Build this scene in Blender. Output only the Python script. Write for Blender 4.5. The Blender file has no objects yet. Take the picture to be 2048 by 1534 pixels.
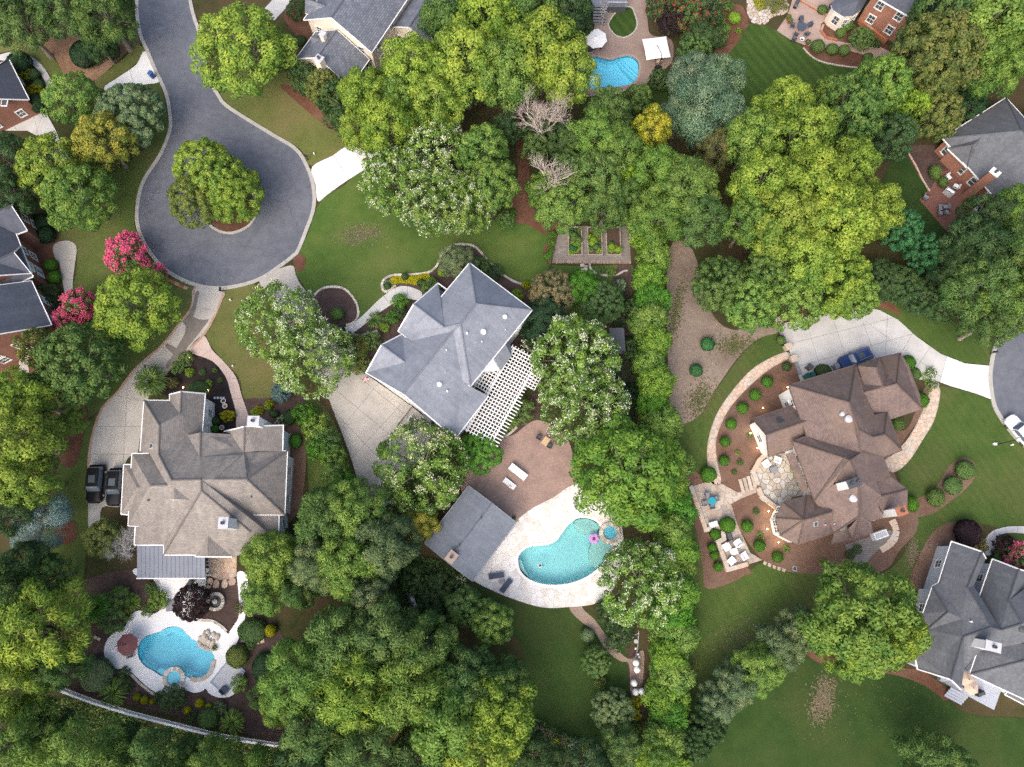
import bpy, bmesh, math, random
import numpy as np
from mathutils import Vector, Matrix
from mathutils.geometry import delaunay_2d_cdt
from mathutils.bvhtree import BVHTree

sc = bpy.context.scene
COL = sc.collection
rnd = random.Random(7)
nprng = np.random.default_rng(11)
R = math.radians

# ------------------------------------------------------------------ camera, sky, sun, exposure
H = 95.0                 # drone height above the ground
F = 1454.0               # focal length in photo pixels (2048 wide)
TH = math.atan(350.0 / F)  # the drone camera tilts a little away from straight down
CT, ST = math.cos(TH), math.sin(TH)
cam = bpy.data.cameras.new("camera")
cam.sensor_width = 36.0
cam.lens = 36.0 * F / 2048.0
cam.clip_end = 2000.0
cam_o = bpy.data.objects.new("camera", cam)
cam_o.location = (0, 0, H)
cam_o.rotation_euler = (TH, 0, 0)
COL.objects.link(cam_o)
sc.camera = cam_o

SUN_EL, SUN_AZ = R(48), R(205)     # azimuth measured clockwise from +Y (photo up)
world = bpy.data.worlds.new("World")
sc.world = world
world.use_nodes = True
wn = world.node_tree
bg = wn.nodes["Background"]
sky = wn.nodes.new("ShaderNodeTexSky")
sky.sky_type = 'NISHITA'
sky.sun_disc = False
sky.sun_elevation = SUN_EL
sky.sun_rotation = SUN_AZ
sky.air_density = 0.85
sky.dust_density = 5.0
sky.ozone_density = 0.5
wn.links.new(sky.outputs[0], bg.inputs[0])
bg.inputs[1].default_value = 0.15
sun = bpy.data.lights.new("sun", 'SUN')
sun.energy = 0.75
sun.angle = R(80)
sun.color = (1.0, 0.95, 0.88)
sun_o = bpy.data.objects.new("sun", sun)
COL.objects.link(sun_o)
sd = Vector((math.sin(SUN_AZ) * math.cos(SUN_EL), math.cos(SUN_AZ) * math.cos(SUN_EL), math.sin(SUN_EL)))
sun_o.rotation_euler = (-sd).to_track_quat('-Z', 'Y').to_euler()
sun_o.location = sd * 200
vs = sc.view_settings
vs.view_transform = 'Standard'
vs.look = 'None'
vs.gamma = 1.0
vs.exposure = 0.98
vs.use_curve_mapping = False
sc.cycles.use_denoising = False
sc.cycles.max_bounces = 5
sc.cycles.diffuse_bounces = 4
sc.cycles.glossy_bounces = 2
sc.cycles.transmission_bounces = 3
sc.cycles.transparent_max_bounces = 6

# ------------------------------------------------------------------ photo pixel -> place at height z
def P(px, py, z=0.0):
    u = (px - 1024) / F
    v = (767 - py) / F
    t = (H - z) / (CT - v * ST)
    return Vector((u * t, (ST + v * CT) * t, z))

def scale_at(px, py, z=0.0):          # metres per photo pixel, sideways
    return (P(px + 1, py, z) - P(px, py, z)).length

def pts(s):
    return [tuple(float(c) for c in p.split(',')) for p in s.split()]

def smooth_px(p, n=5, closed=True):
    out = []
    m = len(p)
    rng = range(m if closed else m - 1)
    for i in rng:
        p0 = p[(i - 1) % m] if closed else p[max(i - 1, 0)]
        p1 = p[i]
        p2 = p[(i + 1) % m] if closed else p[i + 1]
        p3 = p[(i + 2) % m] if closed else p[min(i + 2, m - 1)]
        for k in range(n):
            t = k / n
            o = []
            for a in (0, 1):
                o.append(0.5 * (2 * p1[a] + (p2[a] - p0[a]) * t + (2 * p0[a] - 5 * p1[a] + 4 * p2[a] - p3[a]) * t * t
                                + (3 * p1[a] - p0[a] - 3 * p2[a] + p3[a]) * t ** 3))
            out.append(tuple(o))
    if not closed:
        out.append(p[-1])
    return out

def gpoly(s, sm=True, n=5, z=0.0):
    p = pts(s) if isinstance(s, str) else s
    if sm:
        p = smooth_px(p, n)
    return [P(a, b, z).to_2d() for a, b in p]

def in_poly(x, y, poly):
    c = False
    j = len(poly) - 1
    for i in range(len(poly)):
        xi, yi = poly[i]
        xj, yj = poly[j]
        if (yi > y) != (yj > y) and x < (xj - xi) * (y - yi) / (yj - yi) + xi:
            c = not c
        j = i
    return c

# ------------------------------------------------------------------ materials
MATS = {}
def new_mat(name):
    m = bpy.data.materials.new(name)
    m.use_nodes = True
    nt = m.node_tree
    return m, nt, nt.nodes["Principled BSDF"]

def N(nt, kind, **kw):
    n = nt.nodes.new(kind)
    for k, v in kw.items():
        if k.startswith('i_'):
            n.inputs[int(k[2:])].default_value = v
        else:
            setattr(n, k, v)
    return n

def ramp2(nt, fac, c0, c1, p0=0.0, p1=1.0):
    r = nt.nodes.new("ShaderNodeValToRGB")
    r.color_ramp.elements[0].color = (*c0, 1)
    r.color_ramp.elements[1].color = (*c1, 1)
    r.color_ramp.elements[0].position = p0
    r.color_ramp.elements[1].position = p1
    nt.links.new(fac, r.inputs[0])
    return r.outputs[0]

def noise(nt, vec, scale, detail=4, rough=0.6):
    n = nt.nodes.new("ShaderNodeTexNoise")
    n.inputs["Scale"].default_value = scale
    n.inputs["Detail"].default_value = detail
    n.inputs["Roughness"].default_value = rough
    nt.links.new(vec, n.inputs["Vector"])
    return n.outputs[0]

def mixc(nt, fac, a, b, mode='MIX'):
    m = nt.nodes.new("ShaderNodeMix")
    m.data_type = 'RGBA'
    m.blend_type = mode
    for i, x in ((0, fac), (6, a), (7, b)):
        if isinstance(x, (int, float)):
            m.inputs[i].default_value = x
        elif isinstance(x, tuple):
            m.inputs[i].default_value = (*x, 1)
        else:
            nt.links.new(x, m.inputs[i])
    return m.outputs[2]

def pos(nt):
    return nt.nodes.new("ShaderNodeNewGeometry").outputs["Position"]

def bump(nt, bs, h, strength, dist=0.05):
    b = nt.nodes.new("ShaderNodeBump")
    b.inputs["Strength"].default_value = strength
    b.inputs["Distance"].default_value = dist
    nt.links.new(h, b.inputs["Height"])
    nt.links.new(b.outputs[0], bs.inputs["Normal"])

def plain(name, col, rough=0.6, var=0.12, scale=3.0, metal=0.0, bmp=0.0, spec=0.3):
    if name in MATS:
        return MATS[name]
    m, nt, b = new_mat(name)
    v = pos(nt)
    f1 = noise(nt, v, scale, 5)
    lo = tuple(max(0, c * (1 - var)) for c in col)
    hi = tuple(min(1, c * (1 + var)) for c in col)
    c = ramp2(nt, f1, lo, hi, 0.3, 0.7)
    nt.links.new(c, b.inputs["Base Color"])
    b.inputs["Roughness"].default_value = rough
    b.inputs["Metallic"].default_value = metal
    b.inputs["Specular IOR Level"].default_value = spec
    if bmp:
        bump(nt, b, noise(nt, v, scale * 6, 3), bmp)
    MATS[name] = m
    return m

def ground_mat(name, c0, c1, c2, s_big=0.12, s_mid=0.9, s_fine=14.0, fine=0.35, big=(0.45, 0.65), stripe=None, bmp=0.4):
    """c0/c1 mixed at middle scale, c2 in big patches, fine grain over all."""
    m, nt, b = new_mat(name)
    v = pos(nt)
    c = ramp2(nt, noise(nt, v, s_mid, 6, 0.65), c0, c1, 0.32, 0.68)
    fb = nt.nodes.new("ShaderNodeMapRange")
    fb.inputs[1].default_value, fb.inputs[2].default_value = big
    nt.links.new(noise(nt, v, s_big, 5, 0.6), fb.inputs[0])
    c = mixc(nt, fb.outputs[0], c, c2)
    if stripe:
        ang, wid, amt = stripe
        mp = N(nt, "ShaderNodeMapping")
        mp.inputs["Rotation"].default_value = (0, 0, R(ang))
        nt.links.new(v, mp.inputs[0])
        w = N(nt, "ShaderNodeTexWave")
        w.inputs["Scale"].default_value = 0.314 / wid
        w.inputs["Distortion"].default_value = 0.6
        w.inputs["Detail"].default_value = 2
        w.inputs["Detail Scale"].default_value = 0.4
        nt.links.new(mp.outputs[0], w.inputs[0])
        c = mixc(nt, amt, c, ramp2(nt, w.outputs[0], (0.75, 0.78, 0.75), (1.25, 1.25, 1.15), 0.3, 0.7), 'MULTIPLY')
    c = mixc(nt, 0.7, c, ramp2(nt, noise(nt, v, 0.045, 4, 0.55), (0.72, 0.76, 0.8), (1.28, 1.22, 1.15), 0.32, 0.68), 'MULTIPLY')
    fn = noise(nt, v, s_fine, 3, 0.7)
    c = mixc(nt, fine, c, ramp2(nt, fn, (0.35, 0.35, 0.35), (1.65, 1.65, 1.65), 0.3, 0.7), 'MULTIPLY')
    nt.links.new(c, b.inputs["Base Color"])
    b.inputs["Roughness"].default_value = 0.95
    b.inputs["Specular IOR Level"].default_value = 0.05
    if bmp:
        bump(nt, b, fn, bmp, 0.06)
    MATS[name] = m
    return m

def asphalt_mat():
    m, nt, b = new_mat("asphalt")
    v = pos(nt)
    c = ramp2(nt, noise(nt, v, 0.13, 6, 0.55), (0.108, 0.118, 0.142), (0.145, 0.155, 0.180), 0.3, 0.7)
    # tyre polished bands and small tar marks
    st = ramp2(nt, noise(nt, v, 0.9, 4, 0.6), (0.88, 0.88, 0.88), (1.1, 1.1, 1.1), 0.35, 0.65)
    c = mixc(nt, 1.0, c, st, 'MULTIPLY')
    tar = ramp2(nt, noise(nt, v, 1.7, 2, 0.5), (1, 1, 1), (0.55, 0.55, 0.57), 0.72, 0.75)
    c = mixc(nt, 0.8, c, tar, 'MULTIPLY')
    vo = N(nt, "ShaderNodeTexVoronoi")
    vo.feature = 'DISTANCE_TO_EDGE'
    vo.inputs["Scale"].default_value = 0.16
    wv = N(nt, "ShaderNodeVectorMath", operation='ADD')
    nz = N(nt, "ShaderNodeTexNoise")
    nz.inputs["Scale"].default_value = 0.7
    nt.links.new(v, nz.inputs["Vector"])
    sc1 = N(nt, "ShaderNodeVectorMath", operation='SCALE')
    sc1.inputs["Scale"].default_value = 1.6
    nt.links.new(nz.outputs["Color"], sc1.inputs[0])
    nt.links.new(v, wv.inputs[0])
    nt.links.new(sc1.outputs[0], wv.inputs[1])
    nt.links.new(wv.outputs[0], vo.inputs["Vector"])
    crack = ramp2(nt, vo.outputs[0], (0.70, 0.70, 0.72), (1, 1, 1), 0.004, 0.012)
    c = mixc(nt, 0.6, c, crack, 'MULTIPLY')
    g = noise(nt, v, 30, 2)
    c = mixc(nt, 0.25, c, ramp2(nt, g, (0.7, 0.7, 0.7), (1.3, 1.3, 1.3), 0.3, 0.7), 'MULTIPLY')
    nt.links.new(c, b.inputs["Base Color"])
    b.inputs["Roughness"].default_value = 0.8
    b.inputs["Specular IOR Level"].default_value = 0.25
    bump(nt, b, g, 0.25, 0.02)
    MATS["asphalt"] = m
    return m

def brick_mat(name, c1, c2, mortar, bw=0.22, rh=0.075, ms=0.01, var=0.5, rough=0.85, offset=0.5, squash=1.0, pos_uv=False, moss=None, bmp=0.3):
    m, nt, b = new_mat(name)
    if pos_uv:
        uv = pos(nt)
    else:
        uv = N(nt, "ShaderNodeUVMap").outputs[0]
    t = N(nt, "ShaderNodeTexBrick")
    t.offset = offset
    t.inputs["Color1"].default_value = (*c1, 1)
    t.inputs["Color2"].default_value = (*c2, 1)
    t.inputs["Mortar"].default_value = (*mortar, 1)
    t.inputs["Scale"].default_value = 1.0
    t.inputs["Brick Width"].default_value = bw
    t.inputs["Row Height"].default_value = rh
    t.inputs["Mortar Size"].default_value = ms
    t.inputs["Mortar Smooth"].default_value = 0.2
    t.inputs["Bias"].default_value = 0.0
    nt.links.new(uv, t.inputs["Vector"])
    c = t.outputs[0]
    p = pos(nt)
    c = mixc(nt, var, c, ramp2(nt, noise(nt, p, 0.5, 6, 0.65), (0.72, 0.72, 0.74), (1.25, 1.24, 1.2), 0.3, 0.7), 'MULTIPLY')
    c = mixc(nt, 0.5, c, ramp2(nt, noise(nt, p, 6, 4, 0.7), (0.72, 0.72, 0.72), (1.28, 1.28, 1.28), 0.3, 0.7), 'MULTIPLY')
    if not pos_uv:
        mp = N(nt, "ShaderNodeMapping")
        mp.inputs["Scale"].default_value = (1.6, 0.16, 1.0)
        nt.links.new(uv, mp.inputs[0])
        c = mixc(nt, 0.55, c, ramp2(nt, noise(nt, mp.outputs[0], 1.0, 5, 0.65), (0.78, 0.78, 0.79), (1.18, 1.17, 1.15), 0.32, 0.68), 'MULTIPLY')
    if moss:
        c = mixc(nt, ramp2(nt, noise(nt, p, 0.22, 5, 0.6), (0, 0, 0), (0.7, 0.7, 0.7), 0.5, 0.75), c, moss)
    nt.links.new(c, b.inputs["Base Color"])
    b.inputs["Roughness"].default_value = rough
    b.inputs["Specular IOR Level"].default_value = 0.2
    if bmp:
        bump(nt, b, t.outputs[1], -bmp, 0.02)
    MATS[name] = m
    return m

def foliage_mat():
    m, nt, b = new_mat("foliage")
    oi = N(nt, "ShaderNodeObjectInfo")
    at = N(nt, "ShaderNodeAttribute")
    at.attribute_name = "v"
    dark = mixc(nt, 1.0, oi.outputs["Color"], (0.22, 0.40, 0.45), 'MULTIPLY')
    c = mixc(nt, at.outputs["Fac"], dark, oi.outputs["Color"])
    # slight hue drift through the crown
    c = mixc(nt, 0.6, c, ramp2(nt, noise(nt, pos(nt), 0.6, 3), (0.82, 0.97, 0.92), (1.15, 1.05, 0.95), 0.3, 0.7), 'MULTIPLY')
    nt.links.new(c, b.inputs["Base Color"])
    b.inputs["Roughness"].default_value = 0.6
    b.inputs["Specular IOR Level"].default_value = 0.25
    tr = N(nt, "ShaderNodeBsdfTranslucent")
    nt.links.new(c, tr.inputs[0])
    mx = N(nt, "ShaderNodeMixShader")
    mx.inputs[0].default_value = 0.35
    out = nt.nodes["Material Output"]
    nt.links.new(b.outputs[0], mx.inputs[1])
    nt.links.new(tr.outputs[0], mx.inputs[2])
    nt.links.new(mx.outputs[0], out.inputs[0])
    MATS["foliage"] = m
    return m

def water_mat(name, tint):
    m, nt, b = new_mat(name)
    nt.nodes.remove(b)
    out = nt.nodes["Material Output"]
    fr = N(nt, "ShaderNodeFresnel")
    fr.inputs[0].default_value = 1.33
    tp = N(nt, "ShaderNodeBsdfTransparent")
    tp.inputs[0].default_value = (*tint, 1)
    gl = N(nt, "ShaderNodeBsdfGlossy")
    gl.inputs["Roughness"].default_value = 0.05
    bp = N(nt, "ShaderNodeBump")
    bp.inputs["Strength"].default_value = 0.08
    bp.inputs["Distance"].default_value = 0.05
    nt.links.new(noise(nt, pos(nt), 1.6, 3), bp.inputs["Height"])
    nt.links.new(bp.outputs[0], gl.inputs["Normal"])
    nt.links.new(bp.outputs[0], fr.inputs["Normal"])
    mx = N(nt, "ShaderNodeMixShader")
    nt.links.new(fr.outputs[0], mx.inputs[0])
    nt.links.new(tp.outputs[0], mx.inputs[1])
    nt.links.new(gl.outputs[0], mx.inputs[2])
    nt.links.new(mx.outputs[0], out.inputs[0])
    MATS[name] = m
    return m

def glass_mat():
    m, nt, b = new_mat("window_glass")
    b.inputs["Base Color"].default_value = (0.07, 0.085, 0.095, 1)
    b.inputs["Roughness"].default_value = 0.08
    b.inputs["Specular IOR Level"].default_value = 0.7
    MATS["glass"] = m
    return m

def car_glass_mat():
    m, nt, b = new_mat("car_glass")
    b.inputs["Base Color"].default_value = (0.10, 0.13, 0.16, 1)
    b.inputs["Roughness"].default_value = 0.05
    b.inputs["Specular IOR Level"].default_value = 1.0
    MATS["car_glass"] = m

def emit_mat(name, col, s):
    m, nt, b = new_mat(name)
    b.inputs["Base Color"].default_value = (*col, 1)
    b.inputs["Emission Color"].default_value = (*col, 1)
    b.inputs["Emission Strength"].default_value = s
    MATS[name] = m
    return m

def M(k):
    return MATS[k]

asphalt_mat(); foliage_mat(); glass_mat(); car_glass_mat()
water_mat("water_teal", (0.68, 0.93, 0.93))
water_mat("water_blue", (0.56, 0.88, 0.94))
water_mat("water_pale", (0.55, 0.87, 0.97))
plain("concrete", (0.50, 0.495, 0.48), 0.85, 0.15, 0.45, bmp=0.1)
plain("concrete_new", (0.70, 0.70, 0.69), 0.85, 0.06, 0.8, bmp=0.1)
plain("concrete_pink", (0.52, 0.41, 0.36), 0.85, 0.07, 0.9, bmp=0.1)
plain("concrete_tan", (0.42, 0.395, 0.355), 0.85, 0.16, 0.4, bmp=0.1)
plain("curb", (0.40, 0.385, 0.35), 0.85, 0.14, 1.2, bmp=0.1)
plain("joint", (0.21, 0.20, 0.185), 0.95, 0.2, 3)
plain("white_deck", (0.80, 0.80, 0.80), 0.8, 0.03, 1.5)
plain("brick_edge", (0.40, 0.26, 0.19), 0.85, 0.15, 5)
plain("white", (0.80, 0.80, 0.79), 0.5, 0.03, 2)
plain("siding_white", (0.78, 0.78, 0.77), 0.6, 0.04, 1.5)
plain("siding_cream", (0.72, 0.65, 0.54), 0.7, 0.06, 1.5)
plain("siding_gray", (0.62, 0.66, 0.69), 0.6, 0.05, 1.5)
plain("beam_white", (0.80, 0.80, 0.79), 0.55, 0.04, 2)
plain("black_metal", (0.02, 0.02, 0.022), 0.45, 0.1, 3, spec=0.4)
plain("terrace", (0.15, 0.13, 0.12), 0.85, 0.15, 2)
plain("dark_gray", (0.075, 0.08, 0.09), 0.6, 0.15, 3)
plain("mid_gray", (0.23, 0.24, 0.27), 0.7, 0.1, 3)
plain("light_gray", (0.48, 0.49, 0.51), 0.7, 0.08, 3)
plain("rug_blue_gray", (0.30, 0.35, 0.44), 0.9, 0.1, 4)
plain("fabric_navy", (0.07, 0.085, 0.12), 0.9, 0.1, 8)
plain("fabric_white", (0.80, 0.80, 0.79), 0.9, 0.04, 6)
plain("fabric_maroon", (0.125, 0.055, 0.06), 0.9, 0.12, 5)
plain("fabric_beige", (0.56, 0.43, 0.33), 0.9, 0.06, 5)
plain("wood_light", (0.55, 0.40, 0.24), 0.6, 0.15, 6)
plain("wood_gray", (0.30, 0.26, 0.22), 0.8, 0.25, 3, bmp=0.2)
plain("bark", (0.24, 0.20, 0.165), 0.95, 0.35, 3, bmp=0.4)
plain("bark_pale", (0.52, 0.44, 0.39), 0.95, 0.25, 3, bmp=0.2)
plain("bark_gray", (0.36, 0.345, 0.33), 0.95, 0.25, 3, bmp=0.2)
plain("tire", (0.015, 0.015, 0.016), 0.8, 0.1, 5)
plain("chrome", (0.55, 0.56, 0.58), 0.25, 0.02, 3, metal=0.9)
plain("lilac", (0.55, 0.28, 0.62), 0.4, 0.05, 4)
plain("teal", (0.02, 0.30, 0.38), 0.6, 0.1, 4)
plain("red_paint", (0.45, 0.04, 0.035), 0.5, 0.1, 4)
plain("blue_paint", (0.05, 0.12, 0.32), 0.5, 0.1, 4)
plain("bin_green", (0.02, 0.10, 0.085), 0.5, 0.1, 4)
plain("terracotta", (0.36, 0.14, 0.075), 0.8, 0.2, 4)
plain("soil_dark", (0.075, 0.05, 0.035), 0.95, 0.3, 5, bmp=0.3)
plain("pool_plaster", (0.55, 0.74, 0.76), 0.7, 0.05, 0.8)
plain("pool_plaster_blue", (0.50, 0.78, 0.86), 0.7, 0.04, 0.8)
plain("pool_step", (0.62, 0.70, 0.66), 0.7, 0.05, 0.9)
plain("pool_tile", (0.16, 0.36, 0.42), 0.4, 0.2, 4)
plain("coping", (0.66, 0.60, 0.51), 0.8, 0.12, 2, bmp=0.2)
plain("coping_white", (0.78, 0.77, 0.75), 0.8, 0.05, 2)
plain("metal_roof", (0.18, 0.20, 0.24), 0.6, 0.08, 0.7, spec=0.25)
plain("deck_board", (0.19, 0.20, 0.225), 0.75, 0.12, 3)
plain("deck_board_pale", (0.40, 0.43, 0.49), 0.75, 0.08, 3)
plain("vent_white", (0.80, 0.80, 0.79), 0.5, 0.02, 2)
emit_mat("lamp_glow", (1.0, 0.72, 0.38), 14.0)
for i, c in enumerate([(0.47, 0.40, 0.32), (0.41, 0.34, 0.27), (0.51, 0.45, 0.38), (0.44, 0.36, 0.30), (0.37, 0.32, 0.28)]):
    plain("flag%d" % i, c, 0.85, 0.15, 3, bmp=0.2)
for i, c in enumerate([(0.56, 0.42, 0.32), (0.50, 0.36, 0.27), (0.58, 0.46, 0.36), (0.47, 0.33, 0.25), (0.54, 0.42, 0.32)]):
    plain("peach%d" % i, c, 0.85, 0.12, 3, bmp=0.2)
for i, c in enumerate([(0.74, 0.70, 0.64), (0.69, 0.65, 0.60), (0.76, 0.735, 0.70), (0.66, 0.61, 0.55)]):
    plain("trav%d" % i, c, 0.8, 0.10, 2.5, bmp=0.1)
for i, c in enumerate([(0.46, 0.43, 0.38), (0.36, 0.33, 0.29), (0.54, 0.51, 0.46)]):
    plain("rock%d" % i, c, 0.9, 0.2, 4, bmp=0.3)
brick_mat("roof_gray", (0.262, 0.284, 0.325), (0.222, 0.243, 0.282), (0.185, 0.20, 0.235), 0.34, 0.17, 0.012, 0.5)
brick_mat("roof_tan", (0.295, 0.268, 0.242), (0.222, 0.202, 0.184), (0.162, 0.148, 0.137), 0.36, 0.22, 0.02, 0.5)
brick_mat("roof_brown", (0.228, 0.170, 0.152), (0.170, 0.126, 0.112), (0.122, 0.09, 0.081), 0.34, 0.20, 0.018, 0.6, moss=(0.20, 0.145, 0.10))
brick_mat("roof_slate", (0.145, 0.155, 0.170), (0.112, 0.120, 0.134), (0.09, 0.097, 0.108), 0.34, 0.17, 0.012, 0.5)
brick_mat("roof_blue", (0.205, 0.222, 0.26), (0.135, 0.152, 0.19), (0.10, 0.11, 0.135), 0.5, 0.3, 0.035, 0.4)
brick_mat("roof_dark", (0.112, 0.124, 0.152), (0.090, 0.100, 0.126), (0.072, 0.08, 0.10), 0.34, 0.17, 0.012, 0.5)
brick_mat("roof_pool_house", (0.182, 0.205, 0.242), (0.158, 0.178, 0.212), (0.14, 0.158, 0.188), 0.34, 0.2, 0.01, 0.4)
brick_mat("brick_red", (0.34, 0.135, 0.085), (0.27, 0.10, 0.065), (0.36, 0.27, 0.22), 0.22, 0.08, 0.01, 0.4)
brick_mat("brick_dark", (0.24, 0.095, 0.065), (0.18, 0.07, 0.05), (0.26, 0.19, 0.155), 0.22, 0.08, 0.01, 0.4)
brick_mat("paver_main", (0.36, 0.255, 0.215), (0.30, 0.21, 0.175), (0.235, 0.165, 0.14), 0.24, 0.12, 0.01, 0.7, pos_uv=True)
brick_mat("paver_pool", (0.335, 0.255, 0.215), (0.275, 0.205, 0.172), (0.22, 0.165, 0.14), 0.24, 0.12, 0.008, 0.5, pos_uv=True)
brick_mat("paver_red", (0.225, 0.105, 0.08), (0.175, 0.083, 0.066), (0.15, 0.085, 0.07), 0.24, 0.12, 0.01, 0.5, pos_uv=True)
brick_mat("paver_gray", (0.26, 0.235, 0.215), (0.20, 0.178, 0.165), (0.13, 0.115, 0.105), 0.4, 0.25, 0.02, 0.7, pos_uv=True)
brick_mat("stucco_pink", (0.40, 0.30, 0.255), (0.37, 0.275, 0.235), (0.30, 0.22, 0.185), 1.2, 0.9, 0.02, 0.5, pos_uv=True)

ground_mat("forest_floor", (0.034, 0.044, 0.016), (0.062, 0.062, 0.026), (0.080, 0.060, 0.034), 0.10, 0.8, 9, 0.5, (0.42, 0.62))
ground_mat("lawn_center", (0.0563, 0.1050, 0.0242), (0.0795, 0.1350, 0.0308), (0.1164, 0.1400, 0.0418), 0.09, 0.6, 13, 0.45, (0.45, 0.75))
ground_mat("lawn_dry", (0.0902, 0.1147, 0.0336), (0.1281, 0.1440, 0.0464), (0.1537, 0.1403, 0.0579), 0.13, 0.7, 13, 0.45, (0.42, 0.66))
ground_mat("lawn_olive", (0.0635, 0.0996, 0.0268), (0.0942, 0.1244, 0.0366), (0.1230, 0.1220, 0.0512), 0.10, 0.6, 13, 0.5, (0.48, 0.72))
ground_mat("lawn_striped", (0.0415, 0.0781, 0.0195), (0.0537, 0.0952, 0.0220), (0.0732, 0.1098, 0.0293), 0.08, 0.5, 15, 0.4, (0.5, 0.8), stripe=(-33, 1.35, 0.4))
ground_mat("lawn_dark", (0.0268, 0.0561, 0.0159), (0.0403, 0.0732, 0.0195), (0.0634, 0.0781, 0.0256), 0.07, 0.5, 14, 0.5, (0.48, 0.75))
ground_mat("lawn_right", (0.0505, 0.0921, 0.0232), (0.0747, 0.1120, 0.0293), (0.1076, 0.1095, 0.0415), 0.075, 0.55, 14, 0.45, (0.46, 0.72), stripe=(-30, 1.0, 0.14))
ground_mat("mulch_brown", (0.142, 0.083, 0.059), (0.182, 0.112, 0.082), (0.212, 0.142, 0.108), 0.16, 1.2, 11, 0.55, (0.45, 0.7))
ground_mat("mulch_red", (0.110, 0.052, 0.034), (0.150, 0.075, 0.050), (0.185, 0.105, 0.070), 0.2, 1.2, 11, 0.55, (0.45, 0.7))
ground_mat("mulch_black", (0.020, 0.016, 0.017), (0.036, 0.029, 0.030), (0.055, 0.042, 0.038), 0.2, 1.2, 11, 0.6, (0.5, 0.75))
ground_mat("mulch_plum", (0.062, 0.042, 0.038), (0.090, 0.062, 0.055), (0.120, 0.085, 0.075), 0.2, 1.2, 9, 0.6, (0.45, 0.7))
ground_mat("gravel_tan", (0.2250, 0.1746, 0.1380), (0.2850, 0.2279, 0.1840), (0.1550, 0.1086, 0.0810), 0.12, 1.6, 9, 0.55, (0.52, 0.75))
ground_mat("pine_straw", (0.190, 0.110, 0.068), (0.250, 0.155, 0.102), (0.29, 0.195, 0.135), 0.2, 1.5, 10, 0.5, (0.5, 0.75))
ground_mat("bare_soil", (0.16, 0.12, 0.085), (0.22, 0.17, 0.125), (0.09, 0.085, 0.04), 0.3, 1.8, 10, 0.6, (0.5, 0.7))
ground_mat("exposed_aggregate", (0.27, 0.205, 0.165), (0.32, 0.245, 0.20), (0.235, 0.175, 0.14), 0.2, 1.0, 16, 0.4, (0.5, 0.75))

# ------------------------------------------------------------------ mesh helpers
def auto_uv(me, off=Vector((0, 0, 0))):
    uvl = me.uv_layers.new(name="UVMap")
    vs_ = me.vertices
    for p in me.polygons:
        n = p.normal
        if abs(n.z) > 0.97:
            t, w = Vector((1, 0, 0)), Vector((0, 1, 0))
        else:
            t = Vector((0, 0, 1)).cross(n).normalized()
            w = n.cross(t)
        for li in p.loop_indices:
            c = vs_[me.loops[li].vertex_index].co + off
            uvl.data[li].uv = (c.dot(t), c.dot(w))

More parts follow.
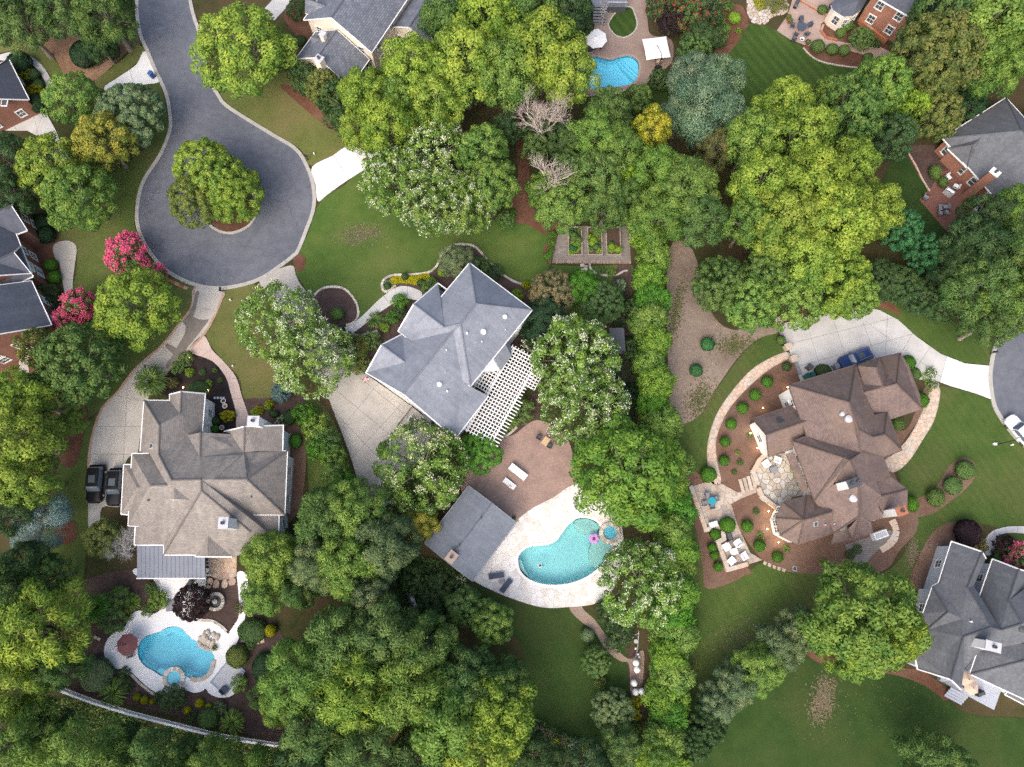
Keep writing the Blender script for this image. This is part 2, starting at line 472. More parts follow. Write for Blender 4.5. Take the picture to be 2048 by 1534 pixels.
class MB:
    def __init__(s):
        s.v, s.f, s.m = [], [], []
    def add(s, vv, ff, mi=0):
        b = len(s.v)
        s.v += [tuple(x) for x in vv]
        s.f += [tuple(b + i for i in f) for f in ff]
        s.m += [mi] * len(ff)
        return s
    def box(s, x, y, z, sx, sy, sz, rz=0.0, mi=0, taper=1.0, rx=0.0):
        vv = []
        for k, q in ((-1, 1.0), (1, taper)):
            for i, j in ((-1, -1), (1, -1), (1, 1), (-1, 1)):
                vv.append(Vector((i * sx / 2 * q, j * sy / 2 * q, k * sz / 2)))
        m = Matrix.Rotation(rz, 3, 'Z') @ Matrix.Rotation(rx, 3, 'X')
        vv = [m @ q + Vector((x, y, z)) for q in vv]
        return s.add(vv, [(3, 2, 1, 0), (4, 5, 6, 7), (0, 1, 5, 4), (1, 2, 6, 5), (2, 3, 7, 6), (3, 0, 4, 7)], mi)
    def bar(s, p, q, w, h, mi=0):
        p, q = Vector(p), Vector(q)
        d = (q - p)
        t = d.normalized()
        up = Vector((0, 0, 1)) if abs(t.z) < 0.95 else Vector((1, 0, 0))
        a = t.cross(up).normalized() * w / 2
        b = a.cross(t).normalized() * h / 2
        vv = [p - a - b, p + a - b, p + a + b, p - a + b, q - a - b, q + a - b, q + a + b, q - a + b]
        return s.add(vv, [(0, 1, 2, 3), (7, 6, 5, 4), (0, 4, 5, 1), (1, 5, 6, 2), (2, 6, 7, 3), (3, 7, 4, 0)], mi)
    def tube(s, path, radii, n=7, mi=0, cap=True):
        path = [Vector(p) for p in path]
        rings = []
        for i, p in enumerate(path):
            t = (path[min(i + 1, len(path) - 1)] - path[max(i - 1, 0)]).normalized()
            up = Vector((0, 0, 1)) if abs(t.z) < 0.9 else Vector((1, 0, 0))
            a = t.cross(up).normalized()
            b = t.cross(a)
            rings.append([p + (a * math.cos(2 * math.pi * k / n) + b * math.sin(2 * math.pi * k / n)) * radii[i] for k in range(n)])
        vv = [q for r in rings for q in r]
        ff = []
        for i in range(len(path) - 1):
            for k in range(n):
                ff.append((i * n + k, i * n + (k + 1) % n, (i + 1) * n + (k + 1) % n, (i + 1) * n + k))
        if cap:
            ff.append(tuple(range(n - 1, -1, -1)))
            ff.append(tuple((len(path) - 1) * n + k for k in range(n)))
        return s.add(vv, ff, mi)
    def lathe(s, prof, n=16, x=0, y=0, mi=0, sx=1.0, sy=1.0):
        vv, ff = [], []
        for r, z in prof:
            for k in range(n):
                a = 2 * math.pi * k / n
                vv.append((x + r * sx * math.cos(a), y + r * sy * math.sin(a), z))
        for i in range(len(prof) - 1):
            for k in range(n):
                ff.append((i * n + k, i * n + (k + 1) % n, (i + 1) * n + (k + 1) % n, (i + 1) * n + k))
        ff.append(tuple(range(n - 1, -1, -1)))
        ff.append(tuple((len(prof) - 1) * n + k for k in range(n)))
        return s.add(vv, ff, mi)
    def prism(s, poly, z0, z1, mi=0):
        a = sum(poly[i][0] * poly[(i + 1) % len(poly)][1] - poly[(i + 1) % len(poly)][0] * poly[i][1] for i in range(len(poly)))
        poly = list(poly) if a > 0 else list(poly)[::-1]
        n = len(poly)
        vv = [(p[0], p[1], z0) for p in poly] + [(p[0], p[1], z1) for p in poly]
        ff = [tuple(range(n - 1, -1, -1)), tuple(range(n, 2 * n))]
        ff += [(i, (i + 1) % n, n + (i + 1) % n, n + i) for i in range(n)]
        return s.add(vv, ff, mi)
    def build(s, name, mats, parent=None, world=False, uv=False, smooth=False):
        """world=True: the shape is in world space and the parent (if any) is an unrotated Empty."""
        off = Vector((0, 0, 0))
        if world and parent is not None:
            off = root_loc(parent)
        me = bpy.data.meshes.new(name)
        vv = [(a - off.x, b - off.y, c - off.z) for a, b, c in s.v] if world else s.v
        me.from_pydata(vv, [], s.f)
        if not isinstance(mats, (list, tuple)):
            mats = [mats]
        for m in mats:
            me.materials.append(MATS[m] if isinstance(m, str) else m)
        if len(mats) > 1:
            me.polygons.foreach_set("material_index", s.m)
        if smooth:
            me.polygons.foreach_set("use_smooth", [True] * len(me.polygons))
        me.update()
        if smooth:
            me.set_sharp_from_angle(angle=R(38))
        if uv:
            auto_uv(me, off)
        o = bpy.data.objects.new(name, me)
        COL.objects.link(o)
        if parent is not None:
            o.parent = parent
        return o

def root_loc(o):
    l = Vector((0, 0, 0))
    while o is not None:
        l += o.location
        o = o.parent
    return l

def tag(o, label, cat, group=None):
    o["label"] = label
    o["category"] = cat
    if group:
        o["group"] = group
    return o

def thing(name, label, cat, loc=(0, 0, 0), rz=0.0, group=None):
    o = bpy.data.objects.new(name, None)
    o.empty_display_size = 0.3
    COL.objects.link(o)
    o.location = loc
    o.rotation_euler = (0, 0, rz)
    return tag(o, label, cat, group)

def struct(o, kind="structure"):
    o["kind"] = kind
    return o

def copy_tree(o, parent=None):
    c = o.copy()
    COL.objects.link(c)
    c.parent = parent
    for ch in o.children:
        copy_tree(ch, c)
    return c

def sheet(name, outer, z, mat, holes=(), step=None):
    """flat sheet with holes, triangulated."""
    co, ed, = [], []
    def ring(p):
        b = len(co)
        co.extend(Vector((q[0], q[1])) for q in p)
        ed.extend((b + i, b + (i + 1) % len(p)) for i in range(len(p)))
    ring(outer)
    for h in holes:
        ring(h)
    r = delaunay_2d_cdt(co, ed, [], 0, 1e-5)
    v2, f2 = r[0], r[2]
    faces = []
    for f in f2:
        cx = sum(v2[i].x for i in f) / len(f)
        cy = sum(v2[i].y for i in f) / len(f)
        if in_poly(cx, cy, outer) and not any(in_poly(cx, cy, h) for h in holes):
            a = sum(v2[f[i]].x * v2[f[(i + 1) % len(f)]].y - v2[f[(i + 1) % len(f)]].x * v2[f[i]].y for i in range(len(f)))
            faces.append(tuple(f) if a > 0 else tuple(f)[::-1])
    m = MB()
    m.v = [(q.x, q.y, z) for q in v2]
    m.f = faces
    m.m = [0] * len(faces)
    return m.build(name, mat)

def slab_from_sheet(o, thick):
    """give a flat sheet real thickness downwards."""
    bm = bmesh.new()
    bm.from_mesh(o.data)
    g = bmesh.ops.extrude_face_region(bm, geom=list(bm.faces))
    vv = [e for e in g["geom"] if isinstance(e, bmesh.types.BMVert)]
    bmesh.ops.translate(bm, verts=[v for v in bm.verts if v not in set(vv)], vec=(0, 0, 0))
    for v in vv:
        v.co.z -= thick
    bmesh.ops.recalc_face_normals(bm, faces=bm.faces)
    bm.to_mesh(o.data)
    bm.free()
    return o

def offset_poly(poly, d):
    """grow (d>0) or shrink (d<0) a polygon."""
    n = len(poly)
    a = sum(poly[i][0] * poly[(i + 1) % n][1] - poly[(i + 1) % n][0] * poly[i][1] for i in range(n))
    sgn = 1 if a > 0 else -1
    out = []
    for i in range(n):
        p0, p1, p2 = Vector(poly[i - 1]), Vector(poly[i]), Vector(poly[(i + 1) % n])
        e1, e2 = (p1 - p0), (p2 - p1)
        if e1.length < 1e-6 or e2.length < 1e-6:
            out.append(p1); continue
        e1.normalize(); e2.normalize()
        n1, n2 = Vector((e1.y, -e1.x)) * sgn, Vector((e2.y, -e2.x)) * sgn
        b = n1 + n2
        k = max(0.5, 1 + n1.dot(n2))
        out.append(p1 + b * (d / k))
    return out

def strip(path, w, side=0.0):
    """left/right border lists along a 2D path of width w."""
    L, Rr = [], []
    for i, p in enumerate(path):
        t = (Vector(path[min(i + 1, len(path) - 1)]) - Vector(path[max(i - 1, 0)])).normalized()
        n = Vector((-t.y, t.x))
        c = Vector(p) + n * side
        L.append(c + n * w / 2)
        Rr.append(c - n * w / 2)
    return L, Rr

def resample(path, step):
    out = [Vector(path[0])]
    acc = 0.0
    for i in range(1, len(path)):
        a, b = Vector(path[i - 1]), Vector(path[i])
        d = (b - a).length
        while acc + d >= step:
            t = (step - acc) / d
            a = a + (b - a) * t
            out.append(a.copy())
            d = (b - a).length
            acc = 0.0
        acc += d
    return out

def clip_half(poly, p, n):
    out = []
    for i in range(len(poly)):
        a, b = poly[i], poly[(i + 1) % len(poly)]
        da, db = (a - p).dot(n), (b - p).dot(n)
        if da <= 0:
            out.append(a)
        if da * db < 0:
            out.append(a + (b - a) * (da / (da - db)))
    return out

def voronoi_cells(poly, cell, jitter=0.42, rz=0.0):
    xs = [p[0] for p in poly]; ys = [p[1] for p in poly]
    c, s_ = math.cos(rz), math.sin(rz)
    cx, cy = sum(xs) / len(xs), sum(ys) / len(ys)
    ext = max(max(xs) - min(xs), max(ys) - min(ys))
    seeds = []
    nn = int(ext / cell) + 3
    for i in range(-nn, nn):
        for j in range(-nn, nn):
            x = (i + 0.5 * (j % 2) + rnd.uniform(-jitter, jitter)) * cell
            y = (j + rnd.uniform(-jitter, jitter)) * cell
            q = Vector((cx + x * c - y * s_, cy + x * s_ + y * c))
            if min(xs) - cell < q.x < max(xs) + cell and min(ys) - cell < q.y < max(ys) + cell:
                seeds.append(q)
    arr = np.array([(q.x, q.y) for q in seeds])
    out = []
    for k, q in enumerate(seeds):
        if not in_poly(q.x, q.y, poly):
            continue
        pg = [q + Vector((dx, dy)) * cell * 2 for dx, dy in ((-1, -1), (1, -1), (1, 1), (-1, 1))]
        d = np.hypot(arr[:, 0] - q.x, arr[:, 1] - q.y)
        for idx in np.argsort(d)[1:16]:
            o = seeds[idx]
            pg = clip_half(pg, (q + o) / 2, (o - q).normalized())
            if len(pg) < 3:
                break
        if len(pg) < 3:
            continue
        out.append((q, pg))
    return out

def pull_inside(pg, q, poly):
    res = []
    for p in pg:
        p = Vector(p)
        if not in_poly(p.x, p.y, poly):
            lo, hi = 0.0, 1.0
            for _ in range(8):
                mid = (lo + hi) / 2
                t = q + (p - q) * mid
                if in_poly(t.x, t.y, poly):
                    lo = mid
                else:
                    hi = mid
            p = q + (p - q) * lo
        res.append(p)
    return res

def flagstones(parent, poly, cell, gap, z0, z1, mats, name="stone", avoid=(), rz=0.0, jitter=0.42):
    n = 0
    for q, pg in voronoi_cells(poly, cell, jitter, rz):
        if any(in_poly(q.x, q.y, a) for a in avoid):
            continue
        pg = pull_inside(pg, q, poly)
        for av in avoid:
            nxt = []
            for i in range(len(pg)):          # finer rim where a stone meets the hole
                nxt += [pg[i], (pg[i] + pg[(i + 1) % len(pg)]) / 2]
            pg = []
            for p in nxt:
                if in_poly(p.x, p.y, av):
                    lo, hi = 0.0, 1.0
                    for _ in range(9):
                        mid = (lo + hi) / 2
                        tt = q + (p - q) * mid
                        if in_poly(tt.x, tt.y, av): hi = mid
                        else: lo = mid
                    p = q + (p - q) * lo
                pg.append(p)
        pg = offset_poly(pg, -gap)
        a = abs(sum(pg[i][0] * pg[(i + 1) % len(pg)][1] - pg[(i + 1) % len(pg)][0] * pg[i][1] for i in range(len(pg)))) / 2
        if a < cell * cell * 0.12:
            continue
        n += 1
        m = MB().prism(pg, z0, z1 + rnd.uniform(-0.006, 0.006))
        if n <= 300:
            m.build(name, rnd.choice(mats), parent, world=True)
        else:
            if n == 301:
                rest = MB()
            rest.v, rest.f, rest.m = rest.add(m.v, m.f).v, rest.f, rest.m
    if n > 300:
        struct(rest.build(name + "s", mats[0], parent, world=True), "stuff")
    return n

def slabs(parent, poly, cuts, gap, z0, z1, mat, name="slab", matf=None):
    """split a polygon by straight cuts given in photo pixels; every piece is a slab of its own."""
    bm = bmesh.new()
    vv = [bm.verts.new((p[0], p[1], 0)) for p in poly]
    bm.faces.new(vv)
    for a, b in cuts:
        p, q = P(*a), P(*b)
        d = q - p
        bmesh.ops.bisect_plane(bm, geom=list(bm.verts) + list(bm.edges) + list(bm.faces), plane_co=p, plane_no=(-d.y, d.x, 0), dist=1e-4)
    for f in bm.faces:
        pg = offset_poly([(v.co.x, v.co.y) for v in f.verts], -gap)
        if f.calc_area() < 0.15:
            continue
        c = f.calc_center_median()
        MB().prism(pg, z0, z1).build(name, matf(c) if matf else mat, parent, world=True)
    bm.free()
# ================================================================== GROUND, ROADS, DRIVEWAYS, POOLS
POOL1 = gpoly("1036,1123 1038,1110 1051,1097 1068,1092 1090,1090 1110,1083 1122,1068 1135,1051 1152,1038 1172,1036 1192,1043 1202,1056 1207,1071 1219,1085 1223,1098 1212,1118 1192,1140 1167,1157 1137,1167 1108,1170 1080,1167 1056,1157 1041,1142", n=4)
POOL2 = gpoly("276,1302 280,1286 292,1273 310,1266 321,1263 335,1255 351,1253 364,1257 374,1267 386,1278 403,1288 419,1296 427,1308 430,1323 425,1341 413,1355 396,1361 382,1357 370,1351 349,1347 325,1352 310,1343 292,1333 280,1319", n=4)
POOL3 = gpoly("1160,128 1169,119 1177,115 1190,114 1202,116 1216,120 1228,119 1239,115 1253,112 1266,115 1275,122 1278,132 1276,151 1269,163 1259,170 1230,176 1202,180 1180,178 1162,165 1156,147", n=4)
SPA1_C, SPA1_R = P(1219, 1066).to_2d(), 1.25
SPA2_C, SPA2_R = P(350, 1356).to_2d(), 0.86
def circle(c, r, n=28):
    return [Vector((c.x + r * math.cos(2 * math.pi * k / n), c.y + r * math.sin(2 * math.pi * k / n))) for k in range(n)]
SPA2_IN = circle(SPA2_C, SPA2_R)
HOLES = [POOL1, POOL2, POOL3]
struct(sheet("ground", [(-420, -300), (420, -300), (420, 520), (-420, 520)], 0.0, "forest_floor", HOLES))

def gsheet(name, s, z, mat, sm=True, holes=()):
    return struct(sheet(name, gpoly(s, sm), z, mat, holes))

LAWNS = [
 ("lawn_center", "640,405 690,370 735,335 800,400 900,450 960,440 1020,440 1080,448 1098,470 1086,500 1092,522 1108,530 1200,532 1262,530 1262,556 1240,600 1190,660 1060,620 1010,560 960,505 920,492 885,505 870,540 830,550 770,558 765,580 790,600 720,650 716,620 690,582 660,573 630,595 600,560 588,530 615,470"),
 ("lawn_dry", "440,188 470,150 560,110 620,160 700,240 735,290 700,300 625,332 600,298 547,267 496,236 455,209"),
 ("lawn_olive", "340,258 320,310 286,362 270,410 270,455 290,502 330,548 388,576 383,615 362,645 325,690 273,738 236,785 205,818 150,840 110,790 120,640 150,560 150,490 110,470 150,400 250,330"),
 ("lawn_dry", "-30,65 45,60 75,75 110,120 130,150 125,190 112,190 100,150 70,120 40,100 -30,108"),
 ("lawn_dry", "205,178 240,152 291,103 275,40 255,70 262,100 225,135 190,160"),
 ("lawn_olive", "318,166 335,235 336,262 300,300 250,200 285,173"),
 ("lawn_dry", "449,583 512,570 560,640 580,760 545,795 492,800 478,755 444,719 412,668 437,616"),
 ("lawn_olive", "200,822 184,869 177,930 176,1060 165,1170 150,1260 80,1150 100,1000 130,900 150,880"),
 ("lawn_olive", "600,800 640,805 680,870 720,1000 690,1020 640,1000 622,1010 612,900 600,850"),
 ("lawn_dark", "945,1165 1010,1195 1100,1217 1160,1214 1200,1240 1250,1300 1264,1380 1270,1480 1240,1560 1000,1560 1040,1400 1045,1300 990,1230"),
 ("lawn_right", "1552,664 1560,690 1567,705 1512,732 1471,773 1433,828 1415,886 1413,930 1385,945 1352,930 1345,842 1396,832 1432,780 1482,712 1520,678"),
 ("lawn_right", "1362,940 1376,980 1400,1060 1415,1130 1450,1168 1495,1145 1530,1125 1600,1143 1720,1152 1790,1130 1850,1040 1915,1040 1870,1060 1832,1120 1815,1180 1800,1200 1700,1250 1580,1300 1440,1430 1380,1460 1370,1300 1350,1200"),
 ("lawn_right", "1845,792 1880,772 1987,803 2015,850 2070,920 2070,1090 1995,1055 1930,1045 1870,1060 1815,1060 1800,960 1795,930 1835,880"),
 ("lawn_dark", "1420,1430 1600,1320 1720,1335 1830,1348 1930,1425 2090,1450 2090,1580 1380,1580"),
 ("lawn_striped", "1500,48 1530,50 1575,75 1606,96 1640,125 1730,140 1800,185 1700,260 1500,260 1430,125 1468,95 1487,62"),
 ("lawn_dark", "1800,300 1835,350 1870,400 1893,470 1890,520 1780,490 1760,380"),
 ("lawn_dark", "1260,195 1300,172 1340,145 1420,190 1320,270 1240,240"),
 ("lawn_right", "1720,585 1790,600 1900,640 1990,690 1988,733 1929,727 1881,708 1833,674 1796,640 1758,620 1720,612"),
 ("lawn_dark", "1140,0 1190,20 1190,60 1150,100 1120,80"),
]
for i, (m, s) in enumerate(LAWNS):
    gsheet("lawn", s, 0.010 + 0.0006 * i, m)

BEDS = [
 ("gravel_tan", "1338,500 1385,500 1420,620 1470,660 1552,636 1556,664 1520,676 1480,710 1430,780 1395,834 1346,838 1335,700"),
 ("mulch_brown", "1582,713 1539,738 1491,780 1454,825 1433,876 1432,920 1446,968 1500,992 1570,940 1640,850 1610,750"),
 ("mulch_brown", "1462,1000 1510,985 1560,980 1640,1020 1720,1090 1700,1120 1722,1152 1640,1148 1570,1142 1526,1120 1480,1060"),
 ("mulch_brown", "1366,955 1400,950 1430,1060 1500,1140 1490,1150 1455,1168 1412,1176 1405,1130 1392,1060 1378,1000"),
 ("mulch_brown", "1826,1003 1868,980 1900,930 1930,915 1950,930 1945,962 1905,1000 1862,1028 1826,1032"),
 ("mulch_brown", "1915,1042 1866,1064 1832,1125 1815,1182 1830,1230 1880,1200 1920,1110 1945,1062"),
 ("mulch_brown", "1770,840 1812,860 1852,770 1872,775 1850,820 1815,870 1792,900 1765,920"),
 ("mulch_brown", "1765,925 1790,950 1806,1000 1830,1010 1834,1060 1800,1100 1770,1140 1700,1150 1690,1080 1740,1000"),
 ("mulch_red", "1714,590 1760,590 1790,612 1800,630 1760,615 1715,610 1660,622 1600,632 1545,645 1545,622 1640,612"),
 ("mulch_black", "379,702 425,722 452,754 462,786 473,826 476,856 440,870 405,868 398,800 345,795 318,780 335,745"),
 ("mulch_plum", "490,800 545,795 575,770 612,790 606,850 600,880 590,850 560,850 500,838"),
 ("mulch_brown", "560,850 596,850 612,900 606,990 592,1030 570,1040 580,930"),
 ("mulch_plum", "150,1180 200,1150 270,1140 330,1160 480,1150 520,1230 560,1260 610,1400 600,1486 470,1462 300,1420 130,1372 150,1280"),
 ("mulch_plum", "625,597 640,580 662,574 690,580 714,610 716,636 690,652 662,648 640,620"),
 ("mulch_plum", "714,661 760,628 790,608 826,602 870,610 800,690 745,745 690,720 690,660"),
 ("mulch_plum", "768,578 775,560 830,550 872,542 884,510 905,495 950,495 975,520 1010,550 1050,572 1070,640 1060,700 900,640 860,600 826,575 792,571"),
 ("mulch_red", "1028,250 1046,250 1058,330 1070,425 1092,450 1090,470 1060,452 1022,442 1015,425 1036,350"),
 ("mulch_red", "1092,450 1120,450 1105,525 1095,522 1086,500 1098,475"),
 ("pine_straw", "70,55 120,40 200,60 255,80 258,98 225,132 190,160 150,165 128,148 110,115 80,80"),
 ("mulch_red", "30,420 110,470 125,500 120,560 100,640 130,720 0,760 0,430"),
 ("mulch_plum", "1812,300 1860,290 1905,310 1935,370 1890,410 1862,385 1835,345"),
 ("mulch_red", "1606,96 1640,85 1700,80 1775,90 1790,150 1730,140 1650,125"),
 ("mulch_red", "1640,60 1650,40 1700,40 1720,80 1690,85 1655,82"),
 ("mulch_red", "1440,30 1480,10 1497,48 1487,62 1468,95 1432,118"),
 ("mulch_red", "1600,1285 1640,1305 1720,1328 1800,1335 1850,1345 1900,1385 1890,1400 1850,1372 1790,1350 1700,1338 1630,1322"),
 ("mulch_red", "120,900 150,820 175,820 165,880 150,930 125,930"),
 ("mulch_red", "120,1040 150,1045 152,1075 130,1090 110,1070"),
 ("mulch_red", "590,510 605,510 612,525 600,545 588,530"),
 ("mulch_red", "620,100 570,40 585,10 610,20 630,60 640,110"),
 ("mulch_plum", "1225,560 1262,540 1262,860 1240,830 1235,700"),
 ("mulch_red", "560,170 600,180 640,215 690,270 650,250 600,210"),
 ("mulch_plum", "1040,870 1010,868 985,860 1000,840 1050,800 1075,790 1075,860"),
 ("mulch_plum", "1256,1310 1285,1310 1290,1420 1265,1430"),
 ("bare_soil", "1060,1455 1100,1460 1180,1500 1200,1560 1080,1560"),
 ("mulch_plum", "1440,1350 1400,1490 1360,1580 1340,1500 1400,1420"),
]
for i, (m, s) in enumerate(BEDS):
    struct(sheet("mulch_bed" if "mulch" in m else ("gravel_bed" if "gravel" in m else "soil_patch"), gpoly(s), 0.026 + 0.0006 * i, m, [POOL2] if s.startswith("150,1180") else []))

# ---- roads with kerbs
ROAD1_L = "273,-60 271,0 271,27 278,70 290,99 308,142 328,185 336,222 337,260 318,308 284,362 272,410 273,455 294,502 331,544 386,572 444,580 513,565 564,534 598,507"
ROAD1_R = "598,507 615,465 631,417 631,376 619,335 595,297 547,267 496,236 455,209 441,191 420,150 402,65 393,38 384,0 380,-60"
road1 = smooth_px(pts(ROAD1_L), 6, False) + smooth_px(pts(ROAD1_R), 6, False)[1:]
ISL = [P(a, b).to_2d() for a, b in smooth_px(pts("410,415 420,385 450,368 485,372 508,392 514,420 502,448 475,464 450,466 425,455 412,435"), 5)]
road1_poly = [P(a, b).to_2d() for a, b in road1]
struct(sheet("road", road1_poly, 0.055, "asphalt", [ISL]))
road2_px = smooth_px(pts("2120,610 2048,628 2020,650 2004,671 1992,700 1985,735 1984,765 1991,808 2003,832 2015,849 2030,868 2048,886 2080,910 2140,940"), 6, False)
road2_poly = [P(a, b).to_2d() for a, b in road2_px] + [P(2240, 900).to_2d(), P(2240, 640).to_2d()]
struct(sheet("road", road2_poly, 0.055, "asphalt"))

def kerb(path, w, h, name="kerb", z0=0.0, seglen=3.0, parent=None):
    """a kerb cast in lengths: each length is a piece of its own."""
    root = bpy.data.objects.new(name, None)
    COL.objects.link(root)
    root.location = (path[0][0], path[0][1], 0)
    struct(root)
    p = resample(path, 0.5)
    per = int(seglen / 0.5)
    for i in range(0, len(p) - 1, per):
        q = p[i:i + per + 1]
        if len(q) < 2:
            break
        q = [Vector(a) for a in q]
        t0, t1 = (q[1] - q[0]).normalized(), (q[-1] - q[-2]).normalized()
        q[0] = q[0] + t0 * 0.012
        q[-1] = q[-1] - t1 * 0.012
        L, Rr = strip(q, w)
        MB().prism(L + Rr[::-1], z0, h).build("kerb_stone", "curb", root, world=True)
    return root
outer1 = [P(a, b).to_2d() for a, b in road1]
L_, R_ = strip(outer1, 0.0)
kerb([p for p in strip(outer1, 0.52, 0.0)[0]], 0.52, 0.125)
kerb([Vector(p) for p in strip([P(a, b).to_2d() for a, b in road2_px], 0.5)[1]], 0.55, 0.125)
kerb(ISL + [ISL[0]], 0.35, 0.17, seglen=2.0)
struct(sheet("island_bed", offset_poly(ISL, -0.1), 0.06, "mulch_red"))

# ---- concrete driveways in slabs
def drive(name, s, z, mat, cuts, smooth=True, matf=None, base="joint", n=4):
    pg = gpoly(s, smooth, n)
    root = struct(sheet(name, pg, z - 0.035, base))
    slabs(root, pg, cuts, 0.02, z - 0.033, z, mat, matf=matf)
    return root

drive("driveway", "291,103 318,152 316,166 284,171 260,186 239,197 208,178 239,154 273,130", 0.10, "concrete_new",
      [((255, 130), (275, 185)), ((225, 150), (250, 200))], True)
drive("driveway", "0,240 40,225 62,212 96,232 112,260 128,300 150,330 110,320 80,275 55,262 0,262", 0.10, "concrete",
      [((60, 200), (85, 300)), ((90, 220), (60, 300)), ((20, 220), (40, 280))], False)
drive("driveway", "624,335 665,312 700,292 745,310 775,330 740,335 690,365 655,390 636,403 631,370", 0.10, "concrete_new",
      [((668, 312), (700, 362)), ((700, 290), (735, 335))], True)
drive("driveway", "528,22 545,0 560,-30 600,-40 585,0 562,28 545,42", 0.10, "concrete", [((530, 0), (590, 15))], True)
D3 = "390,575 448,582 437,616 410,667 372,705 335,743 308,777 297,800 292,840 285,905 262,912 250,935 245,1010 205,1015 200,1062 179,1062 177,1010 178,927 186,869 205,818 236,784 273,736 325,691 362,644 383,616"
drive("driveway", D3, 0.10, "concrete_tan",
      [((255, 780), (240, 1060)), ((180, 853), (330, 853)), ((180, 908), (330, 910)), ((225, 790), (330, 810)), ((310, 680), (360, 730)), ((350, 640), (430, 680)), ((380, 610), (440, 625))], True,
      matf=lambda c: "concrete_tan")
# brick border of that driveway
def border(path_px, w, h, mat, name, lab, cat, seg=0.45, gap=0.01, side=0.0):
    path = [P(a, b).to_2d() for a, b in smooth_px(pts(path_px), 8, False)]
    p = resample(path, seg)
    root = thing(name, lab, cat, (p[0].x, p[0].y, 0.0))
    for i in range(len(p) - 1):
        q = [Vector(p[i]), Vector(p[i + 1])]
        t = (q[1] - q[0]).normalized()
        L, Rr = strip([q[0] + t * gap, q[1] - t * gap], w * rnd.uniform(0.9, 1.1), side + rnd.uniform(-0.02, 0.02))
        mm = rnd.choice(mat) if isinstance(mat, (list, tuple)) else mat
        MB().prism(L + Rr[::-1], 0.0, h * rnd.uniform(0.85, 1.1)).build("brick" if "brick" in name else "stone", mm, root, world=True)
    return root
border("390,575 383,616 362,644 325,691 273,736 236,784 205,818 186,869 178,927 177,1000", 0.32, 0.115, "brick_edge", "brick_border", "pinkish brick border on the outer curve of the tan house driveway", "edging", 0.7)
border("448,582 437,616 410,667 372,705 335,743 308,777", 0.32, 0.115, "brick_edge", "brick_border", "pinkish brick border on the inner side of the tan house driveway", "edging", 0.7)
border("286,500 300,520 330,548 386,576", 0.45, 0.13, ["brick_edge", "terracotta"], "brick_border", "reddish brick edging beside the cul-de-sac kerb at left", "edging", 0.7, side=-0.45)
# wet patch on that driveway
struct(sheet("wet_patch", gpoly("392,585 399,584 396,600 392,620 388,634 405,640 418,640 404,660 390,678 372,700 355,722 340,738 332,730 345,712 357,690 368,672 372,655 366,640 378,625 386,610"), 0.1045, plain("wet_concrete", (0.18, 0.16, 0.14), 0.55, 0.12, 1.5)))
struct(sheet("wet_patch", gpoly("332,687 345,692 358,702 352,712 340,703 333,696"), 0.1047, "wet_concrete"))
drive("walkway", "379,702 407,671 425,700 444,719 472,753 485,794 499,835 505,862 475,862 472,825 461,784 451,753 424,722", 0.10, "concrete_pink",
      [((400, 715), (430, 695)), ((440, 760), (490, 755)), ((450, 800), (500, 795)), ((424, 745), (460, 720))], True)
D4 = "519,563 581,531 592,550 601,568 625,599 656,650 690,715 745,757 806,800 850,835 880,870 850,910 800,950 775,1010 735,1002 718,968 700,910 680,856 663,812 645,765 600,690 560,620"
drive("driveway", D4, 0.10, "concrete_tan",
      [((690, 730), (870, 880)), ((660, 770), (840, 920)), ((660, 815), (800, 960)), ((680, 860), (780, 740)), ((700, 920), (820, 790)), ((720, 960), (870, 830)), ((580, 600), (640, 590)), ((600, 660), (660, 630)), ((640, 730), (690, 680))], True)
# brick runner at the foot of that parking area
border("718,968 735,1002 752,1020", 0.9, 0.13, "brick_edge", "brick_border", "brick runner at the foot of the main house parking court", "edging", 0.5, side=0.6)
drive("walkway", "690,655 707,647 735,622 762,596 793,575 817,573 844,585 838,600 823,599 805,597 789,606 759,626 714,661 700,668", 0.10, "concrete",
      [((700, 640), (722, 668)), ((722, 625), (745, 650)), ((742, 606), (765, 632)), ((764, 588), (785, 615)), ((790, 570), (796, 605)), ((815, 570), (815, 605))], True)
D5 = "1556,650 1615,633 1656,626 1714,614 1758,620 1796,640 1833,674 1881,708 1929,727 1981,732 1980,765 1987,801 1950,787 1902,773 1861,758 1835,760 1826,740 1790,760 1700,790 1600,762 1587,722 1570,684"
drive("driveway", D5, 0.10, "concrete",
      [((1570, 690), (1790, 635)), ((1590, 735), (1800, 675)), ((1608, 630), (1650, 770)), ((1660, 620), (1705, 760)), ((1712, 610), (1760, 740)), ((1775, 625), (1770, 700)), ((1770, 672), (1835, 720)), ((1825, 665), (1795, 720)), ((1862, 690), (1830, 740)), ((1895, 705), (1878, 768))], False,
      matf=lambda c: "concrete_new" if c.x > P(1888, 740).x else "concrete", n=4)
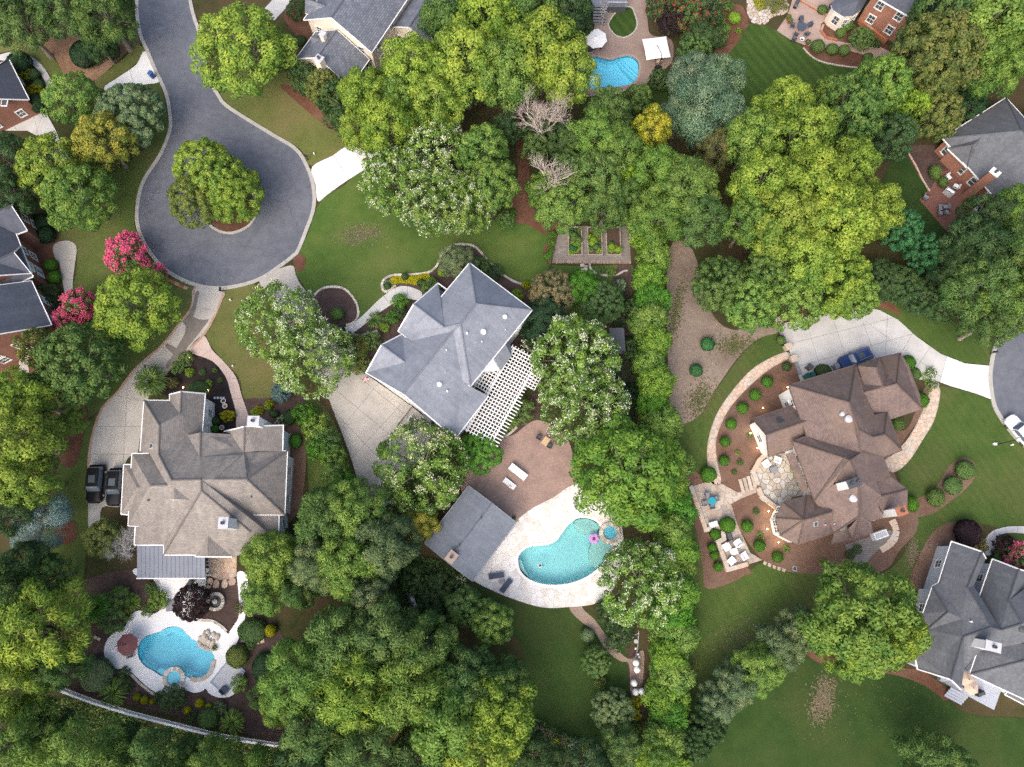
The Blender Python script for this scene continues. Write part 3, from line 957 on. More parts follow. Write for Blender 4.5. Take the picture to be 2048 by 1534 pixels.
# walks on the left
drive("walkway", "-10,118 0,110 35,104 70,118 95,145 108,175 108,195 96,195 92,170 80,145 60,128 35,118 10,122", 0.10, "concrete", [((20, 95), (25, 130)), ((60, 105), (50, 135)), ((80, 150), (105, 140))], True)
drive("walkway", "107,492 125,482 145,484 154,496 152,520 147,560 147,600 146,640 138,640 132,600 125,560 120,530 110,515", 0.10, "concrete_tan", [((110, 520), (160, 522)), ((115, 560), (160, 560)), ((125, 600), (160, 600))], True)
drive("walkway", "60,690 40,700 42,760 60,760 58,720 75,705", 0.10, "concrete_tan", [((30, 730), (70, 730))], True)
drive("walkway", "1968,1085 1980,1065 2000,1056 2030,1052 2070,1055 2070,1068 2030,1066 2005,1068 1992,1078 1988,1105 1970,1110", 0.10, "concrete", [((1985, 1055), (1995, 1085)), ((2010, 1045), (2012, 1075)), ((2035, 1045), (2033, 1075)), ((1965, 1092), (1992, 1096))], True)
drive("walkway", "475,1145 495,1150 494,1185 490,1241 482,1262 474,1286 462,1300 450,1290 458,1266 472,1245 478,1230 478,1194", 0.102, "white_deck", [((470, 1170), (500, 1170))], True, base="white_deck")

# ---- stone walks and patios (flagstones are pieces of their own)
def stone_area(name, s, cell, mats, z=0.09, gap=0.03, base="bare_soil", smooth=True, avoid=(), rz=0.0, jitter=0.42):
    pg = gpoly(s, smooth)
    root = struct(sheet(name, pg, z - 0.03, base, [a for a in avoid]))
    flagstones(root, offset_poly(pg, -0.02), cell, gap, z - 0.028, z, mats, avoid=avoid, rz=rz, jitter=jitter)
    return root
FLG = ["flag0", "flag1", "flag2", "flag3", "flag4"]
PEA = ["peach0", "peach1", "peach2", "peach3", "peach4", "flag0", "flag2"]
mortar = plain("mortar", (0.40, 0.31, 0.25), 0.9, 0.15, 3)
stone_area("stone_walk", "1567,705 1512,732 1471,773 1433,828 1415,886 1415,930 1422,965 1442,965 1434,920 1433,876 1454,825 1491,780 1539,739 1580,715", 0.6, ["peach0", "peach2", "peach4", "flag0", "flag2"], 0.10, 0.018, "mortar")
stone_area("stone_walk", "1861,758 1875,770 1880,790 1868,840 1845,880 1815,925 1785,945 1765,925 1790,905 1820,870 1845,820 1858,785", 0.6, ["peach0", "peach2", "peach4", "flag0", "flag2"], 0.10, 0.018, "mortar")
stone_area("stone_patio", "1378,975 1418,962 1445,968 1475,985 1500,978 1512,962 1512,985 1480,998 1462,1008 1475,1050 1500,1105 1525,1120 1450,1143 1432,1078 1455,1060 1408,1064", 0.8, FLG, 0.10, 0.028, "mortar", smooth=False)
stone_area("stone_patio", "1515,920 1530,910 1575,905 1605,990 1575,1005 1550,1018 1520,1000 1512,985 1512,962 1500,945", 0.8, ["flag0", "flag2", "flag4", "rock0", "rock2"], 0.16, 0.035, plain("patio_moss", (0.22, 0.20, 0.10), 0.95, 0.3, 4), smooth=False)
stone_area("stone_patio", "416,1112 474,1112 474,1152 462,1158 440,1160 420,1152", 0.62, PEA, 0.10, 0.015, "mortar", smooth=False)
stone_area("stone_terrace", "1500,-30 1560,-30 1580,20 1568,30 1545,36 1530,50 1500,44 1492,10", 0.6, ["flag0", "flag2", "rock2"], 0.10, 0.03, "mulch_red")
gs = gsheet("patio", "1553,62 1570,38 1578,22 1590,-20 1670,-40 1668,20 1655,38 1642,48 1640,66 1655,78 1690,86 1750,90 1782,105 1775,120 1735,112 1690,100 1640,96 1612,92 1580,80", 0.09, "stucco_pink", False)
gsheet("patio", "985,862 1000,868 1012,872 1030,868 1075,840 1130,870 1150,930 1150,972 1135,976 1108,994 1068,1014 1032,1044 1000,1050 930,1000 925,940 960,905", 0.06, "paver_main", True)
stone_area("stone_deck", "1032,1043 1038,1036 1068,1014 1108,994 1135,975 1165,968 1226,1005 1246,1070 1240,1130 1225,1180 1195,1205 1165,1212 1137,1214 1100,1216 1063,1210 1013,1193 979,1178 947,1161 900,1120 960,1050", 0.78, ["trav0", "trav1", "trav2", "trav3", "trav2"], 0.12, 0.008, plain("trav_joint", (0.58, 0.54, 0.48), 0.9, 0.1, 3), True, (POOL1,), 0.5, 0.36)
DECK2 = gpoly("272,1150 306,1158 316,1179 333,1196 327,1212 310,1227 278,1221 261,1233 249,1255 229,1265 214,1282 209,1304 216,1325 233,1337 247,1337 265,1345 282,1361 302,1378 321,1388 337,1384 362,1377 388,1385 405,1382 412,1377 421,1388 441,1395 462,1392 472,1382 488,1347 484,1335 474,1333 456,1316 462,1300 474,1286 482,1262 470,1255 458,1268 443,1251 425,1241 400,1239 385,1220 409,1185 413,1149 410,1135 280,1135", n=4)
dk = struct(sheet("pool_deck", DECK2, 0.12, "white_deck", [POOL2]))
slab_from_sheet(dk, 0.11)
ELL = gpoly("1217,46 1240,17 1262,15 1268,25 1274,45 1272,58 1262,70 1247,76 1232,72 1222,62", n=5)
dk = struct(sheet("pool_deck", gpoly("1150,104 1165,80 1186,62 1190,46 1200,30 1270,-40 1310,-40 1305,10 1291,16 1295,40 1302,70 1342,80 1345,120 1325,142 1312,147 1292,168 1275,182 1230,192 1200,194 1150,188 1140,150", True, 5), 0.10, "paver_pool", [POOL3, ELL]))
struct(sheet("lawn", ELL, 0.05, "lawn_striped"))
for pl, lab in ((ELL, None),):
    kerb(pl + [pl[0]], 0.22, 0.14, "kerb", seglen=1.2)
gsheet("patio", "1838,400 1862,375 1880,345 1900,340 1935,372 1975,395 1990,420 1960,470 1900,472", 0.08, "paver_red", False)
gsheet("patio", "1120,452 1258,452 1262,524 1103,524", 0.06, "paver_gray", False)
gsheet("path", "1138,1213 1158,1208 1170,1222 1190,1240 1215,1275 1240,1305 1262,1318 1285,1300 1288,1330 1280,1390 1262,1390 1258,1330 1240,1322 1212,1300 1190,1265 1165,1245 1148,1230", 0.062, "exposed_aggregate")
gsheet("path", "1238,650 1250,650 1256,760 1252,830 1240,830 1242,740", 0.05, "mulch_plum")
gsheet("path", "1690,1090 1720,1080 1780,1060 1790,1070 1745,1110 1722,1140 1705,1130", 0.06, "paver_gray", False)
border("1783,1040 1792,1060 1786,1080 1770,1095 1756,1103", 0.85, 0.10, ["peach4", "flag2"], "stone_border", "curved pale stone path below the small chimney of the brown house", "edging", 0.7)

# ---- pools
def pool(name, lab, poly, depth, plaster, water, steps=(), coping=None, cw=0.32, zrim=0.13, ctop="coping"):
    c = Vector((sum(p[0] for p in poly) / len(poly), sum(p[1] for p in poly) / len(poly)))
    root = thing(name, lab, "swimming pool", (c.x, c.y, 0))
    n = len(poly)
    m = MB()
    inner = offset_poly(poly, -0.45)
    vv = [(p[0], p[1], zrim) for p in poly] + [(p[0], p[1], -depth * 0.7) for p in poly] + [(p[0], p[1], -depth) for p in inner]
    ff = [(i, n + i, n + (i + 1) % n, (i + 1) % n) for i in range(n)] + [(n + i, 2 * n + i, 2 * n + (i + 1) % n, n + (i + 1) % n) for i in range(n)]
    a = sum(poly[i][0] * poly[(i + 1) % n][1] - poly[(i + 1) % n][0] * poly[i][1] for i in range(n))
    fl = tuple(range(2 * n, 3 * n))
    ff.append(fl if a > 0 else fl[::-1])
    if a < 0:
        ff = [f[::-1] for f in ff[:-1]] + [ff[-1]]
    m.add(vv, [f[::-1] if False else f for f in ff])
    m.build("basin", plaster, root, world=True)
    # waterline tile band
    tb = MB()
    i0 = offset_poly(poly, -0.012)
    vv = [(p[0], p[1], zrim - 0.005) for p in i0] + [(p[0], p[1], -0.28) for p in i0]
    tb.add(vv, [(i, n + i, n + (i + 1) % n, (i + 1) % n) for i in range(n)])
    tb.build("tile_band", "pool_tile", root, world=True)
    w = sheet("water", poly, -0.04, water)
    w.data.transform(Matrix.Translation((-c.x, -c.y, 0)))
    w.parent = root
    for k, (s, z) in enumerate(steps):
        pg = gpoly(s)
        pg = [q for q in pg]
        MB().prism(pg, -depth - 0.02, z).build("pool_step", "pool_step" if plaster == "pool_plaster" else plaster, root, world=True)
    if coping:
        inn, out = offset_poly(poly, -0.03), offset_poly(poly, cw)
        k = 0
        while k < n:
            e = min(n, k + 3)
            ids = [i % n for i in range(k, e + 1)]
            MB().prism([inn[i] for i in ids] + [out[i] for i in ids[::-1]], zrim - 0.03, zrim + 0.02 + 0.004 * (k % 2)).build("coping_stone", coping, root, world=True)
            k = e
    return root
pool("swimming_pool", "kidney-shaped teal pool in the travertine deck beside the pool house", POOL1, 1.7, "pool_plaster", "water_teal",
     [("1198,1068 1210,1078 1222,1090 1224,1100 1212,1119 1196,1136 1184,1130 1178,1112 1182,1092", -0.25), ("1150,1042 1172,1037 1192,1045 1200,1056 1180,1060 1160,1056", -0.5), ("1150,1045 1172,1039 1192,1048 1196,1062 1178,1068 1156,1062", -0.8), ("1037,1122 1042,1138 1056,1154 1062,1158 1050,1140 1043,1122", -0.4)],
     "coping_white", 0.3, 0.14)
pool("swimming_pool", "free-form blue pool in the white deck behind the tan-roofed house", POOL2, 1.7, "pool_plaster_blue", "water_blue",
     [("316,1266 335,1256 351,1254 364,1258 373,1268 360,1268 348,1262 335,1264 325,1270", -0.2), ("314,1269 330,1260 351,1257 366,1263 375,1271 360,1274 348,1266 335,1268 326,1274", -0.5), ("312,1345 325,1352 336,1352 330,1340 318,1338", -0.15)],
     None)
pool("swimming_pool", "bright blue pool with corner steps in the brick deck at top", POOL3, 1.6, "pool_plaster_blue", "water_pale",
     [("1247,117 1258,113 1268,117 1276,126 1277,140 1275,146", -0.25), ("1242,118 1258,113 1268,117 1276,126 1277,146 1274,150", -0.55), ("1238,119 1258,113 1268,117 1276,126 1277,150 1272,155", -0.85)],
     plain("coping_brick", (0.36, 0.28, 0.235), 0.85, 0.12, 3), 0.3, 0.115)
def spa(name, lab, c, r_in, r_out, h, mat, parent_stones=22):
    root = thing(name, lab, "hot tub", (c.x, c.y, 0))
    m = MB()
    n = 32
    prof = [(r_in, h - 0.02), (r_in, 0.16), (r_in * 0.6, 0.155), (r_in * 0.6, 0.13), (0.05, 0.13)]
    vv, ff = [], []
    for r, z in prof:
        for k in range(n):
            a = 2 * math.pi * k / n
            vv.append((r * math.cos(a), r * math.sin(a), z))
    for i in range(len(prof) - 1):
        for k in range(n):
            ff.append((i * n + (k + 1) % n, i * n + k, (i + 1) * n + k, (i + 1) * n + (k + 1) % n))
    m.add(vv, ff).build("basin", "pool_plaster_blue", root)
    sh = sheet("water", circle(Vector((0, 0)), r_in, 32), h - 0.08, "water_blue")
    sh.parent = root
    for k in range(parent_stones):
        a0, a1 = 2 * math.pi * k / parent_stones + 0.012, 2 * math.pi * (k + 1) / parent_stones - 0.012
        pg = [(r_in * math.cos(a0), r_in * math.sin(a0)), (r_out * math.cos(a0), r_out * math.sin(a0)), (r_out * math.cos(a1), r_out * math.sin(a1)), (r_in * math.cos(a1), r_in * math.sin(a1))]
        MB().prism(pg, 0.0, h + rnd.uniform(-0.01, 0.015)).build("rim_stone", rnd.choice(mat), root)
    return root
spa("stone_spa", "round raised hot tub with pale stone rim on the white pool deck", SPA2_C, 0.86, 1.36, 0.42, ["coping", "trav0", "flag2"])
spa("stone_spa", "round spa half hidden by the bright tree beside the teal pool", SPA1_C, 0.85, 1.35, 0.45, ["flag0", "coping", "rock0"])

# ---- stone edging round the beds
EDGE = ["rock0", "rock2", "flag2", "rock1"]
border("625,597 640,580 662,574 690,579 712,605 717,630 708,645 690,652", 0.30, 0.18, EDGE, "stone_border", "pale stone edging round the rounded bed beside the main walk", "edging", 0.5)
border("792,571 772,585 764,574 768,560 785,551 830,549 860,544 875,530 884,508 905,492 928,489 950,494 975,520 1000,545 1025,562 1052,571", 0.30, 0.18, EDGE, "stone_border", "long pale stone edging winding round the main house front bed", "edging", 0.5)
border("700,665 715,672 735,668 760,660", 0.28, 0.16, EDGE, "stone_border", "short pale stone edging by the foot of the main house walk", "edging", 0.5)
border("980,853 990,866 1008,872 1022,866 1035,852", 0.3, 0.18, EDGE, "stone_border", "pale stone edging of the bed under the pergola end", "edging", 0.5)
border("1179,527 1182,540 1195,547 1215,552 1235,550 1246,543 1258,542", 0.28, 0.18, EDGE, "stone_border", "curved stone edging of the small bed below the raised beds", "edging", 0.5)
border("1104,524 1262,525", 0.42, 0.10, ["brick_red", "brick_dark"], "brick_border", "row of red bricks along the vegetable garden paving", "edging", 0.17, 0.012)
border("247,1337 265,1345 282,1361 302,1378 320,1389", 0.3, 0.16, EDGE, "stone_border", "brown stone edging along the lower left of the white deck", "edging", 0.5, side=-0.25)
border("398,1240 425,1242 443,1252 456,1266", 0.35, 0.18, EDGE, "stone_border", "stone edging between the white deck and the plum tree bed", "edging", 0.5)
border("432,1320 428,1340 416,1356 398,1363 384,1360 372,1354", 0.5, 0.3, ["rock0", "flag0", "flag2", "coping"], "stone_border", "chunky boulder rim along the lower right side of the free-form pool", "edging", 0.75, side=-0.2)
border("400,1278 405,1284 420,1292 428,1300 434,1310", 0.6, 0.4, ["rock0", "flag0", "flag2"], "stone_border", "stacked boulders of the rock cascade at the free-form pool edge", "edging", 0.8, side=0.3)
border("482,1280 500,1283 520,1284 533,1280", 0.4, 0.1, ["flag0", "peach0", "flag4"], "stone_border", "row of stepping stones right of the white deck", "edging", 0.6, 0.05)
border("188,1273 206,1281", 0.35, 0.1, ["flag0", "rock0"], "stone_border", "three stepping stones at the left end of the white deck", "edging", 0.5, 0.05)
border("1525,1124 1540,1131 1560,1138 1576,1143", 0.42, 0.08, ["flag0", "flag2"], "stone_border", "row of square stepping stones below the brown house bed", "edging", 0.62, 0.12)
border("1606,96 1625,115 1650,126 1690,133 1728,138 1760,150", 0.22, 0.12, ["curb", "flag0"], "stone_border", "pale edging between the striped lawn and the shrub bed", "edging", 0.6)
border("1816,306 1830,330 1845,360 1860,385", 0.25, 0.12, ["flag0", "peach1"], "stone_border", "curved edging of the dark bed beside the red brick patio", "edging", 0.6)
def low_wall(name, lab, path_px, w, h, mats, seg=0.9):
    path = [P(a, b).to_2d() for a, b in pts(path_px)]
    root = thing(name, lab, "wall", (path[0].x, path[0].y, 0))
    for i in range(len(path) - 1):
        a, b = path[i], path[i + 1]
        n = max(1, int((b - a).length / seg))
        ext = (b - a).normalized() * (w / 2)
        MB().prism((lambda L, Q: L + Q[::-1])(*strip([a - ext * 0.96, b + ext * 0.96], w * 0.9)), 0, h - 0.07 - 0.003 * i).build("wall_body", mats[-1], root, world=True)
        for k in range(n):
            q0, q1 = a + (b - a) * (k / n), a + (b - a) * ((k + 1) / n)
            t = (b - a).normalized() * 0.012
            L, Q = strip([q0 + t - (ext * 0.5 if k == 0 else t * 0), q1 - t + (ext * 0.5 if k == n - 1 else t * 0)], w)
            MB().prism(L + Q[::-1], h - 0.066, h + 0.003 * i).build("cap_stone", rnd.choice(mats), root, world=True)
    return root
PW = ["peach0", "peach4", "flag0", "flag2"]
low_wall("stone_wall", "stone seat wall along the left and bottom of the grill patio", "1381,976 1410,1060 1445,1051", 0.55, 0.5, PW)
low_wall("stone_wall", "stone seat wall cornering the white chair patio", "1444,1066 1446,1078 1434,1084 1454,1139 1490,1129", 0.55, 0.5, PW)
low_wall("stone_wall", "stone wall curving round the upper left of the back terrace", "1528,910 1516,922 1504,944 1512,966", 0.55, 0.55, PW)
low_wall("stone_wall", "stone wall along the lower left of the back terrace", "1516,980 1522,994 1548,1014", 0.55, 0.55, PW)
low_wall("stone_wall", "dark edging wall at the left end of the brown house driveway", "1555,652 1572,694", 0.35, 0.35, ["dark_gray", "mid_gray"])
low_wall("stone_wall", "short dark edging wall between driveway pillars and the boxwood bed", "1590,722 1598,748", 0.35, 0.35, ["dark_gray", "mid_gray"])
low_wall("brick_wall", "low curved brick wall round the round bed by the brick house", "1645,52 1641,64 1650,76 1672,82", 0.35, 0.3, ["brick_edge", "terracotta"])
low_wall("brick_wall", "brick kerb wall between the upper and lower brick house patios", "1600,2 1620,14 1645,28 1658,38", 0.4, 0.4, ["brick_edge", "terracotta"])
low_wall("brick_wall", "brick planter wall in front of the brick house", "1718,48 1742,66 1768,86", 0.35, 0.8, ["brick_edge", "terracotta"])
low_wall("stone_wall", "pale coping wall at the lower edge of the top brick pool deck", "1205,190 1230,189 1262,182", 0.4, 0.35, ["coping", "flag2"])
for x, y, l in ((1553, 645, "stone pillar at the upper corner of the brown house driveway"), (1572, 697, "stone pillar above the stone walk entrance"), (1583, 721, "stone pillar below the stone walk entrance")):
    q = P(x, y)
    t = thing("stone_pillar", l, "pillar", q, R(20), "driveway pillars")
    MB().box(0, 0, 0.5, 0.75, 0.75, 1.0).build("shaft", "flag3", t)
    MB().box(0, 0, 1.05, 0.9, 0.9, 0.1).build("cap", "flag0", t)
# terrace steps of the brown house
t = thing("stone_steps", "short flight of stone steps between grill patio and back terrace", "steps", P(1497, 972))
for k in range(4):
    a = P(1483 + 8 * k, 972 - 3.0 * k).to_2d(); 
    d = (P(1490, 990) - P(1484, 968)).to_2d().normalized()
    q = [a - d * 0.9, a + d * 0.9]
    L, Q = strip(q, 0.42)
    MB().prism(L + Q[::-1], 0.0, 0.11 + 0.02 * k).build("tread", "flag%d" % (k % 3), t, world=True)
# ================================================================== HOUSES
class House:
    def __init__(s, name, label, px, py, roof, wall, trim="white", cap=None):
        s.root = thing(name, label, "house", P(px, py))
        s.roofm, s.wallm, s.trim = roof, wall, trim
        s.wings = []
        s.k = 0
        s.shell_v, s.shell_f = [], []
    def shell(s, V, Fc, name="roof", mat=None, t=0.16, trim=None):
        """roof skin with thickness; rim gets the trim colour."""
        V = [Vector(v) for v in V]
        m = MB()
        n = len(V)
        faces = []
        for f in Fc:
            a = (V[f[1]] - V[f[0]]).cross(V[f[2]] - V[f[0]])
            faces.append(tuple(f) if a.z > 0 else tuple(f)[::-1])
        m.add(V, faces, 0)
        cnt = {}
        for f in faces:
            for i in range(len(f)):
                e = (f[i], f[(i + 1) % len(f)])
                cnt[frozenset(e)] = cnt.get(frozenset(e), []) + [e]
        m.v += [(v.x, v.y, v.z - t) for v in V]
        for f in faces:
            m.f.append(tuple(i + n for i in f[::-1])); m.m.append(1)
        rim = []
        for es in cnt.values():
            if len(es) == 1:
                a, b = es[0]
                m.f.append((a, a + n, b + n, b)); m.m.append(1)
                rim.append((a, b))
        o = m.build(name, [mat or s.roofm, trim or s.trim], s.root, world=True, uv=True)
        b = len(s.shell_v)
        s.shell_v += V
        s.shell_f += [tuple(i + b for i in f) for f in faces]
        return rim
    def wing(s, A, B, D, he, hr, ends="hh", t=0.5, inset=(None, None), wall=True, wallm=None, roofm=None, win=True, gut=True, over=0.38, roof=True):
        """A-B: eave along the ridge, A-D: end. All photo pixels at eave height he."""
        s.k += 1
        he += 0.006 * s.k
        a, b, d = P(*A, he), P(*B, he), P(*D, he)
        u = (b - a); L = u.length; u = u / L
        w = (d - a) - u * (d - a).dot(u); W = w.length; w = w / W
        b = a + u * L; c = b + w * W; d = a + w * W
        ridge = []
        i0 = (inset[0] if inset[0] is not None else W * 0.5) if ends[0] == 'h' else 0.0
        i1 = (inset[1] if inset[1] is not None else W * 0.5) if ends[1] == 'h' else 0.0
        if i0 + i1 > L * 0.98:
            k = L * 0.98 / (i0 + i1); i0 *= k; i1 *= k
        r0 = a + u * i0 + w * W * t; r0.z = hr
        r1 = b - u * i1 + w * W * t; r1.z = hr
        V = [a, b, c, d, r0, r1]
        Fc = [(0, 1, 5, 4), (2, 3, 4, 5)]
        s.last = (a, b, c, d, r0, r1, u)
        if ends[0] == 'h': Fc.append((3, 0, 4))
        if ends[1] == 'h': Fc.append((1, 2, 5))
        if not roof:
            gut = False
        if roof:
            s.shell(V, Fc, mat=roofm)
        # ridge and hip caps
        m = MB()
        lines = [(r0, r1)] if roof else []
        if roof and ends[0] == 'h': lines += [(a, r0), (d, r0)]
        if roof and ends[1] == 'h': lines += [(b, r1), (c, r1)]
        for p, q in lines:
            dd = (q - p)
            if dd.length > 0.5:
                m.tube([p + Vector((0, 0, 0.01)), q + Vector((0, 0, 0.012))], [0.10, 0.10], 5)
        if m.v:
            m.build("ridge_cap", roofm or s.roofm, s.root, world=True)
        if gut:
            g = MB()
            segs = [(a, b, -w), (c, d, w)]
            if ends[0] == 'h': segs.append((d, a, -u))
            if ends[1] == 'h': segs.append((b, c, u))
            for p, q, nn in segs:
                g.bar(p + nn * 0.075 + Vector((0, 0, -0.09)), q + nn * 0.075 + Vector((0, 0, -0.09)), 0.11, 0.12)
            if ends[0] == 'g':
                for p in (a, d): g.bar(p - u * 0.03 + Vector((0, 0, -0.05)), r0 - u * 0.03 + Vector((0, 0, -0.05)), 0.08, 0.16)
            if ends[1] == 'g':
                for p in (b, c): g.bar(p + u * 0.03 + Vector((0, 0, -0.05)), r1 + u * 0.03 + Vector((0, 0, -0.05)), 0.08, 0.16)
            g.build("gutter", s.trim, s.root, world=True)
        ov = over + 0.009 * (s.k % 9)
        if wall:
            wa, wb, wc, wd = a + (u + w) * ov, b + (w - u) * ov, c - (u + w) * ov, d + (u - w) * ov
            base = 0.0
            top = he - (0.10 if roof else 0.65)
            m = MB()
            quad = [wa, wb, wc, wd]
            vv = [(q.x, q.y, base) for q in quad] + [(q.x, q.y, top) for q in quad]
            m.add(vv, [(0, 1, 5, 4), (1, 2, 6, 5), (2, 3, 7, 6), (3, 0, 4, 7)])
            sl = (hr - he)
            for e, p, q, rr, sg in ((ends[0], wa, wd, r0, 1), (ends[1], wb, wc, r1, -1)):
                if e == 'g':
                    f0 = ov / (W * max(t, 0.05))
                    ap = rr + u * ov * sg; 
                    zb = he + sl * min(0.9, ov / (W * t)) - 0.22
                    zc = he + sl * min(0.9, ov / (W * (1 - t))) - 0.22
                    b0 = len(m.v)
                    m.v += [(p.x, p.y, top), (q.x, q.y, top), (q.x, q.y, max(top, zc)), (ap.x, ap.y, hr - 0.25), (p.x, p.y, max(top, zb))]
                    m.f.append(tuple(b0 + i for i in ((0, 1, 2, 3, 4) if sg < 0 else (4, 3, 2, 1, 0)))); m.m.append(0)
            m.build("wall", wallm or s.wallm, s.root, world=True, uv=True)
            if not roof:
                MB().prism([(q.x, q.y) for q in quad], top - 0.12, top - 0.02).build("ceiling", roofm or s.roofm, s.root, world=True)
            s.wings.append(dict(q=[wa, wb, wc, wd], he=he, eave=[a, b, c, d], win=win))
        return dict(a=a, b=b, c=c, d=d, r0=r0, r1=r1, u=u, w=w)
    def trace(s, org, k, faces, gutters=(), caps=(), trim=None, mat=None):
        """roof planes read off the photo: corner = (x, y, height) in a crop with origin org and zoom k."""
        cv = lambda q: P(org[0] + q[0] / k, org[1] + q[1] / k, q[2])
        V, idx = [], {}
        fc = []
        for f in faces:
            row = []
            for q in f:
                if q not in idx:
                    idx[q] = len(V)
                    V.append(cv(q))
                row.append(idx[q])
            fc.append(row)
        # level the planes: along the photo's rays, inverse depth is affine over every flat face
        keys = list(idx)
        px = np.array([[org[0] + q[0] / k, org[1] + q[1] / k] for q in keys])
        vv = (767 - px[:, 1]) / F
        t0 = (H - np.array([q[2] for q in keys])) / (CT - vv * ST)
        w0 = 1 / t0
        rows, rhs = [], []
        nv = len(keys)
        for f in fc:
            if len(f) < 4:
                continue
            B = np.stack([np.ones(len(f)), (px[f, 0] - px[f, 0].mean()) / 50, (px[f, 1] - px[f, 1].mean()) / 50], 1)
            A = np.eye(len(f)) - B @ np.linalg.pinv(B)
            for r in A:
                row = np.zeros(nv); row[f] = r * 2.2
                rows.append(row); rhs.append(0.0)
        pr = np.array([5.0 if q[2] < 5.0 else 1.0 for q in keys])
        Afull = np.vstack(rows + [np.diag(pr)])
        w = np.linalg.lstsq(Afull, np.concatenate([rhs, pr * w0]), rcond=None)[0]
        zz = H - (CT - vv * ST) / w
        for i in range(nv):
            V[i] = P(px[i, 0], px[i, 1], float(zz[i]))
        lev = {q: V[i] for q, i in idx.items()}
        cv0 = cv
        cv = lambda q: lev[q].copy() if q in lev else cv0(q)
        for f in fc:
            s.shell([V[i] for i in f], [tuple(range(len(f)))], name="roof_slope", mat=mat, trim=trim or mat or s.roofm)
        for g in gutters:
            m = MB()
            for i in range(len(g) - 1):
                m.bar(cv(g[i]) - Vector((0, 0, 0.05)), cv(g[i + 1]) - Vector((0, 0, 0.05)), 0.15, 0.15)
            m.build("gutter", s.trim, s.root, world=True)
        for g in caps:
            m = MB()
            for i in range(len(g) - 1):
                m.tube([cv(g[i]) + Vector((0, 0, 0.03)), cv(g[i + 1]) + Vector((0, 0, 0.03))], [0.11, 0.11], 5)
            m.build("ridge_cap", mat or s.roofm, s.root, world=True)
    def extend(s, ext, f_ab=0.0, f_cd=0.0, roofm=None):
        """carry the last wing's two slopes on past its far end, over part of their width."""
        a, b, c, d, r0, r1, u = s.last
        p, q = b.lerp(r1, f_ab), c.lerp(r1, f_cd)
        V = [p, p + u * ext, r1 + u * ext, r1, q, q + u * ext]
        s.shell(V, [(0, 1, 2, 3), (3, 2, 5, 4)], mat=roofm)
        MB().tube([r1 + Vector((0, 0, 0.012)), r1 + u * ext + Vector((0, 0, 0.012))], [0.1, 0.1], 5).build("ridge_cap", roofm or s.roofm, s.root, world=True)
    def windows(s, storeys=2, spacing=3.2, ww=1.0, wh=1.35):
        for i, g in enumerate(s.wings):
            if not g["win"]:
                continue
            q = g["q"]
            for e in range(4):
                p0, p1 = q[e], q[(e + 1) % 4]
                d = (p1 - p0); Ln = d.length
                if Ln < 2.4:
                    continue
                d.normalize()
                nrm = Vector((d.y, -d.x, 0))
                cen = (q[0] + q[2]) / 2
                if nrm.dot((p0 + p1) / 2 - cen) < 0:
                    nrm = -nrm
                n = max(1, int(Ln / spacing))
                for k in range(n):
                    c = p0 + d * (Ln * (k + 0.5) / n)
                    tst = c + nrm * 0.5
                    if any(j != i and in_poly(tst.x, tst.y, [(v.x, v.y) for v in s.wings[j]["q"]]) for j in range(len(s.wings))):
                        continue
                    zs = [1.6] if g["he"] < 4.2 else [1.6, g["he"] - 1.25]
                    for z in zs[:storeys]:
                        if z + wh / 2 > g["he"] - 0.2:
                            continue
                        s.window(c, nrm, z, ww, wh)
    def window(s, c, nrm, z, ww, wh, frame=None):
        d = Vector((-nrm.y, nrm.x, 0))
        o = Vector((c.x, c.y, z))
        m = MB()
        th = 0.09
        for (x0, z0, x1, z1) in ((-ww / 2, -wh / 2, ww / 2, -wh / 2), (-ww / 2, wh / 2, ww / 2, wh / 2)):
            m.bar(o + d * (x0 - th) + Vector((0, 0, z0)) + nrm * 0.03, o + d * (x1 + th) + Vector((0, 0, z1)) + nrm * 0.03, 0.10, 0.16)
        for x in (-ww / 2, ww / 2):
            m.bar(o + d * x + Vector((0, 0, -wh / 2)) + nrm * 0.028, o + d * x + Vector((0, 0, wh / 2)) + nrm * 0.028, 0.13, 0.10)
        m.bar(o + d * -ww / 2 + nrm * 0.025, o + d * ww / 2 + nrm * 0.025, 0.05, 0.05)
        m.bar(o + Vector((0, 0, -wh / 2)) + nrm * 0.022, o + Vector((0, 0, wh / 2)) + nrm * 0.022, 0.04, 0.04)
        f = m.build("window", frame or "white", s.root, world=True)
        g = MB()
        vv = [o + d * sx * ww / 2 + Vector((0, 0, sz * wh / 2)) + nrm * 0.012 for sx, sz in ((-1, -1), (1, -1), (1, 1), (-1, 1))]
        vv2 = [v - nrm * 0.03 for v in vv]
        g.add(vv + vv2, [(0, 1, 2, 3), (7, 6, 5, 4), (0, 4, 5, 1), (1, 5, 6, 2), (2, 6, 7, 3), (3, 7, 4, 0)])
        g.build("pane", "glass", f, world=True)
    def done(s):
        s.bvh = BVHTree.FromPolygons(s.shell_v, s.shell_f)
    def hit(s, px, py):
        o = Vector((0, 0, H))
        d = (P(px, py, 0) - o).normalized()
        r = s.bvh.ray_cast(o, d)
        return (r[0], r[1]) if r[0] is not None else (P(px, py, 5), Vector((0, 0, 1)))
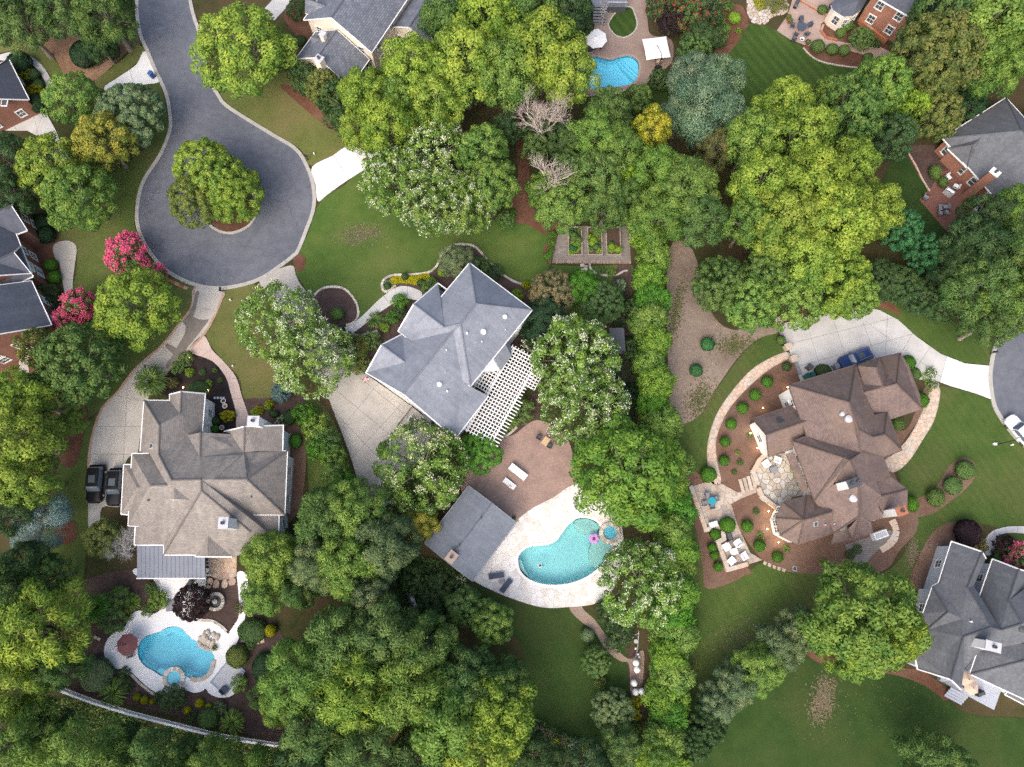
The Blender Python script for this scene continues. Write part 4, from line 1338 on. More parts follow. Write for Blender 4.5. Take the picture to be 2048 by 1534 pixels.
    def vent(s, px, py, kind="round", sz=0.3, mat="vent_white"):
        p, n = s.hit(px, py)
        m = MB()
        if kind == "round":
            m.lathe([(sz, -0.25), (sz, 0.12), (sz * 1.15, 0.14), (sz * 1.1, 0.24), (sz * 0.6, 0.31), (0.02, 0.33)], 12, p.x, p.y)
            m.v = [(a, b, c + p.z) for a, b, c in m.v]
        elif kind == "pipe":
            m.tube([p - Vector((0, 0, 0.2)), p + Vector((0, 0, 0.35))], [sz, sz], 8)
        else:
            u = Vector((0, 0, 1)).cross(n)
            u = u.normalized() if u.length > 0.01 else Vector((1, 0, 0))
            w = n.cross(u)
            c = p + n * 0.03
            vv = [c + u * a * sz + w * b * sz * 1.4 + n * k for k in (-0.05, 0.10) for a, b in ((-1, -1), (1, -1), (1, 1), (-1, 1))]
            m.add(vv, [(3, 2, 1, 0), (4, 5, 6, 7), (0, 1, 5, 4), (1, 2, 6, 5), (2, 3, 7, 6), (3, 0, 4, 7)])
            o = m.build("skylight", mat, s.root, world=True)
            g = MB()
            c2 = c + n * 0.104
            g.add([c2 + u * a * sz * 0.78 + w * b * sz * 1.2 for a, b in ((-1, -1), (1, -1), (1, 1), (-1, 1))], [(0, 1, 2, 3)])
            g.build("pane", "glass", o, world=True)
            return o
        return m.build("roof_vent", mat, s.root, world=True, smooth=False)
    def chimney(s, px, py, zt, sx, sy, rz, mat, pots=1, zb=None, capm=None):
        p = P(px, py, zt)
        zb = 0.0 if zb is None else zb
        m = MB().box(p.x, p.y, (zt + zb) / 2, sx, sy, zt - zb, rz)
        o = m.build("chimney", mat, s.root, world=True, uv=True)
        MB().box(p.x, p.y, zt + 0.06, sx + 0.16, sy + 0.16, 0.12, rz).build("chimney_cap", capm or "light_gray", o, world=True)
        for k in range(pots):
            q = Vector((math.cos(rz), math.sin(rz), 0)) * sx * (0.28 * (k - (pots - 1) / 2) * 2)
            MB().lathe([(0.2, zt + 0.11), (0.17, zt + 0.45), (0.21, zt + 0.46), (0.21, zt + 0.52), (0.12, zt + 0.52), (0.12, zt + 0.4)], 10, p.x + q.x, p.y + q.y).build("flue", "dark_gray", o, world=True)
        return o

# ---------------- main house
h = House("gray_house", "large blue-gray hip-roofed house with pergola at the photo centre", 900, 700, "roof_gray", "siding_white")
h.wing((1064, 620), (941, 773), (939, 526), 5.4, 9.2, "hh", roof=False)
h.wing((910, 877), (977, 792), (732, 745), 4.3, 5.4, "go", t=0.44, roof=False)
h.wing((796, 662), (905, 744), (876, 566), 4.8, 5.9, "go", roof=False)
h.wing((732, 745), (812, 803), (806, 666), 4.5, 5.6, "go", roof=False)
N0, E0, S0, W0, AN, AS = (840, 100, 5.5), (1320, 460, 5.5), (848, 1045, 5.5), (622, 360, 5.5), (890, 412, 9.8), (770, 567, 9.8)
X1, X2 = (715, 622, 9.3), (330, 1105, 9.3)
Y1, Y2 = (165, 727, 6.7), (345, 860, 7.2)
Z1, Z2 = (412, 415, 7.8), (648, 594, 8.6)
h.trace((720, 500), 3.834, [
    (N0, E0, AN), (E0, S0, AS, AN), (N0, AN, AS, Z2, W0), (AS, S0, (788, 1003, 6.0), (737, 700, 8.8), X1), (AS, X1, Z2),
    (X1, X2, (45, 942, 4.6), Y2, (330, 650, 5.0), (392, 695, 5.6)), (X2, (730, 1447, 4.3), (985, 1120, 4.3), (850, 1048, 5.2), (788, 1003, 6.0), (737, 700, 8.8), X1),
    (Y1, (327, 643, 4.7), (332, 650, 5.0), Y2), (Y1, Y2, (45, 942, 4.6)),
    (Z1, (598, 254, 4.9), W0, Z2), (Z1, Z2, X1, (392, 695, 5.6), (292, 620, 4.9))],
    [(W0, N0, E0, S0, (788, 1003, 5.6)), ((45, 942, 4.6), X2, (730, 1447, 4.3), (985, 1120, 4.3)), ((45, 942, 4.6), Y1, (327, 643, 4.7)), ((392, 695, 5.5), (292, 620, 4.9), Z1, (598, 254, 4.9), (662, 300, 4.9))],
    [(AN, AS, Z2), (N0, AN, E0), (AS, S0), (X1, X2), (Y1, Y2), (Z1, Z2), (AS, X1)])
# bay roof on the pergola side
ev = [P(968, 744, 3.3), P(1002, 740, 3.3), P(1023, 712, 3.3), P(1020, 678, 3.3)]
tp = [P(964, 743, 5.1), P(987, 713, 5.1), P(1010, 686, 5.1)]
h.shell(ev + tp, [(0, 1, 5, 4), (1, 2, 5), (2, 3, 6, 5)])
MB().prism([P(x, y, 3.2).to_2d() for x, y in ((974, 738), (1000, 733), (1016, 709), (1013, 690), (985, 715))], 0, 3.1).build("bay_wall", "siding_white", h.root, world=True)
h.windows()
h.done()
for x, y, k, z in ((879, 769, "round", 0.28), (967, 664, "round", 0.32), (1010, 634, "round", 0.26), (934, 667, "pipe", 0.14), (895, 783, "pipe", 0.12), (893, 701, "pipe", 0.08), (891, 745, "pipe", 0.06), (1011, 660, "pipe", 0.06), (964, 684, "pipe", 0.07)):
    h.vent(x, y, k, z)
h.chimney(857, 832, 6.4, 1.1, 0.75, R(-37), "mid_gray", 0, capm="dark_gray")
# stair well beside the garage wall
t = thing("areaway_wall", "low concrete wall round the basement stair below the main house", "wall", P(815, 838))
for a, b in (((824, 813), (795, 850)), ((795, 850), (808, 866))):
    p, q = P(*a).to_2d(), P(*b).to_2d()
    L, Q = strip([p, q], 0.22)
    MB().prism(L + Q[::-1], 0, 0.7).build("wall_side", "concrete_tan", t, world=True)
t = thing("utility_box", "white air conditioner box by the basement stair", "appliance", P(825, 842), R(-37))
MB().box(0, 0, 0.5, 1.0, 0.75, 0.9).build("casing", "light_gray", t)
MB().lathe([(0.33, 0.95), (0.33, 0.99), (0.05, 1.0)], 14).build("fan_grille", "dark_gray", t)

# ---------------- pergola
def pergola():
    a, b, c = P(1024, 694, 2.9), P(930, 857, 2.9), P(1071, 732, 2.9)
    u = (b - a); L = u.length; u.normalize()
    w = (c - a); w -= u * w.dot(u); W = w.length; w.normalize()
    root = thing("pergola", "white slatted pergola along the terrace side of the main house", "pergola", (a.x, a.y, 0))
    def bm_(p, q, wd, ht, nm):
        MB().bar(p, q, wd, ht).build(nm, "beam_white", root, world=True)
    n = int(L / 0.46)
    for i in range(n + 1):
        p = a + u * (L * i / n)
        # leave out where the house stands
        s0 = 0.0
        if L * 0.30 < L * i / n < L * 0.56: s0 = -1.9
        ext = 0.9 if i > n * 0.45 else 0.45
        bm_(p + w * s0 - w * 0.1, p + w * (W + ext), 0.12, 0.16, "rafter")
    m = int(W / 0.42)
    for j in range(m + 1):
        p = a + w * (W * j / m) + Vector((0, 0, 0.13))
        bm_(p - u * 0.3, p + u * (L + 0.3), 0.10, 0.06, "slat")
    for j in range(1, 5):
        p = a - w * (0.42 * j) + Vector((0, 0, 0.13))
        bm_(p + u * L * 0.31, p + u * L * 0.56, 0.10, 0.06, "slat")
    for j in (0.06, 0.97):
        p = a + w * W * j - Vector((0, 0, 0.17))
        bm_(p - u * 0.2, p + u * (L + 0.2), 0.18, 0.2, "beam")
    for i in range(5):
        p = a + u * (L * i / 4) + w * W * 0.97
        MB().lathe([(0.2, 0), (0.2, 0.25), (0.13, 0.3), (0.13, 2.5), (0.18, 2.62)], 12, p.x, p.y).build("column", "beam_white", root, world=True)
    # wider bay at the upper right
    p0 = a + w * W + u * 0.3
    for k in range(9):
        q = p0 + u * (0.42 * k)
        bm_(q, q + w * (1.5 - 0.06 * abs(k - 4)), 0.12, 0.15, "rafter")
    for k in (0.5, 0.95, 1.4):
        bm_(p0 + w * k + Vector((0, 0, 0.13)), p0 + w * k + u * 3.5 + Vector((0, 0, 0.13)), 0.10, 0.06, "slat")
    return root
pergola()
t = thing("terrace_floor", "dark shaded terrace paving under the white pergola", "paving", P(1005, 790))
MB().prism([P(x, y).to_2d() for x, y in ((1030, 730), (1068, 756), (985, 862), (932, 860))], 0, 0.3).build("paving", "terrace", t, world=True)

# ---------------- pool house
h = House("pool_house", "small gray gable-roofed pool house beside the teal pool", 940, 1085, "roof_pool_house", "siding_gray", trim="mid_gray")
h.wing((1032, 1045), (945, 1162), (938, 972), 3.0, 4.5, "gg", t=0.5)
h.windows(1)
h.done()
for x, y in ((918, 1092), (914, 1097), (910, 1101), (962, 1036)):
    h.vent(x, y, "pipe", 0.13, "dark_gray")
h.chimney(903, 1114, 5.0, 1.25, 1.0, R(53), "brick_red", 1, capm="coping_brick")

# ---------------- tan house
h = House("tan_house", "big tan-shingled house with many hips beside two black cars", 400, 960, "roof_tan", "siding_white")
h.wing((288, 801), (281, 925), (409, 800), 4.0, 6.8, "ho", roof=False)
h.wing((411, 787), (409, 850), (338, 799), 4.1, 5.2, "go", t=0.55, roof=False)
h.wing((461, 868), (461, 965), (374, 868), 4.6, 5.7, "go", roof=False)
h.wing((567, 850), (565, 950), (447, 852), 4.4, 5.5, "go", roof=False)
h.wing((420, 901), (575, 901), (420, 1030), 4.3, 8.4, "oh", inset=(0, 5.2), roof=False)
h.wing((268, 868), (520, 868), (268, 1090), 4.0, 9.6, "hh", inset=(6.2, 7.0), roof=False)
h.wing((327, 905), (327, 1112), (558, 905), 4.0, 9.5, "oh", t=0.46, inset=(0, 8.0), roof=False)
h.wing((264, 908), (350, 908), (258, 1052), 3.7, 6.8, "ho", inset=(3.2, 0), roof=False)
h.wing((247, 929), (310, 929), (243, 1028), 3.3, 5.9, "ho", inset=(2.4, 0), roof=False)
h.wing((464, 1113), (463, 1060), (391, 1113), 3.9, 5.0, "go", roof=False)
A1, A8, A9, A7 = (468, 148, 4.0), (580, 330, 7.2), (574, 542, 7.3), (730, 246, 6.6)
D1, D2, D3, FR = (783, 402, 5.6), (877, 562, 7.8), (1190, 528, 7.4), (880, 383, 7.6)
G1, G2 = (1202, 340, 7.7), (1196, 528, 7.7)
M0, M1 = (672, 733, 9.4), (884, 728, 9.5)
K1, K2, K3, K4, K5 = (1515, 518, 4.3), (1495, 985, 4.3), (1217, 725, 8.2), (980, 725, 8.6), (1265, 985, 4.6)
SA, S3, S8, S9 = (886, 808, 9.3), (1245, 1110, 5.8), (610, 1278, 4.0), (612, 1222, 4.2)
h.trace((160, 760), 3.652, [
    (A1, A8, A9, (440, 525, 4.0)), (A1, (655, 150, 4.0), A7, A8), ((655, 105, 4.0), (740, 84, 6.6), A7, (655, 150, 4.0)), ((740, 84, 6.6), (915, 100, 4.0), (893, 376, 4.2), A7), (A7, (893, 376, 4.2), D1, (700, 470, 6.0), A9, A8),
    ((505, 532, 5.2), A9, M0, (636, 768, 8.4)), (A9, (700, 470, 6.0), D1, D2, D3, (1180, 545, 7.4), K4, M1, M0),
    (D1, FR, D2), (FR, (1105, 396, 5.0), D3, D2), ((1052, 376, 4.4), G1, G2, D3, (1105, 396, 5.0)), (G1, (1485, 330, 4.4), (1480, 520, 4.5), (1280, 520, 6.0), G2),
    (K1, (1280, 520, 4.6), G2, D3, K4, K3), (K1, K2, K3), (K3, K2, K5, K4), (M1, K4, K5, (1455, 990, 4.3), (1450, 1175, 4.0), (1300, 1210, 4.0), S3, SA),
    (SA, S3, (1245, 1190, 4.6), (1160, 1280, 4.0), (1110, 1292, 4.0), (845, 1290, 4.0), (840, 1278, 4.0), S8), (M1, SA, S8, S9), (S3, (1300, 1210, 4.0), (1160, 1280, 4.0), (1245, 1190, 4.6)),
    (M0, M1, S9, (610, 1206, 4.1), (396, 1206, 4.0), (470, 1068, 4.9), (512, 772, 7.7), (636, 768, 8.4)), ((396, 1206, 4.0), (404, 1072, 4.3), (470, 1068, 4.9)), ((512, 772, 7.7), (470, 1068, 4.9), (352, 1065, 3.9)),
    ((380, 538, 4.1), (505, 536, 4.6), (636, 768, 8.4), (512, 772, 7.7)), ((380, 538, 4.1), (512, 772, 7.7), (352, 1065, 3.9)),
    ((320, 618, 3.6), (384, 618, 3.8), (478, 780, 5.9), (416, 780, 5.9)), ((320, 618, 3.6), (416, 780, 5.9), (300, 980, 3.6)), ((416, 780, 5.9), (478, 780, 5.9), (357, 985, 3.7), (300, 980, 3.6))],
    [((440, 525, 4.0), A1, (655, 150, 4.0), (655, 105, 4.0), (740, 84, 6.6), (915, 100, 4.0), (893, 376, 4.2)), ((1052, 376, 4.4), G1, (1485, 330, 4.4), (1480, 520, 4.5)), ((1280, 520, 4.6), K1, K2, K5), ((1455, 990, 4.3), (1450, 1175, 4.0)),
     ((1110, 1292, 4.0), (845, 1290, 4.0), (840, 1278, 4.0), S8, S9, (610, 1206, 4.1), (396, 1206, 4.0), (404, 1072, 4.3)), ((470, 1068, 4.8), (352, 1065, 3.9), (380, 538, 4.1), (505, 536, 4.6)), ((357, 985, 3.7), (300, 980, 3.6), (320, 618, 3.6), (384, 618, 3.8))],
    [(A1, A8, A9), ((740, 84, 6.6), A7), (FR, D2), (G1, G2), (M0, M1), (K4, K3), (K1, K3, K2), (M1, SA), (SA, S8), (SA, S3), ((512, 772, 7.7), (636, 768, 8.4)), ((416, 780, 5.9), (478, 780, 5.9)), (A9, M0)])
h.windows()
h.done()
def dormer(h, back, front, left, right, up=0.0):
    b = h.hit(*back)[0]
    l, r = h.hit(*left)[0], h.hit(*right)[0]
    f = P(*front, b.z + up)
    h.shell([b, f, l], [(0, 1, 2)], name="roof_slope"); h.shell([b, r, f], [(0, 1, 2)], name="roof_slope")
    MB().add([l, r, f], [(0, 1, 2)]).build("dormer_wall", h.wallm, h.root, world=True)
dormer(h, (416, 1072), (415, 1113), (392, 1112), (463, 1112))
dormer(h, (348, 974), (349, 999), (331, 1000), (379, 1000))
h.done()
h.chimney(447, 1046, 9.2, 1.0, 1.2, 0, "siding_white", 1)
h.chimney(507, 842, 7.6, 1.3, 1.1, 0, "siding_white", 1)
h.vent(319 - 15, 892, "sky", 0.3, "light_gray")
h.vent(298, 1001, "pipe", 0.1, "dark_gray"); h.vent(504, 994, "pipe", 0.1, "dark_gray")
# standing seam porch roof
pr = thing("metal_porch_roof", "blue-gray standing seam metal roof over the tan house porch", "porch roof", P(341, 1125))
x0, x1 = P(274, 1156, 2.8), P(410, 1156, 2.8)
y0, y1 = P(274, 1088, 3.7), P(410, 1088, 3.7)
npan = 16
for i in range(npan):
    a0, a1 = i / npan, (i + 1) / npan
    p = [x0.lerp(x1, a0), x0.lerp(x1, a1), y0.lerp(y1, a1), y0.lerp(y1, a0)]
    g = (x1 - x0).normalized() * 0.01
    p = [p[0] + g, p[1] - g, p[2] - g, p[3] + g]
    MB().add(p + [q - Vector((0, 0, 0.06)) for q in p], [(0, 1, 2, 3), (7, 6, 5, 4), (0, 4, 5, 1), (1, 5, 6, 2), (2, 6, 7, 3), (3, 7, 4, 0)]).build("roof_panel", "metal_roof", pr, world=True)
    if i:
        MB().bar(x0.lerp(x1, a0) + Vector((0, 0, 0.02)), y0.lerp(y1, a0) + Vector((0, 0, 0.02)), 0.03, 0.06).build("seam", "metal_roof", pr, world=True)
MB().bar(x0 - Vector((0.05, 0.05, 0.06)), x1 + Vector((0.05, -0.05, -0.06)), 0.12, 0.14).build("gutter", "white", pr, world=True)
for k in (0.03, 0.5, 0.97):
    q = x0.lerp(x1, k)
    MB().box(q.x, q.y + 0.3, 1.35, 0.2, 0.2, 2.7).build("post", "white", pr, world=True)
t = thing("trellis", "small dark trellis roof at the right end of the metal porch roof", "trellis", P(413, 1130))
for k in range(5):
    a, b = P(410, 1116 + 7 * k, 2.9), P(420, 1116 + 7 * k, 2.9)
    MB().bar(a, b, 0.1, 0.12).build("slat", "dark_gray", t, world=True)
for k in (411, 419):
    MB().bar(P(k, 1114, 2.8), P(k, 1147, 2.8), 0.1, 0.12).build("beam", "dark_gray", t, world=True)
    q = P(k, 1146, 0)
    MB().box(q.x, q.y, 1.36, 0.12, 0.12, 2.72).build("post", "dark_gray", t, world=True)

# ---------------- brown house
h = House("brown_house", "sprawling brown-shingled house with white walls and curved stone walks", 1690, 900, "roof_brown", "siding_white", trim=plain("fascia_brown", (0.13, 0.09, 0.075), 0.7, 0.1, 3))
h.wing((1576, 770), (1640, 945), (1712, 730), 4.8, 9.4, "hh", inset=(None, 2.0), roof=False)
h.wing((1844, 818), (1700, 861), (1801, 706), 3.6, 7.6, "ho", inset=(4.2, 0), roof=False)
h.wing((1804, 902), (1710, 928), (1773, 824), 4.3, 7.6, "ho", inset=(3.2, 0), roof=False)
h.wing((1586, 885), (1740, 836), (1629, 1001), 4.6, 9.2, "ho", inset=(5.0, 0), roof=False)
h.wing((1785, 953), (1650, 998), (1765, 905), 4.2, 7.5, "ho", inset=(2.4, 0), roof=False)
h.wing((1667, 1067), (1605, 895), (1763, 1036), 4.3, 8.8, "hh", inset=(3.2, 4.0), roof=False)
h.wing((1812, 1030), (1720, 1058), (1795, 940), 3.4, 6.3, "ho", inset=(2.6, 0), roof=False)
h.wing((1744, 1064), (1722, 1010), (1702, 1078), 3.2, 4.3, "go", roof=False)
h.wing((1506, 838), (1600, 806), (1536, 913), 3.0, 5.2, "go", t=0.5)
P1, P2, P3, P4, P5, B1 = (372, 308, 4.8), (888, 152, 4.8), (838, 440, 9.4), (922, 828, 9.2), (512, 700, 4.9), (905, 648, 9.4)
Q1, Q2 = (1045, 172, 7.0), (1098, 316, 7.2)
R1 = (1200, 297, 7.6)
N1, N2, N3, N4, N5 = (1127, 512, 4.3), (1240, 808, 4.3), (1102, 858, 4.4), (1108, 685, 7.2), (1012, 705, 7.4)
W1, W2, W3 = (402, 738, 4.6), (572, 1195, 4.6), (802, 868, 9.0)
T0, T1 = (840, 886, 8.9), (905, 1028, 8.7)
h.trace((1480, 690), 3.834, [
    (P1, P3, B1, P4, P5), (P1, P2, P3), (P3, P2, (945, 300, 5.6), (950, 362, 6.9), (1030, 535, 5.2), (1012, 705, 7.4), B1),
    ((905, 162, 4.9), Q1, Q2, (945, 300, 5.5)), ((905, 155, 4.9), (1070, 97, 4.9), Q1), ((1070, 97, 4.9), (1117, 212, 5.0), Q2, Q1),
    ((1074, 96, 3.8), (1228, 62, 3.8), R1, (1098, 320, 7.1), (1116, 212, 4.9)), ((1228, 62, 3.8), (1290, 160, 3.7), (1377, 385, 3.6), (1392, 490, 3.7), R1), (R1, (1392, 492, 3.7), (1155, 568, 3.8), (1030, 532, 5.2), (950, 362, 6.9)), ((945, 300, 5.5), Q2, R1, (950, 362, 6.9)),
    ((1030, 535, 5.2), N1, N4, N5), (N1, N2, N4), (N5, N4, N2, N3, (928, 800, 8.6)), (B1, N5, (928, 800, 8.6), P4),
    (W1, W3, W2), (W1, P5, P4, W3), (W3, T0, (710, 1070, 6.2), W2), (W3, P4, T0), (T0, T1, (715, 1070, 6.1)),
    (T0, P4, (928, 800, 8.6), N3, (1157, 1006, 4.3), (1050, 1046, 5.4), (1086, 1157, 6.0), T1),
    ((1157, 1012, 4.2), (1283, 1108, 3.9), (1086, 1157, 6.2), (1050, 1040, 4.6)), ((1086, 1157, 6.2), (1283, 1108, 3.9), (1278, 1292, 3.5), (1098, 1294, 3.6), (1050, 1205, 5.2)),
    (W2, (710, 1072, 6.2), T1, (915, 1312, 7.2), (724, 1440, 4.2), (690, 1372, 4.4)), (T1, (1086, 1157, 6.0), (1050, 1205, 5.2), (1096, 1330, 4.0), (1000, 1352, 4.2), (915, 1312, 7.2)),
    ((915, 1314, 7.1), (868, 1490, 4.2), (830, 1412, 4.5)), ((915, 1314, 7.1), (1000, 1352, 4.4), (1016, 1436, 3.9), (868, 1490, 4.2)), ((724, 1440, 3.7), (838, 1410, 3.9), (862, 1488, 3.2), (700, 1527, 3.2))],
    [(P5, P1, P2), ((905, 155, 4.8), (1070, 97, 4.8)), ((1074, 96, 3.7), (1228, 62, 3.7), (1290, 160, 3.6), (1377, 385, 3.5), (1392, 490, 3.6), (1155, 568, 3.7)), ((1030, 535, 5.0), N1, N2, N3), (P5, W1, W2), ((1157, 1012, 4.1), (1283, 1108, 3.8), (1278, 1292, 3.4), (1098, 1294, 3.5)), ((1000, 1352, 4.2), (1016, 1436, 3.8), (868, 1490, 4.1)), ((862, 1488, 3.1), (700, 1527, 3.1))],
    [(P1, P3, P2), (P3, B1, N5, N4, N2), (N4, N1), (B1, P4, T0), (W1, W3, W2), (W3, P4), (Q1, Q2), (R1, (950, 362, 6.9)), (R1, (1228, 62, 3.8)), (R1, (1392, 490, 3.7)), (T0, T1), ((1086, 1157, 6.2), (1283, 1108, 3.9)), (T1, (915, 1312, 7.2), (724, 1440, 4.2)), ((915, 1314, 7.1), (868, 1490, 4.2))])
# round-ended sun room
he = 3.3
E = [P(x, y, he) for x, y in ((1613, 990), (1565, 1005), (1551, 1036), (1560, 1071), (1596, 1090), (1670, 1066), (1662, 985))]
ap, ap2 = P(1608, 1040, 5.6), P(1664, 1024, 5.6)
h.shell(E + [ap, ap2], [(0, 1, 7), (1, 2, 7), (2, 3, 7), (3, 4, 7), (4, 5, 8, 7), (6, 0, 7, 8)])
m = MB()
for k in range(6):
    if k in (0, 1, 2, 3, 4):
        m.tube([E[k] + Vector((0, 0, 0.02)), ap + Vector((0, 0, 0.02))], [0.1, 0.1], 5)
m.tube([ap, ap2], [0.1, 0.1], 5)
m.build("ridge_cap", "roof_brown", h.root, world=True)
cc = sum((Vector((e.x, e.y)) for e in E), Vector((0, 0))) / 7
wl = [Vector((e.x, e.y)) + (cc - Vector((e.x, e.y))).normalized() * 0.4 for e in E]
MB().prism(wl, 0, he - 0.17).build("wall", "siding_white", h.root, world=True)
for k in range(4):
    a, b = wl[k], wl[k + 1]
    d = (b - a); ln = d.length; d.normalize()
    nr = Vector((d.y, -d.x, 0))
    if nr.to_2d().dot((a + b) / 2 - cc) < 0: nr = -nr
    for f in (0.3, 0.7):
        q = a + d * ln * f
        h.window(Vector((q.x, q.y, 0)), nr, 1.7, 0.8, 1.6, frame="white")
# lean-to roof strip beside the terrace
V = [P(1572, 908, 3.0), P(1607, 988, 3.0), P(1618, 985, 3.5), P(1586, 903, 3.5)]
h.shell(V, [(0, 1, 2, 3)])
MB().prism([P(x, y).to_2d() for x, y in ((1578, 914), (1610, 985), (1640, 975), (1605, 905))], 0, 2.85).build("wall", "siding_white", h.root, world=True)
h.windows()
h.done()
h.chimney(1708, 966, 9.6, 1.5, 0.9, R(18), "siding_white", 2, capm="dark_gray")
h.chimney(1803, 1022, 6.8, 1.2, 0.9, R(18), "siding_white", 1, capm="terracotta")
h.vent(1560, 842, "sky", 0.32, "dark_gray")
h.vent(1631, 1047, "sky", 0.26, "light_gray")
for x, y, k, z in ((1697, 838, "round", 0.42), (1684, 828, "round", 0.26), (1706, 997, "round", 0.42), (1649, 1050, "pipe", 0.09), (1667, 1048, "pipe", 0.07)):
    h.vent(x, y, k, z, "light_gray")

# ---------------- lower right house
h = House("slate_house", "slate gray-roofed house with white siding at lower right edge", 1950, 1240, "roof_slate", "siding_gray")
h.wing((1903, 1083), (1853, 1240), (1975, 1107), 3.6, 4.7, "go", roof=False)
h.wing((1864, 1171), (1935, 1195), (1840, 1258), 3.5, 6.2, "ho", inset=(2.2, 0), roof=False)
h.wing((1984, 1118), (1944, 1250), (2066, 1143), 3.6, 4.7, "go", roof=False)
h.wing((2048, 1160), (2010, 1290), (2140, 1190), 3.6, 6.9, "gg", roof=False)
h.wing((1905, 1200), (2110, 1140), (1955, 1345), 3.4, 7.6, "ho", inset=(2.0, 0), roof=False)
h.wing((1833, 1337), (1872, 1205), (1922, 1380), 3.5, 4.6, "go", t=0.55, roof=False)
h.wing((1939, 1348), (2070, 1408), (1990, 1235), 3.4, 6.6, "ho", inset=(5.0, 0), roof=False)
GA, GB, GC, GD = (765, 181, 6.4), (640, 479, 6.4), (838, 806, 7.4), (610, 885, 7.4)
GE, GF, GG, GH = (922, 829, 6.9), (1070, 325, 6.6), (982, 587, 6.6), (1090, 779, 7.3)
GI, GJ, GK = (480, 681, 6.0), (600, 735, 5.7), (505, 1240, 7.0)
h.trace((1780, 1060), 4.146, [
    ((510, 95, 3.6), GA, GB, GC, GD, GJ, (420, 440, 3.9), (400, 440, 3.6)), (GA, (795, 235, 4.4), (702, 432, 4.6), (695, 466, 4.9), GB), (GB, (695, 466, 4.9), GE, GC),
    ((352, 468, 3.6), GI, (303, 830, 3.8), (272, 690, 3.6)), ((352, 462, 3.6), (420, 440, 3.9), GJ, GI), (GI, GJ, (303, 830, 3.8)),
    ((303, 830, 3.8), GJ, GD, GK, (228, 1155, 3.5), (195, 1000, 3.6)), (GD, (617, 1150, 4.6), (590, 1325, 3.6), GK),
    (GD, GC, GE, GH, (1180, 755, 7.3), (1180, 930, 5.0), (905, 970, 5.0), (725, 1008, 4.4), (617, 1150, 4.6)),
    ((850, 240, 3.6), GF, GG, GH, GE, (735, 570, 3.7)), (GF, (1180, 360, 4.0), (1180, 430, 5.0), GG), (GG, (1180, 440, 5.0), (1180, 755, 7.3), GH),
    ((725, 1005, 3.8), (905, 968, 4.6), (1180, 935, 5.0), (1180, 1066, 6.5), (1085, 1090, 6.4), (662, 1194, 3.5)), ((662, 1195, 3.5), (1085, 1090, 6.4), (1180, 1066, 6.5), (1180, 1435, 3.5))],
    [((510, 95, 3.6), (400, 440, 3.6), (352, 465, 3.6), (272, 690, 3.6)), ((510, 95, 3.6), GA, (795, 235, 4.4)), ((735, 570, 3.7), (850, 240, 3.6), GF, (1180, 360, 4.0)), ((195, 1000, 3.6), (228, 1155, 3.5), GK, (590, 1325, 3.6)), ((725, 1005, 3.8), (662, 1195, 3.5), (1180, 1435, 3.5))],
    [(GA, GB, GC), (GD, GC, GE, GH), (GD, GK), (GI, (303, 830, 3.8)), (GI, (352, 468, 3.6)), (GF, GG, GH), ((662, 1195, 3.5), (1085, 1090, 6.4), (1180, 1066, 6.5))])
h.windows(1)
h.wing((2010, 1388), (2080, 1425), (2018, 1372), 2.7, 3.3, "gg", win=False)
h.done()
h.chimney(1986, 1293, 8.6, 1.6, 0.95, R(-15), "siding_white", 1)
h.vent(2043, 1258, "round", 0.35, "dark_gray")
for x, y in ((1940, 1243),):
    h.vent(x, y, "pipe", 0.1)
t = thing("timber_deck", "gray-blue timber deck with steps behind the slate house", "deck", P(1940, 1395))
a, b, d = P(1880, 1362, 1.0), P(1988, 1420, 1.0), P(1905, 1320, 1.0)
u = (b - a); L = u.length; u.normalize(); w = (d - a); w -= u * w.dot(u); W = w.length; w.normalize()
nb = int(W / 0.28)
for i in range(nb):
    p = a + w * (0.28 * i + 0.14)
    MB().bar(p, p + u * L, 0.265, 0.05).build("deck_board", "deck_board_pale", t, world=True)
MB().prism([q.to_2d() for q in (a + (u + w) * 0.1, a + u * (L - 0.1) + w * 0.1, a + u * (L - 0.1) + w * (W - 0.1), a + u * 0.1 + w * (W - 0.1))], 0, 0.96).build("deck_base", "mid_gray", t, world=True)
for k in range(4):
    p = a + u * (L * 0.22) - w * (0.32 * k + 0.15)
    MB().bar(p + Vector((0, 0, -0.2 * (k + 1))), p + u * 2.2 + Vector((0, 0, -0.2 * (k + 1))), 0.31, 0.06).build("step", "deck_board_pale", t, world=True)
for k in range(14):
    p = a + u * (0.15 + 0.16 * k)
    MB().bar(p, p + Vector((0, 0, 0.95)), 0.04, 0.04).build("baluster", "mid_gray", t, world=True)
MB().bar(a + Vector((0, 0, 0.98)), a + u * 2.4 + Vector((0, 0, 0.98)), 0.08, 0.06).build("rail", "mid_gray", t, world=True)

# ---------------- brick house at top right
h = House("brick_house", "red brick house with white windows at the top right edge", 1800, 20, "roof_dark", "brick_red")
g = h.wing((1742, -12), (1828, 38), (1860, -215), 5.6, 9.5, "gg")
h.wing((1828, 44), (1775, -150), (1990, -5), 3.6, 7.5, "ho")
V = [P(1662, -2, 3.2), P(1688, -12, 3.4), P(1732, 4, 3.2), P(1728, 11, 3.0), P(1715, 14, 3.0), P(1690, 0, 3.0)]
h.windows(2, 3.0, 1.1, 1.5)
h.done()
t = MB().prism([P(x, y, 2.9).to_2d() for x, y in ((1664, 14), (1668, 22), (1688, 36), (1702, 34), (1720, 22), (1740, -10), (1690, -30))], 0, 3.0)
t.build("bay_wall", "siding_cream", h.root, world=True)
vv = [P(x, y, 3.05) for x, y in ((1662, 10), (1666, 20), (1688, 34), (1704, 32), (1722, 20), (1742, -14), (1690, -34))]
